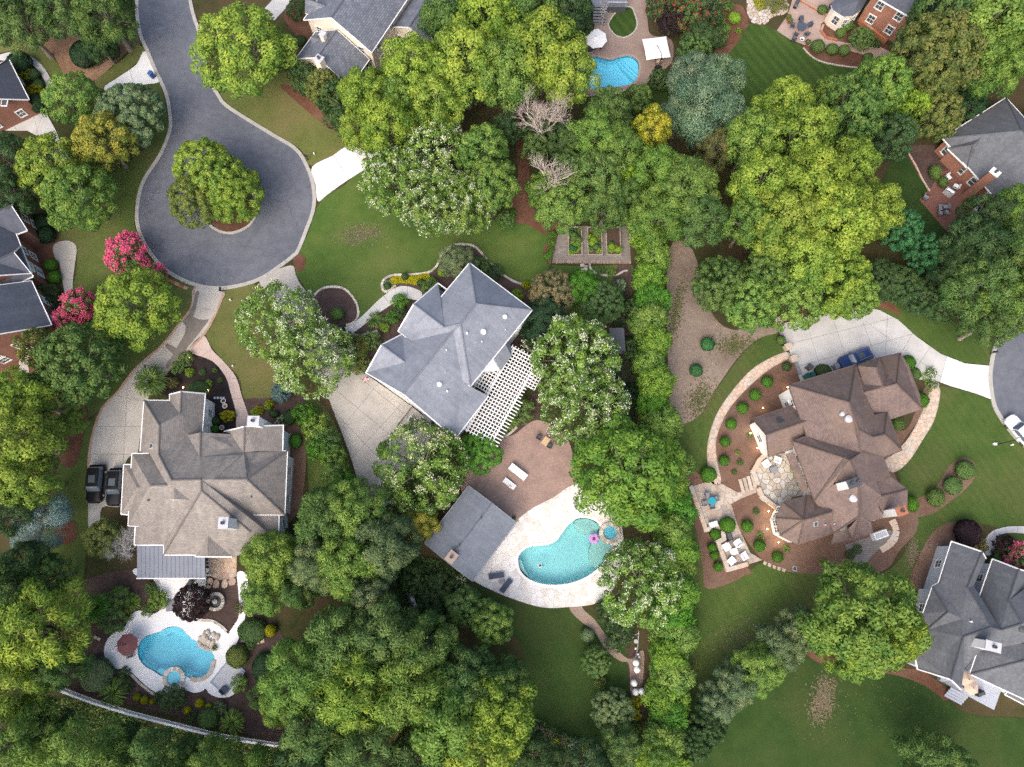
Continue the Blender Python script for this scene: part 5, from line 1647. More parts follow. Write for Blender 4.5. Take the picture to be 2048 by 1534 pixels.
h.shell(vv + [P(1716, 2, 4.2)], [(i, (i + 1) % 7, 7) for i in range(7)])
for k in (1, 2, 3):
    pa = [P(x, y, 2.9).to_2d() for x, y in ((1664, 14), (1668, 22), (1688, 36), (1702, 34), (1720, 22))]
    a, b = pa[k], pa[k + 1]
    d = (b - a).normalized(); nr = Vector((d.y, -d.x, 0))
    if nr.y > 0: nr = -nr
    q = (a + b) / 2
    h.window(Vector((q.x, q.y, 0)), nr, 1.7, min(1.0, (b - a).length * 0.6), 1.6)

# ---------------- right house
h = House("hip_house", "gray hip-roofed brick house at the right edge above the brick patio", 1990, 320, "roof_dark", "brick_red")
h.roofm = "roof_slate"
h.wing((1886, 276), (2090, 508), (2007, 190), 3.2, 7.4, "ho", inset=(5.6, 0))
h.wing((1896, 297), (1945, 258), (1933, 335), 3.1, 5.0, "ho", inset=(1.4, 0), win=False)
h.wing((2030, 245), (2130, 190), (2090, 320), 3.4, 7.2, "hh")
h.windows(1, 2.6, 1.5, 1.6)
h.done()
p = P(1962, 366)
MB().box(p.x, p.y, 2.0, 1.9, 1.1, 4.0, R(-45), taper=0.85).build("chimney_base", "brick_red", h.root, world=True, uv=True)
h.chimney(1990, 345, 6.6, 1.15, 0.85, R(-45), "brick_red", 1, capm="white")

# ---------------- left house
h = House("left_brick_house", "red brick house with dark roof cut by the left edge", 30, 560, "roof_dark", "brick_dark")
h.wing((102, 650), (62, 562), (-70, 680), 4.6, 8.6, "gg", t=0.5)
h.wing((62, 546), (4, 400), (-70, 590), 5.0, 8.8, "gg")
h.wing((54, 460), (-30, 492), (26, 395), 4.9, 7.0, "go")
h.wing((66, 552), (-20, 590), (44, 490), 4.7, 7.4, "go")
h.windows(2, 2.6, 1.1, 1.4)
h.done()
# ---------------- top left house
h = House("corner_brick_house", "dark-roofed brick house cut by the upper left edge", 10, 180, "roof_dark", "brick_dark")
h.wing((57, 199), (17, 119), (-60, 245), 3.6, 7.0, "gh")
h.windows(1, 2.6)
h.done()
h.vent(10, 205, "sky", 0.45, "white")
# ---------------- top house
h = House("blue_roof_house", "cream house with blue-gray roof tiles at the top edge", 710, 80, "roof_blue", "siding_cream")
h.wing((743, 104), (826, -20), (600, 50), 5.8, 9.4, "gg")
h.wing((738, 118), (700, 172), (628, 68), 3.8, 7.0, "gg")
h.wing((866, 98), (930, 0), (765, 60), 3.4, 5.8, "gg", t=0.45)
h.wing((868, 92), (820, 110), (850, 70), 3.6, 5.0, "go", win=False)
h.wing((610, 26), (650, 40), (622, 2), 5.9, 7.6, "go", wall=False, gut=False)
h.wing((622, 96), (660, 110), (632, 74), 4.2, 5.6, "go", wall=False, gut=False)
h.windows()
h.done()
h.chimney(638, 118, 7.6, 1.0, 1.0, R(-30), "siding_cream", 1)
h.chimney(645, 68, 7.4, 0.7, 0.7, R(-30), "siding_cream", 0)
# ---------------- top deck
t = thing("raised_deck", "dark gray raised timber deck with stairs above the top pool", "deck", P(1205, 5))
a, b, d = P(1163, 14, 1.4), P(1254, 14, 1.4), P(1163, -30, 1.4)
u = (b - a); L = u.length; u.normalize(); w = (d - a); w -= u * w.dot(u); W = w.length; w.normalize()
for i in range(int(W / 0.28)):
    p = a + w * (0.28 * i + 0.14)
    MB().bar(p, p + u * L, 0.265, 0.05).build("deck_board", "deck_board", t, world=True)
MB().prism([q.to_2d() for q in (a + (u + w) * 0.1, a + u * (L - 0.1) + w * 0.1, a + u * (L - 0.1) + w * W, a + w * W)], 0, 1.36).build("deck_base", "dark_gray", t, world=True)
for k in range(6):
    p = a + u * (L * 0.26) - w * (0.36 * k + 0.18)
    MB().bar(p + Vector((0, 0, -0.2 * (k + 1))), p + u * 2.1 + Vector((0, 0, -0.2 * (k + 1))), 0.33, 0.06).build("step", "deck_board", t, world=True)
for k in range(16):
    p = a + u * (L * 0.56 + 0.17 * k)
    MB().bar(p, p + Vector((0, 0, 0.95)), 0.04, 0.04).build("baluster", "dark_gray", t, world=True)
MB().bar(a + u * L * 0.55 + Vector((0, 0, 0.98)), a + u * L + Vector((0, 0, 0.98)), 0.1, 0.06).build("rail", "light_gray", t, world=True)
# ---------------- garden shed
t = thing("garden_shed", "small dark flat-roofed shed between white crape myrtle and hedge", "shed", P(1234, 690), 0.0)
a = [P(x, y, 2.3) for x, y in ((1218, 656), (1248, 656), (1251, 702), (1228, 702))]
c0 = root_loc(t)
MB().prism([q.to_2d() for q in a], 2.2, 2.34).build("roof", "dark_gray", t, world=True)
cq = sum((q.to_2d() for q in a), Vector((0, 0))) / 4
MB().prism([q.to_2d() + (cq - q.to_2d()) * 0.12 for q in a], 0, 2.2).build("wall", "mid_gray", t, world=True)
MB().box(a[3].x - 0.1, a[3].y + 1.4, 1.0, 0.5, 0.9, 2.0, 0).build("door", "wood_gray", t, world=True)
# ================================================================== TREES AND PLANTS
def leaf_mesh(name, p, n, size, val, asp=0.5, axis=None, mat="foliage"):
    k = len(p)
    n = n / np.maximum(np.linalg.norm(n, axis=1, keepdims=True), 1e-6)
    r = nprng.normal(size=(k, 3)) if axis is None else axis + nprng.normal(size=(k, 3)) * 0.25
    a = r - n * np.sum(r * n, axis=1, keepdims=True)
    a /= np.maximum(np.linalg.norm(a, axis=1, keepdims=True), 1e-6)
    b = np.cross(n, a)
    s = np.asarray(size).reshape(-1, 1) * np.ones((k, 1))
    fold = n * s * 0.18
    V = np.stack([p + a * s, p + b * s * asp + fold, p - a * s, p - b * s * asp + fold], axis=1).reshape(-1, 3)
    me = bpy.data.meshes.new(name)
    me.vertices.add(4 * k)
    me.vertices.foreach_set("co", V.astype(np.float32).ravel())
    me.loops.add(4 * k)
    me.loops.foreach_set("vertex_index", np.arange(4 * k, dtype=np.int32))
    me.polygons.add(k)
    me.polygons.foreach_set("loop_start", np.arange(0, 4 * k, 4, dtype=np.int32))
    me.polygons.foreach_set("loop_total", np.full(k, 4, dtype=np.int32))
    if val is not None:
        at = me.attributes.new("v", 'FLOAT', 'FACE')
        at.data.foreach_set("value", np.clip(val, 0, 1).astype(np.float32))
    me.materials.append(MATS[mat])
    me.update(calc_edges=True)
    me.validate()
    return me

def crown(R0, h, npuff, pr, nleaf, ls, low=-0.3, irr=0.18, asp=0.5, feather=False, droop=0.0, zc=0.55, flat=1.0, tipv=0.42, lobes=0):
    g = nprng
    i = np.arange(npuff)
    z = low + (1 - low) * (i + 0.5) / npuff
    ph = i * 2.39996 + g.uniform(-0.5, 0.5, npuff)
    rad = np.sqrt(np.maximum(0, 1 - z * z))
    fac = 1 - irr * g.uniform(0, 1, npuff) ** 1.5
    if lobes:
        fac *= 1 - 0.16 * (1 + np.cos(lobes * ph + g.uniform(0, 6))) / 2 * rad
    out = np.stack([rad * np.cos(ph), rad * np.sin(ph), z], 1)
    hz = np.where(z > 0, (1 - zc) * h - pr * R0 * 0.7, zc * h * 0.6)
    c = np.stack([out[:, 0] * R0 * (1 - pr * 0.75) * fac, out[:, 1] * R0 * (1 - pr * 0.75) * fac, zc * h + z * hz * (fac * 0.5 + 0.5)], 1)
    prr = pr * R0 * g.uniform(0.72, 1.35, npuff)
    w = prr ** 2
    cnt = np.maximum(1, (nleaf * 0.88 * w / w.sum()).astype(int))
    idx = np.repeat(i, cnt)
    k = len(idx)
    d = g.normal(size=(k, 3)) + out[idx] * 0.75 + np.array([0, 0, 0.55])
    d /= np.linalg.norm(d, axis=1, keepdims=True)
    rr = prr[idx] * (0.45 + 0.55 * g.uniform(0, 1, k) ** 0.45)
    p = c[idx] + d * rr[:, None] * np.array([1, 1, 0.8 * flat])
    if droop:
        p[:, 2] -= droop * np.hypot(p[:, 0] - c[idx, 0] * 0.6, p[:, 1] - c[idx, 1] * 0.6) ** 2 / R0
    n = d + g.normal(size=(k, 3)) * 0.5
    n[:, 2] += 0.25
    pv = g.uniform(0, 1, npuff)
    v = 0.02 + 0.45 * pv[idx] + tipv * d[:, 2] + 0.55 * (g.uniform(0, 1, k) - 0.5)  # puff tops lighter, undersides darker: young tips plus highlight put into the leaf colour
    # inner leaves
    k2 = int(nleaf * 0.12)
    d2 = g.normal(size=(k2, 3)); d2 /= np.linalg.norm(d2, axis=1, keepdims=True)
    p2 = d2 * (g.uniform(0.3, 0.8, k2)[:, None]) * np.array([R0, R0, 0.32 * h]) + np.array([0, 0, zc * h * 0.95])
    p = np.concatenate([p, p2]); n = np.concatenate([n, d2 + g.normal(size=(k2, 3)) * 0.6])
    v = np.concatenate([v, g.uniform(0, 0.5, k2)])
    s = ls * (0.45 + 1.1 * g.uniform(0, 1, len(p)) ** 1.4)
    ax = None
    if feather:
        ax = np.concatenate([d + out[idx] * 0.4, d2])
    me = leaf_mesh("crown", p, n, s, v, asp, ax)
    return me, c, prr, out

def blossoms(c, prr, out, nclus, per, ls, spread, keep=lambda o: o[:, 2] > -0.3, mat="blossom_white"):
    g = nprng
    sel = np.where(keep(out))[0]
    wts = prr[sel] ** 2 * g.uniform(0.05, 1, len(sel)) ** 2
    idx = g.choice(sel, nclus, p=wts / wts.sum())
    d = g.normal(size=(nclus, 3)) * 0.8 + out[idx] * 0.7 + np.array([0, 0, 0.9])
    d /= np.linalg.norm(d, axis=1, keepdims=True)
    ctr = c[idx] + d * prr[idx][:, None] * 1.03 * np.array([1, 1, 0.85])
    p = np.repeat(ctr, per, 0) + g.normal(size=(nclus * per, 3)) * spread
    n = g.normal(size=(len(p), 3)) * 0.6 + np.array([0, 0, 0.8])
    return leaf_mesh("blossom", p, n, ls * g.uniform(0.7, 1.3, len(p)), None, 0.8, None, mat)

plain("blossom_white", (0.70, 0.70, 0.55), 0.8, 0.08, 3)
plain("blossom_cream", (0.66, 0.61, 0.44), 0.8, 0.12, 3)
plain("blossom_pink", (0.62, 0.09, 0.19), 0.8, 0.25, 3)
plain("blossom_red", (0.36, 0.04, 0.04), 0.8, 0.25, 3)

def trunk_mesh(h, R0, c, nl=7, zc=0.55, mat="bark", rt=0.028):
    m = MB()
    r = rt * h
    top = Vector((0, 0, h * zc * 1.05))
    m.tube([(0, 0, 0), (0.05 * r, 0, h * 0.1), (0.1, 0.05, h * zc * 0.6), top], [r * 1.35, r, r * 0.8, r * 0.35], 8)
    sel = nprng.choice(len(c), min(nl, len(c)), replace=False)
    for j in sel:
        e = Vector(c[j]) * 1.0 + Vector((0, 0, 0.05 * h))
        s0 = Vector((0.05, 0.02, h * zc * rnd.uniform(0.45, 0.85)))
        mid = s0.lerp(e, 0.55) + Vector((0, 0, 0.06 * h))
        m.tube([s0, mid, e], [r * 0.45, r * 0.3, r * 0.08], 5)
    me_o = m.build("trunk", mat)
    me = me_o.data
    bpy.data.objects.remove(me_o)
    return me

SPEC = {}
def make_species(key, n, R0, h, npuff, pr, nleaf, ls, bl=None, mat="bark", rt=0.028, **kw):
    L = []
    for _ in range(n):
        cm, c, prr, out = crown(R0, h, npuff, pr, nleaf, ls, **kw)
        bm = blossoms(c, prr, out, **bl) if bl else None
        L.append((cm, trunk_mesh(h, R0, c, 13, kw.get("zc", 0.55), mat, rt), bm))
    SPEC[key] = (L, R0, h, kw.get("zc", 0.55))
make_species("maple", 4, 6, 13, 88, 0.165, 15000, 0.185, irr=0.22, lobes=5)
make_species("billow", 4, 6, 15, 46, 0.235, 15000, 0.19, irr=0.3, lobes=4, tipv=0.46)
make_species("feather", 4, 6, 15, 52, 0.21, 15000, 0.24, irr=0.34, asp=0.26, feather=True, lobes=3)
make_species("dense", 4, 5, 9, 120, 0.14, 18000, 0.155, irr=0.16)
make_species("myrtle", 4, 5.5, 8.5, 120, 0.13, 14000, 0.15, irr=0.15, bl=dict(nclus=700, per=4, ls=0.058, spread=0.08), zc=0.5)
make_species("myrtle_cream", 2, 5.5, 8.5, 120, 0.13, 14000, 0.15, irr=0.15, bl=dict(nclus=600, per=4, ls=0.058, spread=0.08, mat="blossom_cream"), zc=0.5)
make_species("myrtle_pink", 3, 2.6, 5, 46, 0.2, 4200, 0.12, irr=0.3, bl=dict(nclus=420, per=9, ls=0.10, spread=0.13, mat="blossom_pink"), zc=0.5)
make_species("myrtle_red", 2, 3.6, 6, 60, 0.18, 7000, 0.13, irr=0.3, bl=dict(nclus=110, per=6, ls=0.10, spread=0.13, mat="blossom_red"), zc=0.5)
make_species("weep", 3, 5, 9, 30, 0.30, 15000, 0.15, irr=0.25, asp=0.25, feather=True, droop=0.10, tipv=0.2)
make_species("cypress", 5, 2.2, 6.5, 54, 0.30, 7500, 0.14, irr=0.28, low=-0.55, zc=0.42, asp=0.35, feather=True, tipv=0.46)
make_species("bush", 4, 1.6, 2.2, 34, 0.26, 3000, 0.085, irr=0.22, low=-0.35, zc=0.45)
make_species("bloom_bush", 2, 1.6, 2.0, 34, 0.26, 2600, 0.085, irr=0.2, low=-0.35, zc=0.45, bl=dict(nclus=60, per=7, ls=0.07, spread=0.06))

def ball_mesh(Rb, hb, nl, ls, loose=0.06, asp=0.55):
    g = nprng
    d = g.normal(size=(nl, 3)); d /= np.linalg.norm(d, axis=1, keepdims=True)
    d[:, 2] = np.where(d[:, 2] < -0.5, -d[:, 2], d[:, 2])
    lump = 1 + 0.05 * np.sin(d[:, 0] * 5 + 1) * np.sin(d[:, 1] * 5) + 0.04 * np.sin(d[:, 2] * 7 + d[:, 0] * 4)
    p = d * (lump * (1 - loose * g.uniform(0, 1, nl) ** 2))[:, None] * np.array([Rb, Rb, hb / 2]) + np.array([0, 0, hb * 0.5])
    n = d + g.normal(size=(nl, 3)) * 0.45
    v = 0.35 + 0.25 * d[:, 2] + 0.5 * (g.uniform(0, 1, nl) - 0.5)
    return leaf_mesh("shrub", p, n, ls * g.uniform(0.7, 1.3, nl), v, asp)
SPEC["ball"] = [ball_mesh(1.0, 1.5, 3000, 0.085) for _ in range(3)]
SPEC["egg"] = [ball_mesh(1.0, 1.9, 3600, 0.085, 0.04) for _ in range(2)]

def blade_mesh(nb, R0, h, wid, seg=3):
    """arching strap leaves from one crown."""
    g = nprng
    P_, N_, S_, V_, A_ = [], [], [], [], []
    for _ in range(nb):
        a = g.uniform(0, 6.283); L = g.uniform(0.6, 1.0); lift = g.uniform(0.5, 1.0)
        v = g.uniform(0.1, 1.0)
        for k in range(seg):
            t = (k + 0.5) / seg
            r = R0 * L * t
            zz = h * lift * math.sin(min(1.0, t * 1.15) * 2.2) 
            dz = h * lift * 2.2 * math.cos(min(1.0, t * 1.15) * 2.2)
            ax = np.array([math.cos(a) * R0 * L, math.sin(a) * R0 * L, dz]); ax /= np.linalg.norm(ax)
            nn = np.cross(ax, np.array([-math.sin(a), math.cos(a), 0])); nn *= np.sign(nn[2]) if nn[2] else 1
            P_.append((math.cos(a) * r, math.sin(a) * r, 0.05 + max(0, zz))); N_.append(nn); A_.append(ax * 3)
            S_.append(R0 * L / seg * 0.75); V_.append(v)
    return leaf_mesh("plant", np.array(P_), np.array(N_), np.array(S_), np.array(V_), wid, np.array(A_))
SPEC["blade"] = [blade_mesh(110, 1.0, 0.55, 0.16) for _ in range(3)]
SPEC["spiky"] = [blade_mesh(420, 1.0, 1.3, 0.10) for _ in range(2)]

def branch_mesh(h, R0, levels=4, mat="bark_pale", seed=1, spread=0.65, nb=5):
    rr = random.Random(seed)
    m = MB()
    def grow(p, d, L, r, lv):
        q = p + d * L
        mid = p.lerp(q, 0.5) + Vector((rr.uniform(-1, 1), rr.uniform(-1, 1), rr.uniform(-.5, 1))) * L * 0.08
        m.tube([p, mid, q], [r, r * 0.8, r * 0.55], 5 if lv < 2 else 4, cap=False)
        if lv >= levels:
            return
        for _ in range(rr.randint(3, nb)):
            a = rr.uniform(0, 6.283)
            sd = Vector((math.cos(a), math.sin(a), rr.uniform(-0.15, 0.5)))
            nd = (d * rr.uniform(0.5, 1.0) + sd * spread).normalized()
            st = p.lerp(q, rr.uniform(0.45, 1.0))
            grow(st, nd, L * rr.uniform(0.55, 0.8), r * 0.5, lv + 1)
    grow(Vector((0, 0, 0)), Vector((0, 0, 1)), h * 0.36, 0.016 * h + 0.04, 0)
    zmax = max(v[2] for v in m.v); rmax = sorted(math.hypot(v[0], v[1]) for v in m.v)[int(len(m.v) * 0.93)]
    m.v = [(v[0] * R0 / rmax, v[1] * R0 / rmax, v[2] * h / zmax) for v in m.v]
    o = m.build("limbs", mat)
    me = o.data
    bpy.data.objects.remove(o)
    return me

COLS = {"yg": (0.40, 0.50, 0.075), "y": (0.56, 0.52, 0.06), "lg": (0.30, 0.43, 0.085), "g": (0.215, 0.32, 0.085), "dg": (0.125, 0.20, 0.068),
        "bg": (0.43, 0.52, 0.31), "gg": (0.29, 0.35, 0.155), "ol": (0.28, 0.30, 0.075), "or": (0.50, 0.44, 0.07), "br": (0.28, 0.235, 0.085),
        "pur": (0.070, 0.034, 0.036), "blue": (0.26, 0.38, 0.40), "hy": (0.29, 0.46, 0.06), "vg": (0.17, 0.38, 0.045), "lime": (0.40, 0.56, 0.06), "gold": (0.62, 0.55, 0.02),
        "box": (0.16, 0.36, 0.04), "em": (0.095, 0.27, 0.09), "tan": (0.34, 0.26, 0.13), "kg": (0.055, 0.115, 0.045), "sil": (0.48, 0.57, 0.50)}
CNAME = {"yg": "yellow-green", "y": "golden yellow", "lg": "light green", "g": "mid-green", "dg": "dark green", "bg": "soft blue-green", "gg": "gray-green", "ol": "olive",
         "or": "orange-tinged", "br": "bronze-brown", "pur": "plum purple", "blue": "silvery blue", "hy": "bright green", "vg": "vivid green", "lime": "lime green", "gold": "bright yellow",
         "box": "clipped green", "em": "emerald green", "tan": "tan-flowered", "kg": "blackish green", "sil": "pale silver-green"}
KIND = {"maple": "broad tree", "billow": "billowing tree", "feather": "feathery tree", "dense": "rounded dense tree", "myrtle": "white-flowered crape myrtle", "myrtle_cream": "cream-flowered crape myrtle",
        "myrtle_pink": "pink-flowered crape myrtle", "myrtle_red": "red-flowered shrub tree", "weep": "weeping tree", "cypress": "hedge conifer", "bush": "bush", "bloom_bush": "white-flowered bush",
        "ball": "ball shrub", "egg": "domed shrub", "blade": "strap-leaved clump", "spiky": "spiky shrub"}
LANDMARK = [(452, 410, "the cul-de-sac circle"), (330, 80, "the upper road"), (900, 700, "the main house"), (400, 960, "the tan house"), (1690, 900, "the brown house"), (1950, 1240, "the slate house"),
            (1780, 20, "the brick house"), (1990, 320, "the hip-roofed brick house"), (40, 560, "the left brick house"), (15, 170, "the corner brick house"), (720, 80, "the blue-roofed house"),
            (940, 1080, "the pool house"), (1130, 1105, "the teal pool"), (350, 1305, "the free-form pool"), (1220, 145, "the top pool"), (1190, 490, "the raised vegetable beds"),
            (1620, 55, "the pink patio"), (1900, 420, "the red brick patio"), (1430, 1010, "the grill patio"), (1466, 1107, "the white chair patio"), (1095, 1340, "the dark lower lawn"),
            (1560, 140, "the striped lawn"), (1700, 670, "the brown house driveway"), (250, 830, "the tan house driveway"), (720, 850, "the main parking court"), (700, 480, "the central lawn"),
            (1700, 1440, "the lower right lawn"), (360, 1446, "the white picket fence"), (1390, 680, "the bare gravel yard"), (1890, 970, "the island bed"), (1090, 215, "the dead tree"),
            (1000, 770, "the pergola"), (430, 770, "the black mulch bed"), (670, 615, "the rounded stone-edged bed"), (1235, 680, "the dark shed"), (2010, 760, "the right-hand road"), (1480, 1230, "the lower right slope lawn")]
PLANTS = []
ORD = ["first", "second", "third", "fourth", "fifth", "sixth", "seventh", "eighth", "ninth", "tenth", "eleventh", "twelfth", "thirteenth", "fourteenth", "fifteenth", "sixteenth", "seventeenth", "eighteenth", "nineteenth", "twentieth", "twenty-first", "twenty-second", "twenty-third", "twenty-fourth", "twenty-fifth"]

NAMES = {"maple": "broadleaf_tree", "billow": "broadleaf_tree", "feather": "feathery_tree", "dense": "rounded_tree", "myrtle": "crape_myrtle", "myrtle_cream": "crape_myrtle", "myrtle_pink": "crape_myrtle", "myrtle_red": "flowering_tree",
         "weep": "weeping_tree", "cypress": "hedge_conifer", "bush": "bush", "bloom_bush": "flowering_bush", "ball": "ball_shrub", "egg": "domed_shrub", "blade": "strap_leaf_plant", "spiky": "spiky_shrub"}
cnt_sp = {}
def plant(px, py, rpx, h, sp, col, desc=None, group=None, sx=1.0, label=None, rz=None):
    var = SPEC[sp]
    cc = COLS[col]
    jit = rnd.uniform(0.9, 1.1)
    color = (min(1, cc[0] * jit * rnd.uniform(0.94, 1.06)), min(1, cc[1] * jit), min(1, cc[2] * jit * rnd.uniform(0.9, 1.1)), 1)
    cnt_sp[sp] = cnt_sp.get(sp, 0) + 1
    rz = rnd.uniform(0, 6.283) if rz is None else rz
    if isinstance(var, tuple):
        L, R0, h0, zc = var
        q = P(px, py, h * zc)
        r = rpx * 1.05 * scale_at(px, py, h * zc)
        cm, tm, bm = L[cnt_sp[sp] % len(L)]
        k = r / R0
        root = bpy.data.objects.new(NAMES[sp], None)
        COL.objects.link(root)
        root.location = (q.x, q.y, 0)
        root.rotation_euler = (0, 0, rz)
        for nm, me in (("crown", cm), ("trunk", tm), ("blossom", bm)):
            if me is None:
                continue
            o = bpy.data.objects.new(nm, me)
            COL.objects.link(o)
            o.parent = root
            o.scale = (k * sx, k / sx, h / h0)
            o.color = color
    else:
        q = P(px, py, h * 0.45)
        r = rpx * scale_at(px, py, h * 0.45)
        me = var[cnt_sp[sp] % len(var)]
        root = bpy.data.objects.new(NAMES[sp], me)
        COL.objects.link(root)
        root.location = (q.x, q.y, 0)
        root.rotation_euler = (0, 0, rz)
        base = 1.9 if sp == "egg" else (1.5 if sp == "ball" else (0.6 if sp == "blade" else 1.35))
        root.scale = (r * sx, r / sx, h / base)
        root.color = color
    PLANTS.append((root, px, py, rpx, desc or (CNAME[col] + " " + KIND[sp]), sp, label))
    root["group"] = group or (KIND[sp] + "s in the gardens")
    return root

def dead_tree(px, py, rpx, h, seed, mat, label, levels=4, spread=0.65, nb=5, zf=0.75):
    q = P(px, py, h * zf)
    r = rpx * scale_at(px, py, h * zf)
    t = thing("bare_tree", label, "tree", (q.x, q.y, 0), rnd.uniform(0, 6))
    o = bpy.data.objects.new("limbs", branch_mesh(h, r, levels, mat, seed, spread, nb))
    COL.objects.link(o); o.parent = t
    return t

def label_plants():
    groups = {}
    for rec in PLANTS:
        root, px, py, rpx, desc, sp, label = rec
        root["category"] = "tree" if sp in ("maple", "billow", "feather", "dense", "weep") or sp.startswith("myrtle") else ("hedge conifer" if sp == "cypress" else ("plant" if sp == "blade" else "shrub"))
        if label:
            root["label"] = label
            continue
        lx, ly, lt = min(LANDMARK, key=lambda l: math.hypot(l[0] - px, l[1] - py))
        dx, dy = px - lx, py - ly
        if abs(dx) > 1.8 * abs(dy):
            rel = "right of" if dx > 0 else "left of"
        elif abs(dy) > 1.8 * abs(dx):
            rel = "below" if dy > 0 else "above"
        else:
            rel = ("lower " if dy > 0 else "upper ") + ("right of" if dx > 0 else "left of")
        groups.setdefault((desc, rel, lt), []).append(rec)
    for (desc, rel, lt), L in groups.items():
        sprx = max(r[1] for r in L) - min(r[1] for r in L)
        spry = max(r[2] for r in L) - min(r[2] for r in L)
        hor = sprx >= spry
        L.sort(key=lambda r: r[1] if hor else r[2])
        for i, r in enumerate(L):
            s = "%s %s %s" % (desc, rel, lt)
            if len(L) > 1:
                s += ", %s from %s" % (ORD[i], "left" if hor else "top")
            r[0]["label"] = s

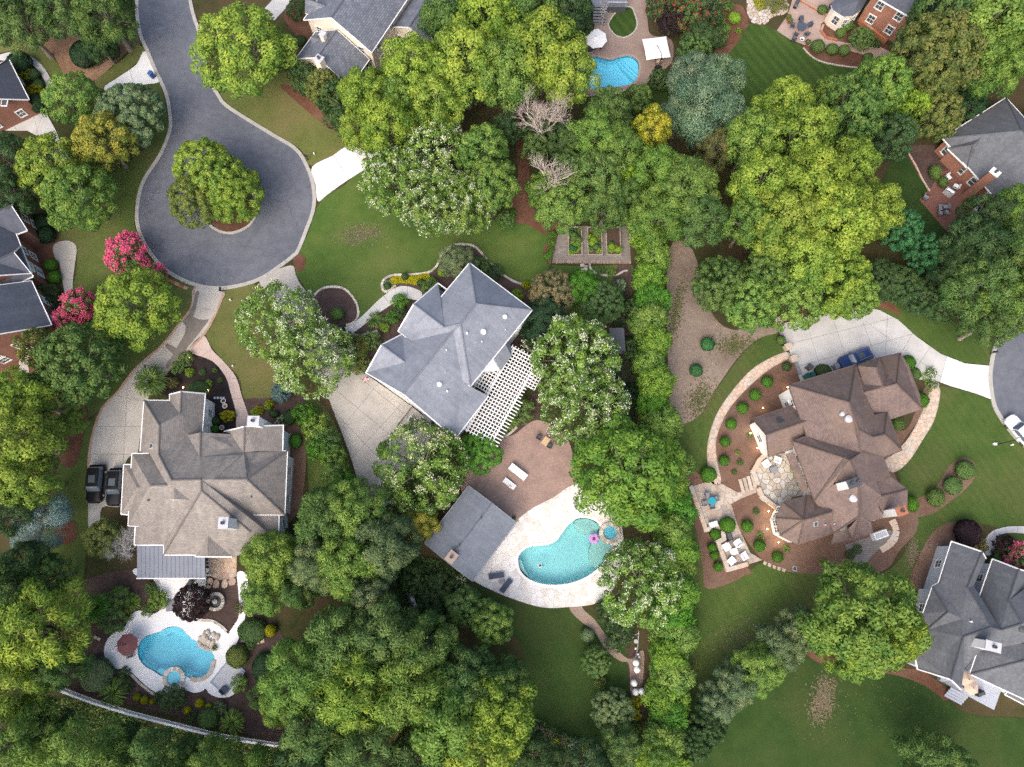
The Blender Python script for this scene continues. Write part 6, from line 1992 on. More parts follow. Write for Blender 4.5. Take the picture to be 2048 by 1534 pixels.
# ---- big and middle trees: px, py, radius px, height, species, colour
TREES = """45,52,60,12,feather,g 128,18,62,13,feather,g 213,38,66,12,feather,g 35,5,50,12,feather,gg 200,92,32,7,feather,dg
150,205,60,9,maple,lg 263,232,66,8,dense,gg 212,292,62,10,maple,or 112,338,70,11,maple,yg 165,398,74,11,maple,lg 30,330,62,11,feather,dg 32,400,48,9,feather,dg
487,108,101,12,maple,yg 408,338,58,8,dense,yg 470,390,58,8,dense,yg 396,405,54,8,dense,ol 440,368,60,8.5,dense,yg
275,620,85,10,maple,yg 165,728,82,11,dense,g 85,700,40,8,bush,ol 50,800,66,13,billow,yg 42,885,86,14,billow,yg 60,960,62,12,billow,yg 30,1020,50,10,feather,dg 150,845,28,5,feather,lg
560,645,82,9,myrtle,lg 628,718,80,9,myrtle,lg
60,1130,55,10,feather,dg 105,1150,45,8,feather,g 30,1190,66,13,feather,g 80,1262,104,14,feather,yg 45,1350,80,14,feather,yg 130,1330,50,11,feather,g
45,1480,88,14,feather,lg 180,1512,84,13,feather,lg 310,1532,78,12,feather,g 435,1545,74,12,feather,lg 548,1552,66,12,feather,lg 110,1462,46,9,feather,dg 250,1490,44,8,feather,dg 375,1510,40,8,feather,g
545,1120,64,9,billow,lg 530,1190,46,8,billow,lg 660,1040,70,12,feather,g 720,1020,66,12,feather,lg 770,1090,72,12,feather,gg 640,1130,62,11,feather,gg 700,1130,74,12,feather,lg 740,1190,50,10,feather,gg 600,1180,40,9,feather,g
610,1350,88,13,feather,lg 690,1290,84,13,feather,g 770,1270,80,13,feather,g 850,1290,74,13,feather,g 720,1380,100,14,feather,yg 830,1380,90,14,feather,lg 930,1360,70,12,feather,g 990,1420,86,13,billow,yg 900,1440,90,14,billow,lg 960,1490,84,13,billow,yg 640,1450,84,13,feather,g 740,1500,96,13,feather,g 850,1530,80,12,feather,dg 1010,1360,50,11,feather,g 620,1520,70,12,feather,dg 570,1400,52,11,feather,lg
843,934,94,8.5,myrtle_cream,lg 842,1045,40,6,billow,or 1150,722,88,9.5,myrtle,lg 1168,808,88,9.5,myrtle,lg 1252,948,116,11,maple,hy 1282,1165,84,9,myrtle,lg
900,40,62,13,billow,g 975,55,80,14,billow,yg 1060,25,70,14,billow,g 1085,110,84,15,billow,yg 830,150,70,14,billow,yg 930,140,84,15,billow,yg 1010,160,66,14,billow,lg 1135,160,62,14,billow,yg 735,200,56,13,billow,yg 775,262,62,13,billow,yg 720,275,38,11,billow,yg 870,215,60,13,billow,yg 800,205,50,12,billow,lg 1130,30,50,12,billow,dg
652,180,38,7,dense,ol 690,215,48,8,bush,dg 610,160,30,6,bush,dg
795,365,72,10,myrtle,lg 865,315,74,10,myrtle,lg 870,400,74,10,myrtle,lg 935,410,58,10,myrtle,lg 965,310,58,11,maple,lg 985,375,56,11,maple,lg
1125,415,56,9,maple,lg 1185,285,64,11,feather,lg 1195,365,64,11,maple,g 1135,290,46,9,feather,dg 1240,310,60,11,feather,lg 1210,420,50,9,maple,g 1250,400,44,9,feather,g 1140,350,48,9,maple,g 1215,235,54,10,feather,g
1297,272,42,12,billow,y 1246,372,34,9,feather,lime 1305,352,64,11,feather,lg 1360,385,84,12,feather,lg 1310,440,60,10,feather,lg 1395,440,60,11,feather,g
1388,105,34,6,dense,g 1382,160,50,9,weep,bg 1440,165,52,9,weep,bg 1410,220,76,10,weep,bg 1455,240,46,9,weep,bg 1360,235,46,9,weep,bg 1425,305,46,9,feather,br
1560,225,58,14,billow,yg 1500,285,58,14,billow,lg 1590,290,76,15,billow,yg 1520,375,66,14,billow,yg 1610,380,84,15,billow,yg 1695,345,60,13,billow,yg 1560,455,80,14,billow,yg 1655,455,84,14,billow,yg 1735,430,62,13,billow,yg 1490,450,46,12,billow,lg 1600,520,76,12,billow,yg
1690,225,70,12,dense,g 1755,178,58,11,dense,lg 1640,205,36,10,dense,lg 1812,232,34,9,cypress,lime 1780,280,46,9,dense,dg
1440,570,56,8,dense,g 1500,605,58,8,dense,lg 1575,600,66,9,dense,lg 1660,560,76,10,dense,yg 1700,590,50,9,dense,lg 1530,550,50,9,dense,g
1875,110,86,13,dense,ol 1850,165,56,11,dense,ol 1880,40,60,13,dense,g 1965,60,90,14,billow,lg 2035,90,70,14,billow,yg 1985,140,60,13,billow,lg 1870,235,48,9,dense,ol 2040,10,60,13,billow,lg
1800,462,42,7,dense,em 1848,508,40,7,dense,em 1960,440,52,11,feather,dg 2015,430,56,11,feather,lg 1945,505,72,12,feather,dg 2025,520,76,13,feather,g 1950,580,76,13,feather,g 2015,610,72,13,feather,lg 1975,650,50,11,feather,g 1900,540,48,10,feather,dg
1722,1240,118,13,maple,lg 1690,1290,60,11,maple,yg 1785,1260,60,12,maple,yg
1598,1258,50,6,feather,gg 1556,1296,54,6,feather,gg 1514,1338,54,6.4,feather,lg 1470,1368,50,6,feather,gg 1434,1406,46,6,feather,gg 1410,1450,40,6,dense,dg 1385,1485,36,6,dense,dg
1850,1515,64,9,feather,g 1910,1530,40,8,feather,g
985,1245,46,7,maple,lg 930,1215,42,6,maple,g 1225,1420,42,4,dense,gg 1192,1322,30,3.2,dense,g 1240,1490,48,6,feather,g 1320,1500,40,7,feather,lg 1285,1515,24,3,feather,lime 1180,1540,60,7,feather,dg 1080,1510,50,7,feather,dg
1105,585,46,4.5,dense,tan 1165,575,40,4.5,feather,vg 1205,605,44,4.5,dense,dg 1085,640,50,5,feather,kg
961,905,43,3.6,dense,vg 915,525,40,4.5,feather,gg
940,10,40,12,billow,dg 1085,262,44,7,feather,dg 1072,300,32,7,maple,g 1012,262,34,7,feather,dg 1088,385,40,8,maple,lg 1012,440,20,3,maple,g 1275,200,30,6,feather,g
1372,28,40,6,myrtle_red,g 1318,14,30,6,myrtle_red,dg 1405,25,40,7,myrtle_red,dg 1320,160,22,3,dense,dg 1400,80,40,6,feather,dg 1150,15,40,6,feather,dg 1165,55,26,4,feather,dg
1345,42,30,5,dense,pur 385,1205,36,4.5,dense,pur
255,512,42,5,myrtle_pink,g 312,552,24,3.5,myrtle_pink,g 160,612,34,5,myrtle_pink,g 138,640,26,4.5,myrtle_pink,g 2040,1115,30,4,myrtle_pink,g
208,1078,42,4.5,maple,ol 1760,560,44,4,dense,dg 1800,570,42,4,dense,dg 1840,595,40,4,dense,dg 1880,612,36,4,dense,dg
1950,265,30,3,dense,kg 1930,215,46,4,dense,kg"""
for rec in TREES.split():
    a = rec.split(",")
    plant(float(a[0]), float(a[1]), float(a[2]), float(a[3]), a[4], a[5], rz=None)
# ---- the long conifer hedge between the lots
for i in range(26):
    y = 478 + i * 41.5
    x = float(np.interp(y, [480, 700, 800, 900, 1000, 1200, 1300, 1450, 1530], [1303, 1300, 1308, 1326, 1346, 1352, 1340, 1336, 1330])) + (5 if i % 2 else -5)
    r = float(np.interp(y, [480, 800, 1000, 1500], [36, 37, 40, 44]))
    plant(x, y, r + rnd.uniform(-5, 4), rnd.uniform(4.6, 6.8), "cypress", ("hy", "lg", "hy", "vg", "lg")[i % 5], group="conifers in the long lot hedge",
          label="conifer in the long green hedge between the lots, %s from top" % (ORD[i] if i < 25 else "twenty-sixth"))
# hedge beside the parking court
for i, (x, y, r) in enumerate([(612, 830, 26), (635, 855, 30), (655, 880, 28), (640, 900, 26), (668, 915, 28), (672, 945, 28), (690, 970, 28), (700, 1000, 26)]):
    plant(x, y, r, 3.2, "bush", ("vg", "lg", "g")[i % 3], group="shrub hedge left of the parking court")
# ---- shrubs
SHRUBS = """170,110,27,3,egg,kg,1.0 222,102,18,2.4,ball,dg,1 40,128,24,2.4,ball,kg,1 75,208,18,2.2,ball,kg,1 52,150,14,1.5,bush,gold,1.1 70,182,15,1.4,bush,gold,1.2 68,150,12,1.2,ball,dg,1 78,170,11,1.2,ball,dg,1 92,470,18,1.8,ball,kg,1 102,530,13,1.4,ball,box,1 109,555,13,1.4,ball,box,1 95,590,24,2.2,bush,dg,1 85,445,18,1.8,ball,kg,1 108,620,16,1.5,bush,dg,1
303,762,37,2.6,spiky,g,1 398,776,18,1.0,ball,dg,1.5 380,745,10,0.8,bush,lime,1 418,767,8,0.7,bush,lime,1 372,718,16,1.2,bush,g,1 355,735,14,1.2,bush,g,1 405,745,7,.5,bush,g,1 430,740,6,.5,bush,g,1 440,760,6,.5,bush,g,1 345,765,12,1.4,bush,br,1
563,785,20,2.4,dense,blue,1 540,808,9,1,bush,gold,1 536,812,9,1,bush,lime,1 518,820,10,1,bush,gold,1 510,826,9,1,bush,lime,1 548,828,9,1,ball,dg,1.2 592,882,14,1.4,ball,box,0.8 580,835,14,1.4,ball,dg,.8 563,843,12,1.0,bloom_bush,g,1 455,832,14,1.2,bush,gold,1.3 432,842,9,1,ball,dg,1 430,858,8,1,ball,box,1
240,1195,24,2.0,bush,g,1 225,1240,28,2.2,bush,g,1 195,1215,32,2.4,spiky,vg,1 265,1205,20,1.0,blade,lg,1 255,1228,18,1.0,blade,ol,1 302,1176,13,1.2,bush,g,1 316,1200,20,1.6,bush,lg,1 295,1220,14,1.2,bush,g,1 195,1350,32,2.2,egg,gg,1 228,1385,32,1.3,blade,lg,1 252,1372,14,1.2,bush,dg,1 345,1396,26,2.2,bush,dg,1 318,1392,10,1.0,bush,dg,1
274,1394,7.5,.8,ball,gold,1 289,1400,8,.8,ball,gold,1 305,1403,6,.6,ball,gold,1 375,1420,8,.8,ball,gold,1 400,1406,9,.9,ball,gold,1 418,1413,7,.7,ball,gold,1 541,1261,12,1.2,ball,gold,1 547,1319,6,.6,ball,gold,1
475,1312,22,1.8,ball,ol,1 418,1436,20,1.7,ball,g,1 465,1445,28,1.2,blade,lg,1 478,1368,18,1.4,bush,lg,1 520,1395,26,1.6,bush,g,1 555,1440,20,1.2,blade,ol,1 385,1435,12,1,bush,dg,1 440,1415,14,1.1,bush,gg,1 505,1262,26,1.4,ball,dg,1.2 525,1335,24,1.2,ball,kg,0.7 250,1345,12,1,bush,dg,1 480,1215,12,1,bush,br,1 430,1296,7,.8,blade,g,1 500,1290,10,.8,bush,g,1
810,553,7,.9,ball,dg,1 842,566,8,1,ball,dg,1 775,572,7,.9,ball,dg,1 884,545,9,1,ball,lime,1 862,575,20,1.6,bush,g,1 800,605,18,1.3,bush,vg,1 785,635,14,1.2,bush,vg,1 800,625,14,1.2,bush,dg,1 750,640,20,0.9,blade,g,1 770,655,10,1,bush,lime,1 745,680,20,1.5,bush,g,1 715,690,24,1.8,bush,ol,1 720,725,24,1.6,bush,ol,1 690,680,20,1.6,bush,dg,1 960,530,20,1.4,bush,g,1 990,545,18,1.3,bush,dg,1 1035,590,13,1.2,bush,lime,1 1052,570,9,.8,bush,gold,1 675,628,13,1.3,egg,g,1 1045,820,28,2.0,bush,g,1 1020,845,18,1.2,blade,lg,1 1005,860,12,1,bush,g,1 1070,690,26,2.2,bloom_bush,dg,1 1060,660,24,2.2,bush,kg,1 1240,570,13,1.6,bush,bg,1 1262,620,20,3,bush,dg,.8 1262,700,20,3,bush,dg,.8 1258,790,20,3,bush,kg,.8
1415,688,14,1.3,ball,em,1 1392,741,13,1.3,ball,em,1 1562,680,9,1,ball,g,1 1573,733,9,1,ball,dg,1 1534,764,11.5,1.1,ball,box,1 1510,790,11.5,1.1,ball,box,1 1485,816,11.5,1.1,ball,box,1 1462,848,11,1.1,ball,box,1 1450,883,10.5,1.1,ball,box,1 1448,921,10.5,1.1,ball,box,1 1417,949,15.5,1.6,ball,box,1 1455,1049,15.5,1.6,ball,box,1 1494,1052,12,1.2,ball,box,1 1519,1091,12,1.2,ball,box,1 1555,1114,11,1.1,ball,box,1 1430,1068,11,1.1,ball,box,1 1424,1095,9,1,ball,box,1 1429,1110,9,1,ball,box,1 1436,1133,9.5,1,ball,box,1
1646,742,15,1.3,ball,dg,1.25 1817,725,14,1.4,ball,box,.9 1830,748,12,1.3,ball,g,.8 1845,800,13,1.4,ball,box,.8 1796,848,13,1.4,ball,g,1 1823,1008,14,1.5,ball,box,.8 1930,940,19,1.6,ball,g,1 1905,971,18,1.6,ball,g,1 1871,995,18,1.6,ball,g,1 1520,1070,8,.5,blade,lg,1 1572,1098,9,.5,blade,lg,1 1644,1124,9,.6,blade,lg,1 1480,925,7,.4,bush,g,1 1468,945,6,.4,bush,g,1 1512,1023,7,.5,bush,g,1 1475,905,6,.4,blade,lg,1 1500,870,6,.4,bush,g,1 1700,1110,10,.7,bush,dg,1 1715,1098,10,.7,bush,dg,1 1862,745,12,.7,bloom_bush,g,1 1868,770,9,.6,bloom_bush,g,1
1935,1066,26,2.4,egg,pur,1 2008,1095,24,2.2,bush,pur,1 1960,1090,16,1.6,bush,br,1 2000,1110,14,1.4,ball,g,1 1645,20,10,1,ball,g,1 1636,93,14,1.3,ball,g,1 1664,99,12,1.2,ball,g,1 1688,101,11.5,1.2,ball,g,1 1736,117,11,1.1,ball,g,1 1764,122,11,1.1,ball,g,1 1690,48,16,1.5,ball,g,1 1676,40,14,1.5,ball,dg,1 1681,66,10.5,1,ball,g,1 1724,78,25,2.6,dense,g,1 1752,88,10,1.2,bush,dg,1 1469,36,13,1.1,ball,lime,1 1453,58,9,.9,ball,lg,1 1477,62,7,.6,bush,lime,1 1456,12,12,1,bush,lg,1 1440,90,8,.6,bush,g,1 1518,8,13,.9,bush,gold,.7 1550,10,22,.9,bush,ol,1.3 1425,40,26,3,bush,g,1 1430,75,24,3,bush,g,1
1870,345,13,1.6,egg,g,.7 1885,365,10,1.4,egg,g,.8 1175,1270,14,1.2,ball,gg,1 1200,1366,13,1.2,bush,ol,1 1222,1228,26,2.2,bush,dg,1 1205,1215,16,1.6,bush,dg,1 1237,1270,30,2.4,bush,dg,1 1250,1250,20,2,bush,g,1 1272,1402,12,1.4,bush,gold,1 1270,1428,13,1.4,bush,gold,1 1265,1455,16,1.4,bush,g,1 1225,1455,22,1.6,bush,bg,1 1112,1483,9,.7,bush,gold,1 1170,1495,9,.7,bush,gold,1 1215,1515,8,.7,bush,gold,1 920,1165,16,1.3,bloom_bush,g,1 1103,485,8,.9,bush,vg,1 1106,470,9,.9,bush,vg,1 1101,500,8,.9,bush,vg,1 1097,512,9,.9,bush,vg,1 895,1145,18,1.4,bush,dg,1 880,1180,34,2.4,bush,dg,1 860,1215,30,2.6,bush,dg,1 830,1160,30,2.6,bush,dg,1 1028,1037,4,.6,ball,g,1
200,1062,16,1.6,bush,em,1 570,1075,18,2,bush,dg,1 1025,425,8,.7,ball,box,1 1200,540,10,.5,bush,g,1 1222,545,10,.5,bush,lg,1 1150,1490,14,.8,bush,bg,1 620,1060,20,2.4,bush,dg,1 1740,600,14,.8,bush,g,1 660,195,26,3,bush,g,1 700,255,30,3.5,bush,g,1 560,130,20,2.4,bush,dg,1 595,22,22,3,bush,dg,1 602,82,11,1.1,ball,dg,1"""
for rec in SHRUBS.split():
    a = rec.split(",")
    plant(float(a[0]), float(a[1]), float(a[2]), float(a[3]), a[4], a[5], sx=math.sqrt(float(a[6])), rz=(None if a[6] == "1" else 0.0))
# the silvery blue cedar, made of drooping sprays
plant(82, 1050, 60, 6, "weep", "sil", desc="pale silver-blue feathery cedar")
# ---- bare trees
dead_tree(1090, 212, 62, 16, 4, "bark_pale", "tall pinkish dead tree with bare branches in the upper woods", 5, 0.6, 6)
dead_tree(1102, 345, 46, 12, 9, "bark_pale", "smaller half-dead tree with bare twigs below the tall dead one", 4, 0.7, 5)
dead_tree(232, 1108, 46, 5, 12, "bark_gray", "bare gray twiggy tree by the tan house porch", 5, 0.9, 5)
dead_tree(1210, 15, 20, 5, 5, "bark_gray", "bare twigs behind the raised deck at top", 3, 0.7, 4)
label_plants()

# ---- ground covers nobody could count
def cover(name, label, poly_s, col, n, size, h=0.25, kind="stuff", mat="foliage", smooth=True):
    pg = gpoly(poly_s, smooth)
    xs = [p[0] for p in pg]; ys = [p[1] for p in pg]
    out = []
    while len(out) < n:
        x, y = rnd.uniform(min(xs), max(xs)), rnd.uniform(min(ys), max(ys))
        if in_poly(x, y, pg):
            out.append((x, y, rnd.uniform(0.05, h)))
    p = np.array(out)
    nn = nprng.normal(size=p.shape) * 0.6 + np.array([0, 0, 0.9])
    me = leaf_mesh(name, p, nn, size * nprng.uniform(0.6, 1.4, n), nprng.uniform(0.3, 1, n), 0.5, None, mat)
    o = bpy.data.objects.new(name, me)
    COL.objects.link(o)
    o.color = (*COLS[col], 1)
    o["kind"] = kind
    tag(o, label, "ground cover")
    return o
cover("ground_cover", "bright yellow ground cover in the stone-edged front bed", "785,556 830,552 855,548 860,560 845,572 820,568 800,566 786,572", "gold", 5200, 0.10)
cover("ground_cover", "blue-green low ground cover at the left end of the front bed", "768,565 782,560 788,570 778,580 768,578", "bg", 500, 0.08)
cover("ground_cover", "white and red bedding flowers beside the brown house drive", "1840,745 1858,750 1866,775 1856,785 1846,765", "lg", 500, 0.08)
cover("ground_cover", "low green ivy under the upper woods", "640,160 700,190 740,260 700,290 650,230", "dg", 3000, 0.14, 0.4)
cover("ground_cover", "low green growth between pool house and lower trees", "800,1120 900,1130 940,1200 1000,1210 900,1260 800,1230", "dg", 4500, 0.16, 0.6)
cover("ground_cover", "tangled green growth below the white picket fence", "100,1400 300,1440 480,1480 600,1500 600,1560 60,1560", "g", 6000, 0.18, 0.5)
cover("ground_cover", "dark undergrowth at the lower edge of the dark lawn", "1060,1440 1120,1460 1200,1500 1330,1520 1330,1560 1040,1560", "dg", 3500, 0.16, 0.6)
cover("ground_cover", "green planting along the tall hedge foot", "1225,600 1262,600 1268,860 1230,840", "kg", 3000, 0.14, 0.6)
def soil_patch(px, py, rx, ry, n, label):
    q = P(px, py)
    k = scale_at(px, py)
    x = nprng.normal(size=n) * rx * k * 0.5
    y = nprng.normal(size=n) * ry * k * 0.5 
    p = np.stack([q.x + x + 0.25 * y, q.y + y, nprng.uniform(0.02, 0.05, n)], 1)
    me = leaf_mesh("dry_grass", p, nprng.normal(size=(n, 3)) * 0.25 + np.array([0, 0, 1.0]), 0.13 * nprng.uniform(0.5, 1.5, n), nprng.uniform(0.5, 1, n), 0.45)
    o = bpy.data.objects.new("dry_grass", me)
    COL.objects.link(o)
    o.color = (0.30, 0.235, 0.15, 1)
    o["kind"] = "stuff"
    tag(o, label, "dry grass")
soil_patch(1645, 1400, 22, 38, 1500, "pale worn patch of dry grass in the lower right lawn")
soil_patch(1825, 1105, 10, 22, 500, "pale worn patch of dry grass left of the slate house")
soil_patch(720, 470, 46, 26, 700, "yellowed worn spot in the central lawn")
soil_patch(1500, 1290, 70, 60, 900, "brownish thin grass on the slope lawn")
for x, y, rx, ry, l in ((1400, 800, 26, 40, "thin grass tufts at the lower edge of the gravel yard"), (1470, 690, 46, 22, "thin grass tufts along the right edge of the gravel yard"), (1352, 620, 14, 70, "thin grass tufts along the hedge side of the gravel yard")):
    soil_patch(x, y, rx, ry, 900, l)
    bpy.context.scene.collection.objects[-1].color = (0.16, 0.17, 0.06, 1)
for i, (s, n) in enumerate([("1430,1200 1700,1150 1780,1180 1600,1280 1450,1380", 500), ("1560,1310 1900,1350 1900,1450 1600,1480", 900), ("1800,1070 1900,1050 1880,1150 1830,1190", 200)]):
    pg = gpoly(s)
    o = cover("leaf_litter", ["scattered fallen leaves on the slope lawn", "scattered fallen leaves on the lower right lawn", "scattered fallen leaves on the mulch beside the slate house"][i], s, "tan", n, 0.07, 0.07)
# ================================================================== VEHICLES, FURNITURE, SMALL THINGS
def rrect(L, W, r, n=5, fr=None):
    """rounded rectangle outline, front corners (+y) may have their own radius."""
    out = []
    for cx, cy, a0, rr in ((W / 2, L / 2, 0, fr or r), (-W / 2, L / 2, 90, fr or r), (-W / 2, -L / 2, 180, r), (W / 2, -L / 2, 270, r)):
        for k in range(n + 1):
            a = R(a0 + 90 * k / n)
            x = cx - math.copysign(rr, cx) + rr * math.cos(a)
            y = cy - math.copysign(rr, cy) + rr * math.sin(a)
            out.append((x, y))
    return out

def loft(m, rings, mi=0, top=True, bot=True):
    b = len(m.v)
    n = len(rings[0])
    for r in rings:
        m.v += [tuple(p) for p in r]
    for i in range(len(rings) - 1):
        for k in range(n):
            m.f.append((b + i * n + k, b + i * n + (k + 1) % n, b + (i + 1) * n + (k + 1) % n, b + (i + 1) * n + k)); m.m.append(mi)
    if bot: m.f.append(tuple(b + k for k in range(n - 1, -1, -1))); m.m.append(mi)
    if top: m.f.append(tuple(b + (len(rings) - 1) * n + k for k in range(n))); m.m.append(mi)

def car(label, px, py, ang, paint, L=4.8, W=1.9, Hc=1.65, suv=True):
    q = P(px, py, Hc * 0.6)
    t = thing("parked_car", label, "car", (q.x, q.y, 0.10), ang)
    m = MB()
    hood = 0.98 if suv else 0.86
    rings = []
    for z, l, w, y in ((0.22, 0.94, 0.90, 0), (0.40, 1.0, 0.985, 0), (0.62, 1.0, 1.0, 0), (0.80, 0.985, 0.985, 0), (hood - 0.05, 0.96, 0.95, -0.01), (hood, 0.92, 0.89, -0.02)):
        rings.append([(x, yy + y, z - (0.10 if (yy > L * 0.40 and z > 0.7) else 0)) for x, yy in rrect(L * l, W * w, 0.28, 5, 0.5)])
    loft(m, rings)
    m.build("body", paint, t, smooth=True)
    g = MB()
    cl = L * (0.64 if suv else 0.56)
    cy = -L * (0.12 if suv else 0.07)
    gl = []
    for z, l, w, yo in ((hood - 0.03, 1.0, 0.93, 0.0), (hood + (Hc - hood) * 0.55, 0.88, 0.87, -0.05), (Hc - 0.07, 0.74, 0.78, -0.10)):
        gl.append([(x, y + cy + yo, z) for x, y in rrect(cl * l, W * w, 0.22, 5, 0.26)])
    loft(g, gl)
    g.build("glasshouse", "car_glass", t, smooth=True)
    r = MB()
    rr = []
    for z, l, w in ((Hc - 0.10, 0.755, 0.80), (Hc - 0.03, 0.73, 0.77), (Hc, 0.64, 0.67)):
        rr.append([(x, y + cy - 0.12, z) for x, y in rrect(cl * l, W * w, 0.2, 5, 0.22)])
    loft(r, rr)
    ro = r.build("roof", paint, t, smooth=True)
    if suv:
        MB().box(0, cy + cl * 0.03, Hc + 0.012, W * 0.42, cl * 0.30, 0.02).build("sunroof", "glass", ro)
        for sx in (-1, 1):
            MB().bar((sx * W * 0.30, cy - cl * 0.38, Hc + 0.03), (sx * W * 0.30, cy + cl * 0.22, Hc + 0.03), 0.04, 0.05).build("roof_rail", "chrome" if paint != "car_black" else "black_metal", ro)
    p = MB()
    for sx in (-1, 1):
        for y0, y1 in ((0.30, 0.47), (-0.02, 0.0), (-0.46, -0.34)):
            p.bar((sx * W * 0.455, cy + cl * y1, hood), (sx * W * 0.385, cy - 0.12 + cl * (y1 * 0.72), Hc - 0.07), 0.06, 0.05)
    p.build("pillar", paint, t)
    for sx in (-1, 1):
        MB().box(sx * (W / 2 + 0.08), cy + cl * 0.36, hood + 0.06, 0.2, 0.12, 0.14).build("mirror", paint, t)
        MB().box(sx * W * 0.34, L * 0.455, 0.70, 0.34, 0.14, 0.12, sx * -0.35).build("headlight", "light_gray", t)
        MB().box(sx * W * 0.36, -L * 0.475, 0.80, 0.30, 0.10, 0.14).build("tail_light", "red_paint", t)
        for y in (L * 0.30, -L * 0.30):
            wv = MB()
            wv.tube([(sx * (W / 2 - 0.24), y, 0.34), (sx * (W / 2 - 0.01), y, 0.34)], [0.34, 0.34], 16)
            w_ = wv.build("wheel", "tire", t)
            MB().tube([(sx * (W / 2 - 0.02), y, 0.34), (sx * (W / 2 + 0.005), y, 0.34)], [0.2, 0.19], 12).build("rim", "chrome", w_)
    return t
def paint(name, col, rough=0.22):
    m, nt, b = new_mat(name)
    b.inputs["Base Color"].default_value = (*col, 1)
    b.inputs["Roughness"].default_value = rough
    b.inputs["Specular IOR Level"].default_value = 0.12
    b.inputs["Coat Weight"].default_value = 0.0
    b.inputs["Coat Roughness"].default_value = 0.06
    MATS[name] = m
paint("car_black", (0.012, 0.012, 0.014)); paint("car_blue", (0.03, 0.055, 0.16)); paint("car_white", (0.75, 0.76, 0.77))
car("black SUV parked on the outer left edge of the tan house driveway", 189, 967, R(182), "car_black", 5.0, 2.0, 1.75)
car("black SUV parked against the tan house garage", 229, 973, R(181), "car_black", 4.9, 1.95, 1.7)
car("dark blue hatchback parked beside the brown house", 1712, 716, R(112), "car_blue", 4.7, 1.85, 1.5, True)
car("white car at the kerb on the right-hand road", 2043, 862, R(35), "car_white", 4.7, 1.85, 1.48, False)

def table_round(label, px, py, r, mat, h=0.72, legm="black_metal", group=None):
    t = thing("round_table", label, "table", P(px, py) + Vector((0, 0, 0.11)), 0, group)
    MB().lathe([(r, h - 0.04), (r, h)], 20).build("top", mat, t)
    for k in range(4):
        a = R(45 + 90 * k)
        MB().bar((r * 0.6 * math.cos(a), r * 0.6 * math.sin(a), 0), (r * 0.5 * math.cos(a), r * 0.5 * math.sin(a), h - 0.04), 0.05, 0.05).build("leg", legm, t)
    return t
def chair(label, px, py, ang, mat="fabric_navy", frame="black_metal", w=0.6, d=0.6, arms=True, group=None, zo=0.11, sh=0.42, bh=0.85):
    t = thing("patio_chair", label, "chair", P(px, py) + Vector((0, 0, zo)), ang, group)
    MB().box(0, 0, sh, w, d, 0.12, taper=0.94).build("seat", mat, t)
    MB().box(0, d * 0.46, (sh + bh) / 2 + 0.03, w, 0.11, bh - sh, 0, rx=R(-12)).build("backrest", mat, t)
    for sx in (-1, 1):
        for sy in (-1, 1):
            MB().bar((sx * w * 0.44, sy * d * 0.44, 0), (sx * w * 0.42, sy * d * 0.42, sh - 0.05), 0.045, 0.045).build("leg", frame, t)
        if arms:
            MB().box(sx * w * 0.5, 0.0, sh + 0.2, 0.07, d * 0.95, 0.05).build("arm", frame, t)
    return t
def covered_chair(label, px, py, ang, group=None, zo=0.11, s=0.85):
    """a lounge chair with thick white cushions."""
    t = thing("lounge_chair", label, "chair", P(px, py) + Vector((0, 0, zo)), ang, group)
    MB().box(0, 0, 0.2, s, s, 0.2).build("base", "wood_gray", t)
    MB().box(0, -0.05, 0.38, s * 0.86, s * 0.9, 0.18, taper=0.95).build("seat_cushion", "fabric_white", t)
    MB().box(0, s * 0.42, 0.55, s * 0.95, 0.2, 0.45, 0, rx=R(-14), taper=0.94).build("backrest", "fabric_white", t)
    for sx in (-1, 1):
        MB().box(sx * s * 0.48, 0, 0.42, 0.12, s * 0.95, 0.3).build("arm", "fabric_white", t)
        for sy in (-1, 1):
            MB().box(sx * s * 0.4, sy * s * 0.4, 0.05, 0.08, 0.08, 0.1).build("leg", "wood_gray", t)
    return t
def lounger(label, px, py, ang, mat="fabric_navy", L=1.9, W=0.68, zo=0.125, group=None, frame="light_gray"):
    t = thing("sun_lounger", label, "sun lounger", P(px, py) + Vector((0, 0, zo)), ang, group)
    f = MB()
    for sx in (-1, 1):
        f.bar((sx * W / 2, -L / 2, 0.28), (sx * W / 2, L / 2, 0.28), 0.05, 0.06)
    for y in (-L / 2, L / 2):
        f.bar((-W / 2, y, 0.28), (W / 2, y, 0.28), 0.05, 0.06)
    f.build("frame", frame, t)
    MB().box(0, -L * 0.17, 0.35, W * 0.9, L * 0.62, 0.09).build("cushion", mat, t)
    MB().box(0, L * 0.30, 0.47, W * 0.9, L * 0.36, 0.09, 0, rx=R(22)).build("backrest", mat, t)
    for sx in (-1, 1):
        for y in (-L * 0.42, L * 0.42):
            MB().bar((sx * W * 0.45, y, 0), (sx * W * 0.45, y, 0.26), 0.05, 0.05).build("leg", frame, t)
    return t
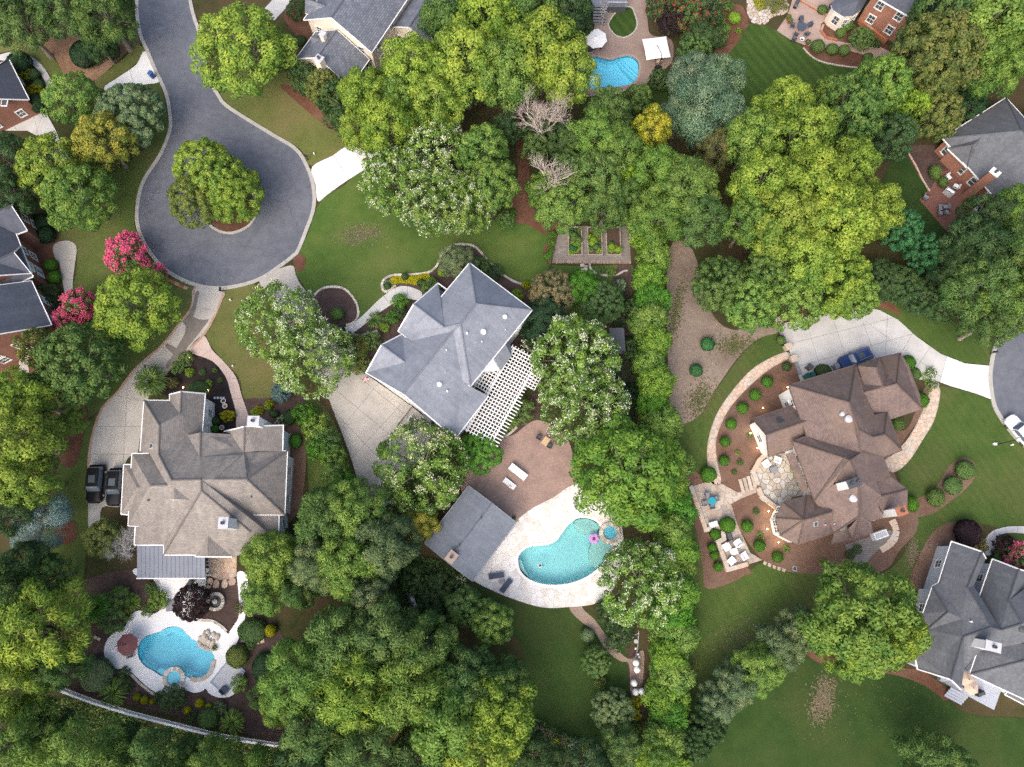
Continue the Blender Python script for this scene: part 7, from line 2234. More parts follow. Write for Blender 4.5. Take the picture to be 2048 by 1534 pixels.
def umbrella(label, px, py, r, h, n, mat, rz=0.0, sq=False, arm=None, zo=0.1, rise=0.45):
    q = P(px, py, h)
    t = thing("patio_umbrella", label, "umbrella", (q.x, q.y, zo), rz)
    m = MB()
    rim = []
    for k in range(n):
        a = 2 * math.pi * (k + 0.5) / n
        rr = r
        rim.append((rr * math.cos(a), rr * math.sin(a), h - rise - zo))
    for k in range(n):
        a, b = rim[k], rim[(k + 1) % n]
        mid = ((a[0] + b[0]) / 2 * 0.97, (a[1] + b[1]) / 2 * 0.97, (a[2] + b[2]) / 2 + 0.03)
        top = (0, 0, h - zo)
        i = len(m.v)
        m.v += [a, mid, b, top] + [(x, y, z - 0.02) for x, y, z in (a, mid, b, top)]
        m.f += [(i, i + 1, i + 3), (i + 1, i + 2, i + 3), (i + 7, i + 5, i + 4), (i + 7, i + 6, i + 5), (i, i + 4, i + 5, i + 1), (i + 1, i + 5, i + 6, i + 2)]
        m.m += [0] * 6
    m.build("canopy", mat, t)
    for k in range(n):
        a = rim[k]
        MB().bar((0, 0, h - zo - 0.05), (a[0], a[1], a[2] - 0.03), 0.025, 0.025).build("rib", "black_metal", t)
    if arm is None:
        MB().tube([(0, 0, 0), (0, 0, h - zo + 0.08)], [0.03, 0.025], 8).build("pole", "black_metal", t)
        MB().lathe([(0.32, 0), (0.32, 0.06), (0.06, 0.1)], 16).build("base", "dark_gray", t)
    else:
        ax, ay = arm
        MB().tube([(ax, ay, 0), (ax, ay, h * 0.75), (ax * 0.8, ay * 0.8, h + 0.25 - zo), (0, 0, h + 0.12 - zo), (0, 0, h - zo)], [0.05, 0.05, 0.04, 0.035, 0.035], 8).build("arm", "black_metal", t)
        MB().box(ax, ay, 0.06, 0.8, 0.8, 0.12).build("base", "dark_gray", t)
    MB().lathe([(0.05, h - zo), (0.05, h - zo + 0.08)], 8).build("finial", "black_metal", t)
    return t

# --- main house patio
def slat_table(label, name, cat, px, py, L, W, h, ang, mat="white", zo=0.06):
    t = thing(name, label, cat, P(px, py) + Vector((0, 0, zo)), ang)
    n = max(2, int(W / 0.24))
    for i in range(n):
        MB().box((i + 0.5) * W / n - W / 2, 0, h - 0.03, W / n - 0.02, L, 0.05).build("slat", mat, t)
    for sx in (-1, 1):
        for sy in (-1, 1):
            MB().box(sx * W * 0.42, sy * L * 0.44, h / 2 - 0.03, 0.09, 0.09, h - 0.06).build("leg", mat, t)
    return t
ang = math.atan2(-(965 - 926), 0) 
slat_table("long white slatted table on the brick patio", "patio_table", "table", 1036, 945, 2.6, 0.95, 0.74, R(52))
slat_table("shorter white slatted bench on the brick patio", "patio_bench", "bench", 1019, 968, 1.8, 0.72, 0.45, R(52))
t = thing("table_lantern", "small white lantern standing on the white bench", "lantern", P(1020, 975) + Vector((0, 0, 0.515)))
MB().box(0, 0, 0.03, 0.22, 0.22, 0.06).build("base", "white", t)
MB().box(0, 0, 0.20, 0.16, 0.16, 0.28).build("glass_body", "glass", t)
MB().box(0, 0, 0.37, 0.24, 0.24, 0.06, taper=0.4).build("lid", "white", t)
slat_table("pale wooden table half under the white crape myrtle", "wooden_table", "table", 1091, 884, 1.1, 0.8, 0.74, R(-35), "wood_light")
chair("dark chair above the pale wooden table on the brick patio", 1078, 876, R(60), "dark_gray", zo=0.06)
chair("dark chair below the pale wooden table on the brick patio", 1099, 893, R(240), "dark_gray", zo=0.06)
LOUNGE = "navy loungers by the teal pool"
lounger("upper navy sun lounger beside the teal pool", 993, 1151, R(98), L=2.0, W=0.75, group=LOUNGE)
lounger("lower navy sun lounger beside the teal pool", 1012, 1171, R(142), L=2.0, W=0.75, group=LOUNGE)
table_round("small round dark side table between the two navy loungers", 1003, 1162, 0.32, "mid_gray", 0.45)
# pool float and cleaner
q = P(1188, 1077)
t = thing("pool_float", "lilac flower-shaped float in the teal pool", "pool float", (q.x, q.y, -0.04))
for k in range(6):
    a = k * math.pi / 3
    MB().lathe([(0.04, 0.0), (0.22, 0.02), (0.27, 0.10), (0.2, 0.17), (0.05, 0.19)], 12, 0.42 * math.cos(a), 0.42 * math.sin(a)).build("petal", "lilac", t, smooth=True)
MB().lathe([(0.05, 0.02), (0.2, 0.03), (0.22, 0.12), (0.1, 0.16)], 12).build("centre", "fabric_maroon", t)
q = P(1080, 1131)
t = thing("pool_cleaner", "small white and black floating cleaner in the teal pool", "pool cleaner", (q.x, q.y, -0.05), R(30))
MB().box(0, 0, 0.08, 0.5, 0.5, 0.16, taper=0.85).build("shell", "white", t)
MB().box(0, 0, 0.165, 0.3, 0.3, 0.03).build("panel", "black_metal", t)
MB().box(0.3, -0.15, 0.05, 0.3, 0.3, 0.08).build("skirt", "teal", t)
# --- tan house pool furniture
umbrella("maroon patio umbrella at the left end of the white deck", 251, 1290, 1.35, 2.5, 8, "fabric_maroon", R(10), arm=(-1.4, 0.1), zo=0.12)
chair("gray sling chair under the maroon umbrella", 264, 1308, R(200), "mid_gray", "black_metal", 0.7, 0.75, zo=0.12)
def rug(label, px, py, L, W, ang, mat, zo):
    t = thing("outdoor_rug", label, "rug", P(px, py) + Vector((0, 0, zo)), ang)
    MB().box(0, 0, 0.012, W, L, 0.02).build("field", mat, t)
    MB().box(0, 0, 0.018, W * 0.86, L * 0.86, 0.022).build("panel", "light_gray" if mat == "rug_blue_gray" else mat, t)
rug("blue-gray outdoor rug with border at the lower right of white deck", 456, 1353, 3.6, 2.6, R(-37), "rug_blue_gray", 0.12)
rug("dark gray mat between plum tree and white deck", 350, 1210, 1.5, 2.0, 0, "mid_gray", 0.13)
chair("dark sling chair at the foot of the blue-gray rug", 452, 1378, R(140), "fabric_navy", "black_metal", 0.75, 0.8, zo=0.145)
lounger("folded dark lounge chair on the porch terrace", 380, 1170, R(-32), "dark_gray", 1.5, 0.6, 0.125, frame="black_metal")
t = thing("fire_pit", "round stone fountain pit right of the plum tree", "fire pit", P(433, 1203) + Vector((0, 0, 0.03)))
for k in range(18):
    a0, a1 = 2 * math.pi * k / 18 + 0.02, 2 * math.pi * (k + 1) / 18 - 0.02
    MB().prism([(0.75 * math.cos(a0), 0.75 * math.sin(a0)), (1.15 * math.cos(a0), 1.15 * math.sin(a0)), (1.15 * math.cos(a1), 1.15 * math.sin(a1)), (0.75 * math.cos(a1), 0.75 * math.sin(a1))], 0, 0.35 + rnd.uniform(-0.03, 0.03)).build("rim_stone", rnd.choice(["rock0", "rock1", "rock2"]), t)
MB().lathe([(0.74, 0.02), (0.74, 0.12), (0.05, 0.14)], 18).build("bowl", "dark_gray", t)
MB().lathe([(0.18, 0.12), (0.14, 0.4), (0.3, 0.5), (0.05, 0.55)], 12).build("spout", "rock2", t)
for k, (x, y, r) in enumerate(((421, 1163, 7), (433, 1168, 8), (450, 1168, 8), (465, 1163, 8), (418, 1173, 5))):
    q = P(x, y); n = 8
    rr = r * scale_at(x, y)
    pg = [(rr * rnd.uniform(0.75, 1.05) * math.cos(2 * math.pi * i / n), rr * 1.2 * rnd.uniform(0.8, 1.05) * math.sin(2 * math.pi * i / n)) for i in range(n)]
    o = MB().prism(pg, 0, 0.09).build("stepping_stone", "peach%d" % k, None)
    o.location = (q.x, q.y, 0.03)
    tag(o, "tan stepping stone below the peach patio, %s from left" % ORD[(1, 2, 3, 4, 0)[k]], "stepping stone", "stepping stones below the peach patio")
# rock cascade of the free-form pool
rc = thing("rock_cascade", "gray rock mound at the right of the free-form pool", "rocks", P(418, 1282) + Vector((0, 0, 0.12)))
for k in range(46):
    a, rr = rnd.uniform(0, 6.28), 1.35 * math.sqrt(rnd.random())
    s_ = rnd.uniform(0.16, 0.36)
    m = MB().lathe([(s_ * 0.8, 0), (s_, s_ * 0.3), (s_ * 0.75, s_ * 0.8), (s_ * 0.2, s_ * 0.95)], 6, rr * math.cos(a), rr * math.sin(a) * 0.85)
    m.build("rock", rnd.choice(["rock0", "rock1", "rock2", "flag0"]), rc)
# white pots etc by the front walk
for x, y, l in ((452, 813, "white flower pot in the black mulch bed"), (449, 803, "white bowl planter above the flower pot"), (446, 856, "gray stone ball by the front walk")):
    t = thing("flower_pot", l, "pot", P(x, y) + Vector((0, 0, 0.03)))
    MB().lathe([(0.2, 0), (0.32, 0.35), (0.34, 0.4), (0.26, 0.4), (0.24, 0.3)], 14).build("pot", "white" if "white" in l else "light_gray", t)
    MB().lathe([(0.23, 0.28), (0.23, 0.33), (0.02, 0.4)], 10).build("soil", "soil_dark" if "bowl" in l else "terracotta", t)
for k in range(4):
    o = MB().box(0, 0, 0.04, 0.28, 0.28, 0.08).build("stepping_stone", "light_gray")
    q = P(430 + 6 * k, 796)
    o.location = (q.x, q.y, 0.03)
    tag(o, "small pale square paver in the black mulch, %s from left" % ORD[k], "stepping stone", "pavers in the black mulch bed")
# --- brown house patios
covered_chair("white cushioned chair at upper left of the back terrace", 1529, 928, R(-150), zo=0.165)
covered_chair("white cushioned chair against the house on the back terrace", 1552, 921, R(160), zo=0.165)
t = thing("fire_table", "dark square fire table between the terrace chairs", "table", P(1545, 940) + Vector((0, 0, 0.165)), R(20))
MB().box(0, 0, 0.2, 0.9, 0.6, 0.4).build("base", "dark_gray", t)
MB().box(0, 0, 0.425, 1.0, 0.7, 0.05).build("top", "mid_gray", t)
WC = "white chairs on the lower stone patio"
for x, y, a, l in ((1450, 1094, -60, "upper left white lounge chair on the lower patio"), (1473, 1086, -150, "upper right white lounge chair on the lower patio"), (1486, 1112, 120, "right-hand white lounge chair on the lower patio"), (1461, 1122, 40, "bottom white lounge chair on the lower patio")):
    covered_chair(l, x, y, R(a), WC)
t = thing("ottoman_table", "white square low table amid the white lounge chairs", "table", P(1466, 1103) + Vector((0, 0, 0.11)), R(15))
MB().box(0, 0, 0.22, 0.95, 0.8, 0.36, taper=0.97).build("top", "fabric_white", t)
for sx in (-1, 1):
    for sy in (-1, 1):
        MB().box(sx * 0.38, sy * 0.32, 0.02, 0.07, 0.07, 0.04).build("leg", "wood_gray", t)
t = thing("grill_cover", "dark covered grill at the top of the white chair patio", "grill", P(1455, 1072) + Vector((0, 0, 0.11)), R(15))
MB().box(0, 0, 0.45, 0.75, 1.3, 0.9, taper=0.8).build("cover", "black_metal", t)
MB().box(0, 0, 0.92, 0.55, 0.95, 0.08, taper=0.7).build("lid", "dark_gray", t)
t = thing("grill_counter", "white lidded grill set in the stone counter", "grill", P(1424, 1049) + Vector((0, 0, 0.5)), R(15))
MB().box(0, 0, 0.12, 1.2, 0.75, 0.24).build("body", "light_gray", t)
MB().box(0, 0.02, 0.33, 1.1, 0.65, 0.2, taper=0.85).build("lid", "fabric_white", t)
table_round("round dining table with teal glass top on the grill patio", 1421, 1003, 0.5, "teal")
for k, (x, y, a) in enumerate(((1413, 992, 10), (1407, 1007, 100), (1422, 1014, 190), (1430, 998, -80))):
    chair(("upper", "left", "lower", "right")[k] + " gray patio chair at the teal table", x, y, R(a), "mid_gray", "dark_gray", group="chairs at the teal table")
t = thing("air_conditioner", "white air conditioning unit below the brown house", "appliance", P(1755, 1070) + Vector((0, 0, 0.06)), R(18))
MB().box(0, 0, 0.45, 1.9, 0.95, 0.9, taper=0.95).build("casing", "white", t)
MB().box(0, 0, 0.915, 1.5, 0.6, 0.03).build("lid", "light_gray", t)
o = thing("drain_grate", "dark drain grate with pale frame below the brown house bed", "grate", P(1589, 1137) + Vector((0, 0, 0.03)), R(-15))
MB().box(0, 0, 0.03, 0.5, 0.6, 0.06).build("frame", "light_gray", o); MB().box(0, 0, 0.05, 0.36, 0.46, 0.04).build("grate", "dark_gray", o)
def wheelie(label, px, py, mat, ang=0.0, zo=0.1):
    t = thing("wheelie_bin", label, "bin", P(px, py) + Vector((0, 0, zo)), ang)
    MB().box(0, 0, 0.5, 0.55, 0.6, 0.96, taper=1.12).build("body", mat, t)
    MB().box(0, 0.02, 1.02, 0.66, 0.72, 0.08, taper=0.9).build("lid", mat, t)
    for sx in (-1, 1):
        MB().tube([(sx * 0.24, 0.3, 0.1), (sx * 0.32, 0.3, 0.1)], [0.1, 0.1], 10).build("wheel", "tire", t)
    MB().bar((-0.25, 0.4, 0.95), (0.25, 0.4, 0.95), 0.04, 0.04).build("handle", "black_metal", t)
wheelie("dark wheeled bin on the brown house driveway", 1615, 737, "dark_gray", R(40))
wheelie("green wheeled bin by the brown house wall, left one", 1610, 756, "bin_green", R(20))
wheelie("green wheeled bin by the brown house wall, right one", 1620, 753, "bin_green", R(20))
wheelie("gray wheeled bin behind the blue hatchback", 1668, 736, "mid_gray", R(20))
wheelie("blue wheeled bin at the kerb of the upper left driveway", 307, 155, "blue_paint", R(-30))
# --- landscape lamps
def path_lamp(label, px, py, power=14):
    q = P(px, py)
    t = thing("path_lamp", label, "garden lamp", (q.x, q.y, 0.03), 0, "lit garden lamps")
    MB().tube([(0, 0, 0), (0, 0, 0.32)], [0.02, 0.02], 6).build("stake", "black_metal", t)
    MB().lathe([(0.03, 0.32), (0.07, 0.36), (0.05, 0.42), (0.01, 0.44)], 10).build("bulb", "lamp_glow", t)
    l = bpy.data.lights.new("lamp_light", 'POINT')
    l.energy = power; l.color = (1.0, 0.7, 0.38); l.shadow_soft_size = 0.06
    lo = bpy.data.objects.new("lamp_light", l)
    COL.objects.link(lo); lo.parent = t; lo.location = (0, 0, 0.5)
for x, y, l in ((1499, 867, "lit garden lamp left of the sun room's upper corner"), (1513, 897, "lit garden lamp left of the sun room's lower corner"), (1535, 1023, "lit garden lamp at upper left of the octagon room"), (1532, 1058, "lit garden lamp at left of the octagon room"), (1555, 1085, "lit garden lamp at lower left of the octagon room"), (1573, 776, "lit garden lamp by the north-west corner of the brown house"), (1524, 817, "lit garden lamp in the bed above the sun room"), (369, 776, "lit garden lamp left of the low hedge by the tan house"), (418, 782, "lit garden lamp right of the low hedge by the tan house"), (428, 811, "lit garden lamp beside the tan house front wing"), (381, 717, "lit garden lamp at the head of the black mulch bed")):
    path_lamp(l, x, y)
# --- street lamp, mailboxes
t = thing("street_lamp", "black street lamp post with white globe by the right-hand road", "street lamp", P(1993, 889))
MB().tube([(0, 0, 0), (0, 0, 0.5), (0, 0, 4.0)], [0.12, 0.06, 0.045], 10).build("post", "black_metal", t)
MB().lathe([(0.1, 4.0), (0.2, 4.1), (0.27, 4.3), (0.2, 4.5), (0.05, 4.58)], 14).build("globe", "white", t, smooth=True)
MB().box(-0.25, 0.05, 0.12, 0.5, 0.3, 0.24).build("base", "white", t)
def mailbox(label, px, py, ang):
    t = thing("mailbox", label, "mailbox", P(px, py), ang)
    MB().box(0, 0, 0.55, 0.1, 0.1, 1.1).build("post", "black_metal", t)
    m = MB()
    prof = [(0.13 * math.cos(a), 1.15 + 0.13 * math.sin(a)) for a in [R(180 - 30 * k) for k in range(7)]] + [(0.13, 1.0), (-0.13, 1.0)]
    m.v = [(x, -0.28, z) for x, z in prof] + [(x, 0.28, z) for x, z in prof]
    n = len(prof)
    m.f = [tuple(range(n)), tuple(range(2 * n - 1, n - 1, -1))] + [(i, n + i, n + (i + 1) % n, (i + 1) % n) for i in range(n)]
    m.m = [0] * len(m.f)
    m.build("box", "black_metal", t)
    MB().box(0.15, 0.1, 1.2, 0.02, 0.05, 0.2).build("signal_arm", "red_paint", t)
mailbox("black mailbox by the right-hand road driveway", 1980, 708, R(100))
mailbox("black mailbox at the foot of the cul-de-sac", 446, 584, R(0))
mailbox("black mailbox right of the cul-de-sac by the white driveway", 616, 320, R(60))
mailbox("black mailbox at the kerb of the upper left road", 283, 92, R(-70))
for x, y, l in ((629, 309, "small white post light beside the cul-de-sac"), (462, 601, "small white marker in the dry lawn below the cul-de-sac"), (467, 733, "small white marker in the dry lawn by the pink walk"), (2022, 890, "small white marker by the right-hand kerb")):
    t = thing("marker_post", l, "marker", P(x, y))
    MB().lathe([(0.1, 0), (0.07, 0.3), (0.12, 0.34), (0.1, 0.45), (0.02, 0.48)], 10).build("post", "white", t)
# --- flag on the main house
t = thing("house_flag", "small striped flag on a pole at the garage corner", "flag", P(745, 762) + Vector((0, 0, 0.1)), R(215))
MB().tube([(0, 0, 0), (0, 0, 3.0)], [0.025, 0.02], 6).build("pole", "white", t)
MB().lathe([(0.05, 2.98), (0.06, 3.04), (0.02, 3.1)], 8).build("finial", "chrome", t)
for k in range(7):
    vv = [(0.03 + 0.9 * i / 6, 0.06 * math.sin(i * 1.3) + 0.28 * k / 7, 2.9 - 0.09 * k - 0.10 * (i / 6)) for i in range(7)]
    vv += [(x, y + 0.04, z - 0.088) for x, y, z in vv]
    ff = [(i, i + 1, 8 + i, 7 + i) for i in range(6)]
    MB().add(vv + [(x, y + 0.01, z) for x, y, z in vv], ff + [tuple(14 + q for q in f[::-1]) for f in ff]).build("stripe", "red_paint" if k % 2 == 0 else "white", t)
MB().box(0.2, 0.10, 2.78, 0.36, 0.02, 0.32, 0, rx=R(-60)).build("canton", "blue_paint", t)
# --- top pool furniture
umbrella("white octagonal umbrella left of the top pool", 1192, 73, 1.75, 2.6, 8, "fabric_white", R(8), zo=0.1)
umbrella("white square umbrella at the right of the top pool", 1314, 92, 2.55, 2.7, 4, "fabric_white", R(8), arm=(0.4, -1.9), zo=0.1)
lounger("dark lounger under the white octagonal umbrella", 1177, 95, R(15), "dark_gray", 1.9, 0.7, 0.105, frame="black_metal")
lounger("dark lounger right of the other under the octagonal umbrella", 1193, 92, R(60), "dark_gray", 1.9, 0.7, 0.105, frame="black_metal")
table_round("round black table left of the octagonal umbrella", 1163, 94, 0.55, "black_metal", 0.6)
chair("cushioned dark chair below the white square umbrella", 1316, 127, R(190), "fabric_beige", "black_metal", 0.95, 0.6, zo=0.105)
t = thing("umbrella_base", "black weighted umbrella base below the beige chair", "umbrella base", P(1316, 138) + Vector((0, 0, 0.105)), R(20))
MB().lathe([(0.6, 0), (0.6, 0.12), (0.5, 0.15), (0.1, 0.16)], 8).build("weight", "black_metal", t); MB().tube([(0, 0, 0.1), (0, 0, 0.6)], [0.05, 0.05], 8).build("socket", "dark_gray", t)
t = thing("skimmer_box", "pale stone block on the coping wall below the top pool", "block", P(1270, 181) + Vector((0, 0, 0.1)), R(-15))
MB().box(0, 0, 0.2, 0.65, 0.5, 0.4).build("block", "light_gray", t); MB().box(0, 0, 0.43, 0.75, 0.6, 0.06).build("cap", "coping", t)
# --- pink patio of the brick house
table_round("round dark table with chairs on the pink patio", 1600, 60, 0.75, "fabric_navy")
for k in range(5):
    a = R(20 + 72 * k)
    chair("dark metal chair at the round patio table, %s clockwise from the right" % ORD[(0, 4, 3, 2, 1)[k]], 1600 + 18 * math.cos(a), 60 - 16 * math.sin(a), a + R(270), "fabric_navy", "black_metal", zo=0.095, group="chairs at the pink patio table")
t = thing("fire_bowl", "white round bowl below the pink patio table", "bowl", P(1602, 82) + Vector((0, 0, 0.09)))
MB().lathe([(0.15, 0), (0.3, 0.2), (0.34, 0.4), (0.28, 0.4), (0.2, 0.25)], 16).build("bowl", "white", t); MB().lathe([(0.2, 0.24), (0.2, 0.28), (0.02, 0.3)], 10).build("ash", "dark_gray", t)
chair("dark chair at the lawn edge of the pink patio", 1586, 83, R(150), "fabric_navy", "black_metal", zo=0.095)
chair("dark chair by the cream bay of the brick house", 1659, 20, R(40), "fabric_navy", "black_metal", zo=0.095)
def grill(label, px, py, ang, zo):
    t = thing("barbecue_grill", label, "grill", P(px, py) + Vector((0, 0, zo)), ang)
    MB().box(0, 0, 0.4, 0.9, 0.5, 0.8).build("cabinet", "black_metal", t)
    MB().tube([(-0.45, 0, 0.85), (0.45, 0, 0.85)], [0.28, 0.28], 14).build("lid", "dark_gray", t)
    for sx in (-1, 1):
        MB().box(sx * 0.62, 0, 0.82, 0.36, 0.45, 0.04).build("side_shelf", "chrome", t)
grill("black barbecue grill at the top of the pink patio", 1590, 14, R(65), 0.1)
for x, y, l in ((1574, 40, "terracotta planter on the patio edge, upper one"), (1577, 47, "terracotta planter on the patio edge, lower one"), (1613, 90, "terracotta planter by the ball shrubs")):
    t = thing("planter", l, "planter", P(x, y) + Vector((0, 0, 0.09)))
    MB().lathe([(0.2, 0), (0.32, 0.45), (0.36, 0.5), (0.28, 0.5), (0.26, 0.4)], 14).build("pot", "terracotta", t)
    o = bpy.data.objects.new("foliage", SPEC["ball"][0]); COL.objects.link(o); o.parent = t; o.location = (0, 0, 0.4); o.scale = (0.4, 0.4, 0.35); o.color = (*COLS["ol"], 1)
# --- red brick patio furniture
for k, (x, y, a, l) in enumerate(((1893, 358, 30, "white-cushioned chair at the top of the red brick patio"), (1908, 376, -120, "white-cushioned chair in the middle of the red brick patio"))):
    chair(l, x, y, R(a), "fabric_white", "dark_gray", 0.75, 0.75, zo=0.09)
t = thing("barbecue_grill", "large steel grill on the red brick patio", "grill", P(1893, 388) + Vector((0, 0, 0.085)), R(-40))
MB().box(0, 0, 0.45, 1.3, 0.65, 0.9).build("cabinet", "light_gray", t); MB().tube([(-0.5, 0, 0.92), (0.5, 0, 0.92)], [0.3, 0.3], 14).build("lid", "chrome", t)
for k, (x, y, a) in enumerate(((1876, 420, 0), (1888, 417, -90), (1877, 430, 90), (1889, 428, 180))):
    chair(("upper left", "upper right", "lower left", "lower right")[k] + " gray chair of the four facing each other on brick", x, y, R(a), "mid_gray", "black_metal", 0.65, 0.65, zo=0.085, group="four facing gray chairs")
chair("lone gray chair at the left edge of the red brick patio", 1848, 398, R(60), "mid_gray", "black_metal", 0.7, 0.7, zo=0.085)
chair("lone gray chair at the bottom of the red brick patio", 1901, 455, R(20), "mid_gray", "black_metal", 0.7, 0.7, zo=0.085)
t = thing("fire_pit", "dark round fire pit near the brick chimney", "fire pit", P(1939, 384) + Vector((0, 0, 0.085)))
MB().lathe([(0.3, 0), (0.5, 0.35), (0.55, 0.4), (0.45, 0.4), (0.3, 0.25)], 18).build("bowl", "wood_gray", t); MB().lathe([(0.35, 0.25), (0.35, 0.3), (0.02, 0.32)], 12).build("ash", "dark_gray", t)
t = thing("outdoor_sofa", "white L-shaped outdoor sofa half under the tree", "sofa", P(1955, 418) + Vector((0, 0, 0.085)), R(-40))
MB().box(0, 0, 0.22, 0.9, 2.3, 0.4).build("base", "light_gray", t)
for k in range(2):
    MB().box(0.05, -0.55 + 1.1 * k, 0.48, 0.8, 1.05, 0.15, taper=0.96).build("cushion", "fabric_white", t)
MB().box(-0.42, 0, 0.6, 0.18, 2.3, 0.5).build("backrest", "fabric_white", t)
covered_chair("white armchair beside the L-shaped sofa", 1958, 408, R(140), zo=0.085)
umbrella("closed white umbrella by the right house wall", 1962, 390, 0.45, 2.2, 8, "fabric_white", 0, zo=0.085, rise=1.3)
for x, y, l in ((1911, 340, "potted plant by the upper bay of the right house"), (1918, 352, "dark pot by the right house wall"), (1932, 366, "potted plant left of the brick chimney")):
    t = thing("planter", l, "planter", P(x, y) + Vector((0, 0, 0.085)))
    MB().lathe([(0.22, 0), (0.34, 0.5), (0.38, 0.55), (0.28, 0.55), (0.26, 0.45)], 14).build("pot", "dark_gray", t)
    o = bpy.data.objects.new("foliage", SPEC["ball"][1]); COL.objects.link(o); o.parent = t; o.location = (0, 0, 0.45); o.scale = (0.42, 0.42, 0.35); o.color = (*COLS["g"], 1)
# --- slate house deck
umbrella("beige umbrella on the gray-blue deck, upper one", 1938, 1359, 0.95, 2.9, 6, "fabric_beige", 0.3, zo=1.03)
umbrella("beige umbrella on the gray-blue deck, lower one", 1947, 1376, 0.95, 2.9, 6, "fabric_beige", 0.9, zo=1.03)
t = thing("grill_table", "dark grill table on the gray-blue deck", "grill", P(1955, 1385, 1.03), R(20))
MB().box(0, 0, 0.4, 0.9, 0.5, 0.8).build("cabinet", "black_metal", t); MB().box(0, 0, 0.9, 0.8, 0.45, 0.2, taper=0.7).build("lid", "dark_gray", t)
# --- swing bench in the woods
t = thing("garden_swing", "dark garden swing bench with white cushion among lower trees", "swing", P(826, 1200), R(25))
MB().box(0, 0, 0.45, 0.6, 1.9, 0.12).build("seat", "fabric_white", t)
MB().box(-0.3, 0, 0.75, 0.1, 1.9, 0.5).build("backrest", "black_metal", t)
for sy in (-1, 1):
    for sx in (-1, 1):
        MB().bar((sx * 0.6, sy * 1.05, 0), (0, sy * 1.05, 1.9), 0.07, 0.07).build("leg", "black_metal", t)
MB().bar((0, -1.1, 1.9), (0, 1.1, 1.9), 0.08, 0.08).build("top_bar", "black_metal", t)
# --- white globes along the lower path
for k, (x, y, r) in enumerate(((1272, 1325, 7), (1274, 1339, 7), (1268, 1366, 7), (1271, 1384, 7), (1284, 1383, 7))):
    q = P(x, y, 1.0); rr = r * scale_at(x, y, 1.0)
    t = thing("globe_planter", "white round globe top beside the lower path, %s from top" % ORD[(0, 1, 2, 4, 3)[k]], "globe", (q.x, q.y, 0.06), 0, "white globes beside the lower path")
    MB().lathe([(0.16, 0), (0.1, 0.1), (0.1, 0.7)], 10).build("pedestal", "light_gray", t)
    MB().lathe([(0.1, 0.62), (rr * 0.8, 0.7), (rr, 0.95), (rr * 0.92, 1.15), (rr * 0.6, 1.32), (0.05, 1.38)], 20).build("globe", "white", t, smooth=True)
for k, (x, y) in enumerate(((1275, 1308), (1277, 1313), (1264, 1275), (1270, 1296))):
    t = thing("path_light", "small white solar light by the lower path, %s from top" % ORD[(2, 3, 0, 1)[k]], "garden lamp", P(x, y), 0, "solar lights by the lower path")
    MB().tube([(0, 0, 0), (0, 0, 0.4)], [0.02, 0.02], 6).build("stake", "light_gray", t); MB().lathe([(0.05, 0.4), (0.14, 0.44), (0.12, 0.52), (0.02, 0.56)], 10).build("cap", "white", t)
t = thing("garden_hose", "white hose looped by the hedge near the lower path", "hose", P(1266, 1262))
m = MB(); pth = [Vector((0.75 * math.cos(a) , 0.45 * math.sin(a), 0.05)) for a in [R(150 + 20 * k) for k in range(12)]] + [Vector((0.6, -1.0, 0.05)), Vector((0.5, -2.0, 0.05)), Vector((0.2, -3.0, 0.05))]
m.tube(pth, [0.05] * len(pth), 6).build("hose", "light_gray", t)
MB().lathe([(0.25, 0), (0.25, 0.15), (0.1, 0.17)], 12, 0.3, -1.2).build("reel", "light_gray", t)
# --- white picket fence
fp = [P(a, b).to_2d() for a, b in smooth_px(pts("126,1374 160,1387 195,1400 273,1424 359,1446 444,1467 520,1480 592,1490"), 6, False)]
t = thing("picket_fence", "long white picket fence curving below the free-form pool", "fence", (fp[0].x, fp[0].y, 0))
pp = resample(fp, 0.20)
for i, q in enumerate(pp):
    n2 = (pp[min(i + 1, len(pp) - 1)] - pp[max(0, i - 1)]).normalized()
    MB().box(q.x, q.y, 0.8, 0.14, 0.03, 1.5, math.atan2(n2.y, n2.x)).build("picket", "white", t, world=True)
for i in range(0, len(pp) - 12, 12):
    a, b = pp[i], pp[min(i + 12, len(pp) - 1)]
    for z in (0.35, 1.3, 1.56):
        nn = Vector((-(b - a).y, (b - a).x)).normalized() * (0.05 if z < 1.5 else 0)
        MB().bar((a.x + nn.x, a.y + nn.y, z), (b.x + nn.x, b.y + nn.y, z), 0.06 if z < 1.5 else 0.22, 0.07 if z < 1.5 else 0.05).build("rail", "white", t, world=True)
    MB().box(a.x, a.y - 0.08, 0.82, 0.12, 0.12, 1.64).build("post", "white", t, world=True)
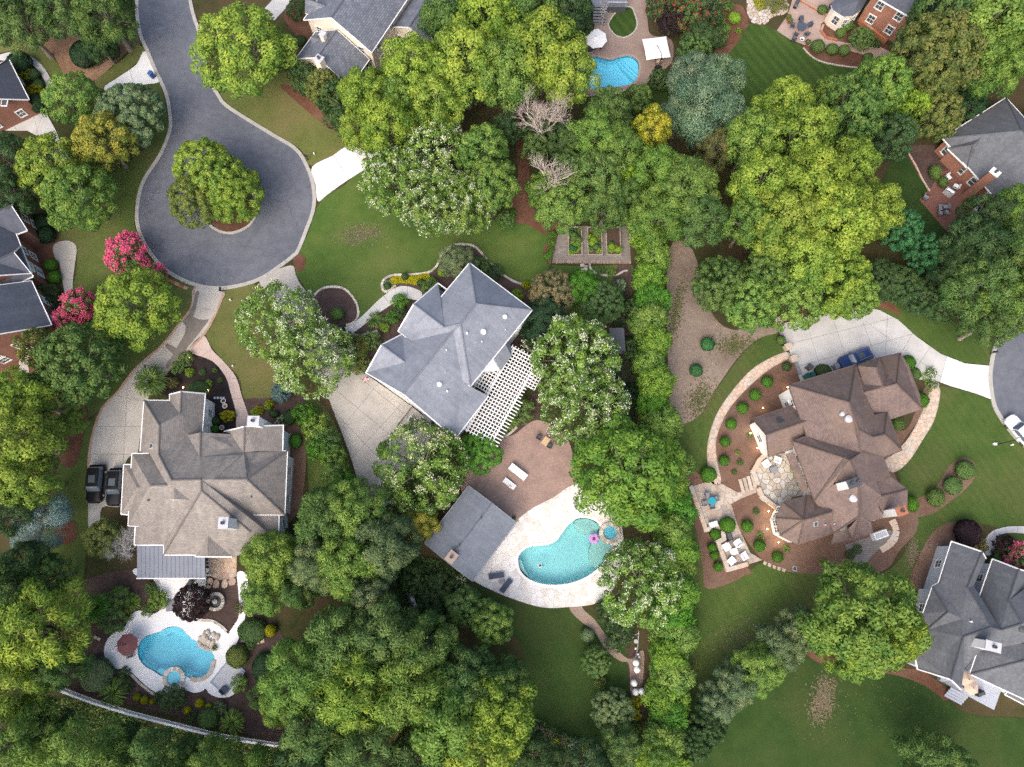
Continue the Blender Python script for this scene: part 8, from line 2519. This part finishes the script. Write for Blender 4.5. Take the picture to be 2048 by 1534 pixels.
# --- raised vegetable beds
for k, (x0, x1) in enumerate(((1135, 1164), (1174, 1204), (1211, 1241))):
    a, b, c, d = P(x0, 456), P(x1, 456), P(x1, 513), P(x0, 513)
    cen = (a + c) / 2
    t = thing("raised_bed", "timber-framed raised vegetable bed, %s from left" % ORD[k], "raised bed", cen, 0, "raised vegetable beds")
    W_, L_2 = (b - a).length, (d - a).length
    for sx in (-1, 1):
        MB().box(sx * (W_ / 2 - 0.08), 0, 0.25, 0.16, L_2, 0.5).build("side_board", "wood_gray", t)
        MB().box(0, sx * (L_2 / 2 - 0.08), 0.252, W_ - 0.33, 0.16, 0.49).build("end_board", "wood_gray", t)
    MB().box(0, 0, 0.2, W_ - 0.33, L_2 - 0.33, 0.4).build("soil", "soil_dark", t)
    nn = 30
    for j in range(nn):
        x, y = rnd.uniform(-W_ * 0.36, W_ * 0.36), rnd.uniform(-L_2 * 0.42, L_2 * 0.42)
        if k == 2 and y > 0: continue
        o = bpy.data.objects.new("seedling", SPEC["blade"][j % 3] if j % 3 else SPEC["ball"][j % 3]); COL.objects.link(o); o.parent = t
        s_ = rnd.uniform(0.25, 0.5); o.location = (x, y, 0.38); o.scale = (s_, s_, s_ * 0.9); o.color = (*COLS[rnd.choice(["lime", "g", "lg", "em"])], 1)
    
t = thing("garden_gate_post", "dark wire garden fence post line left of the vegetable paving", "fence", P(1104, 527))
a, b = P(1104, 524), P(1093, 560)
for k in range(4):
    q = a.lerp(b, k / 3)
    MB().box(q.x, q.y, 0.7, 0.07, 0.07, 1.4).build("post", "black_metal", t, world=True)
for z in (0.4, 0.9, 1.35):
    MB().bar((a.x, a.y, z), (b.x, b.y, z), 0.03, 0.03).build("wire", "black_metal", t, world=True)
t = thing("stone_path", "short path of stepping stones below the raised beds", "path", P(1168, 540))
for k, (x, y) in enumerate(((1165, 531), (1172, 533), (1171, 538), (1165, 540), (1162, 546), (1168, 547), (1158, 553), (1163, 555))):
    q = P(x, y); s_ = rnd.uniform(0.24, 0.36)
    pg = [(q.x + s_ * rnd.uniform(.8, 1.1) * math.cos(i * math.pi / 3.5), q.y + s_ * rnd.uniform(.7, 1.0) * math.sin(i * math.pi / 3.5)) for i in range(7)]
    MB().prism(pg, 0, 0.06).build("stone", "rock%d" % (k % 3), t, world=True)
t = thing("garden_sink", "small white garden sink stand by the vegetable beds", "sink", P(1262, 478), 0)
MB().box(0, 0, 0.4, 0.6, 0.9, 0.8).build("stand", "brick_edge", t); MB().box(0, 0, 0.86, 0.55, 0.6, 0.12).build("basin", "light_gray", t); MB().lathe([(0.16, 0.92), (0.16, 0.93), (0.02, 0.935)], 12).build("bowl", "black_metal", t)
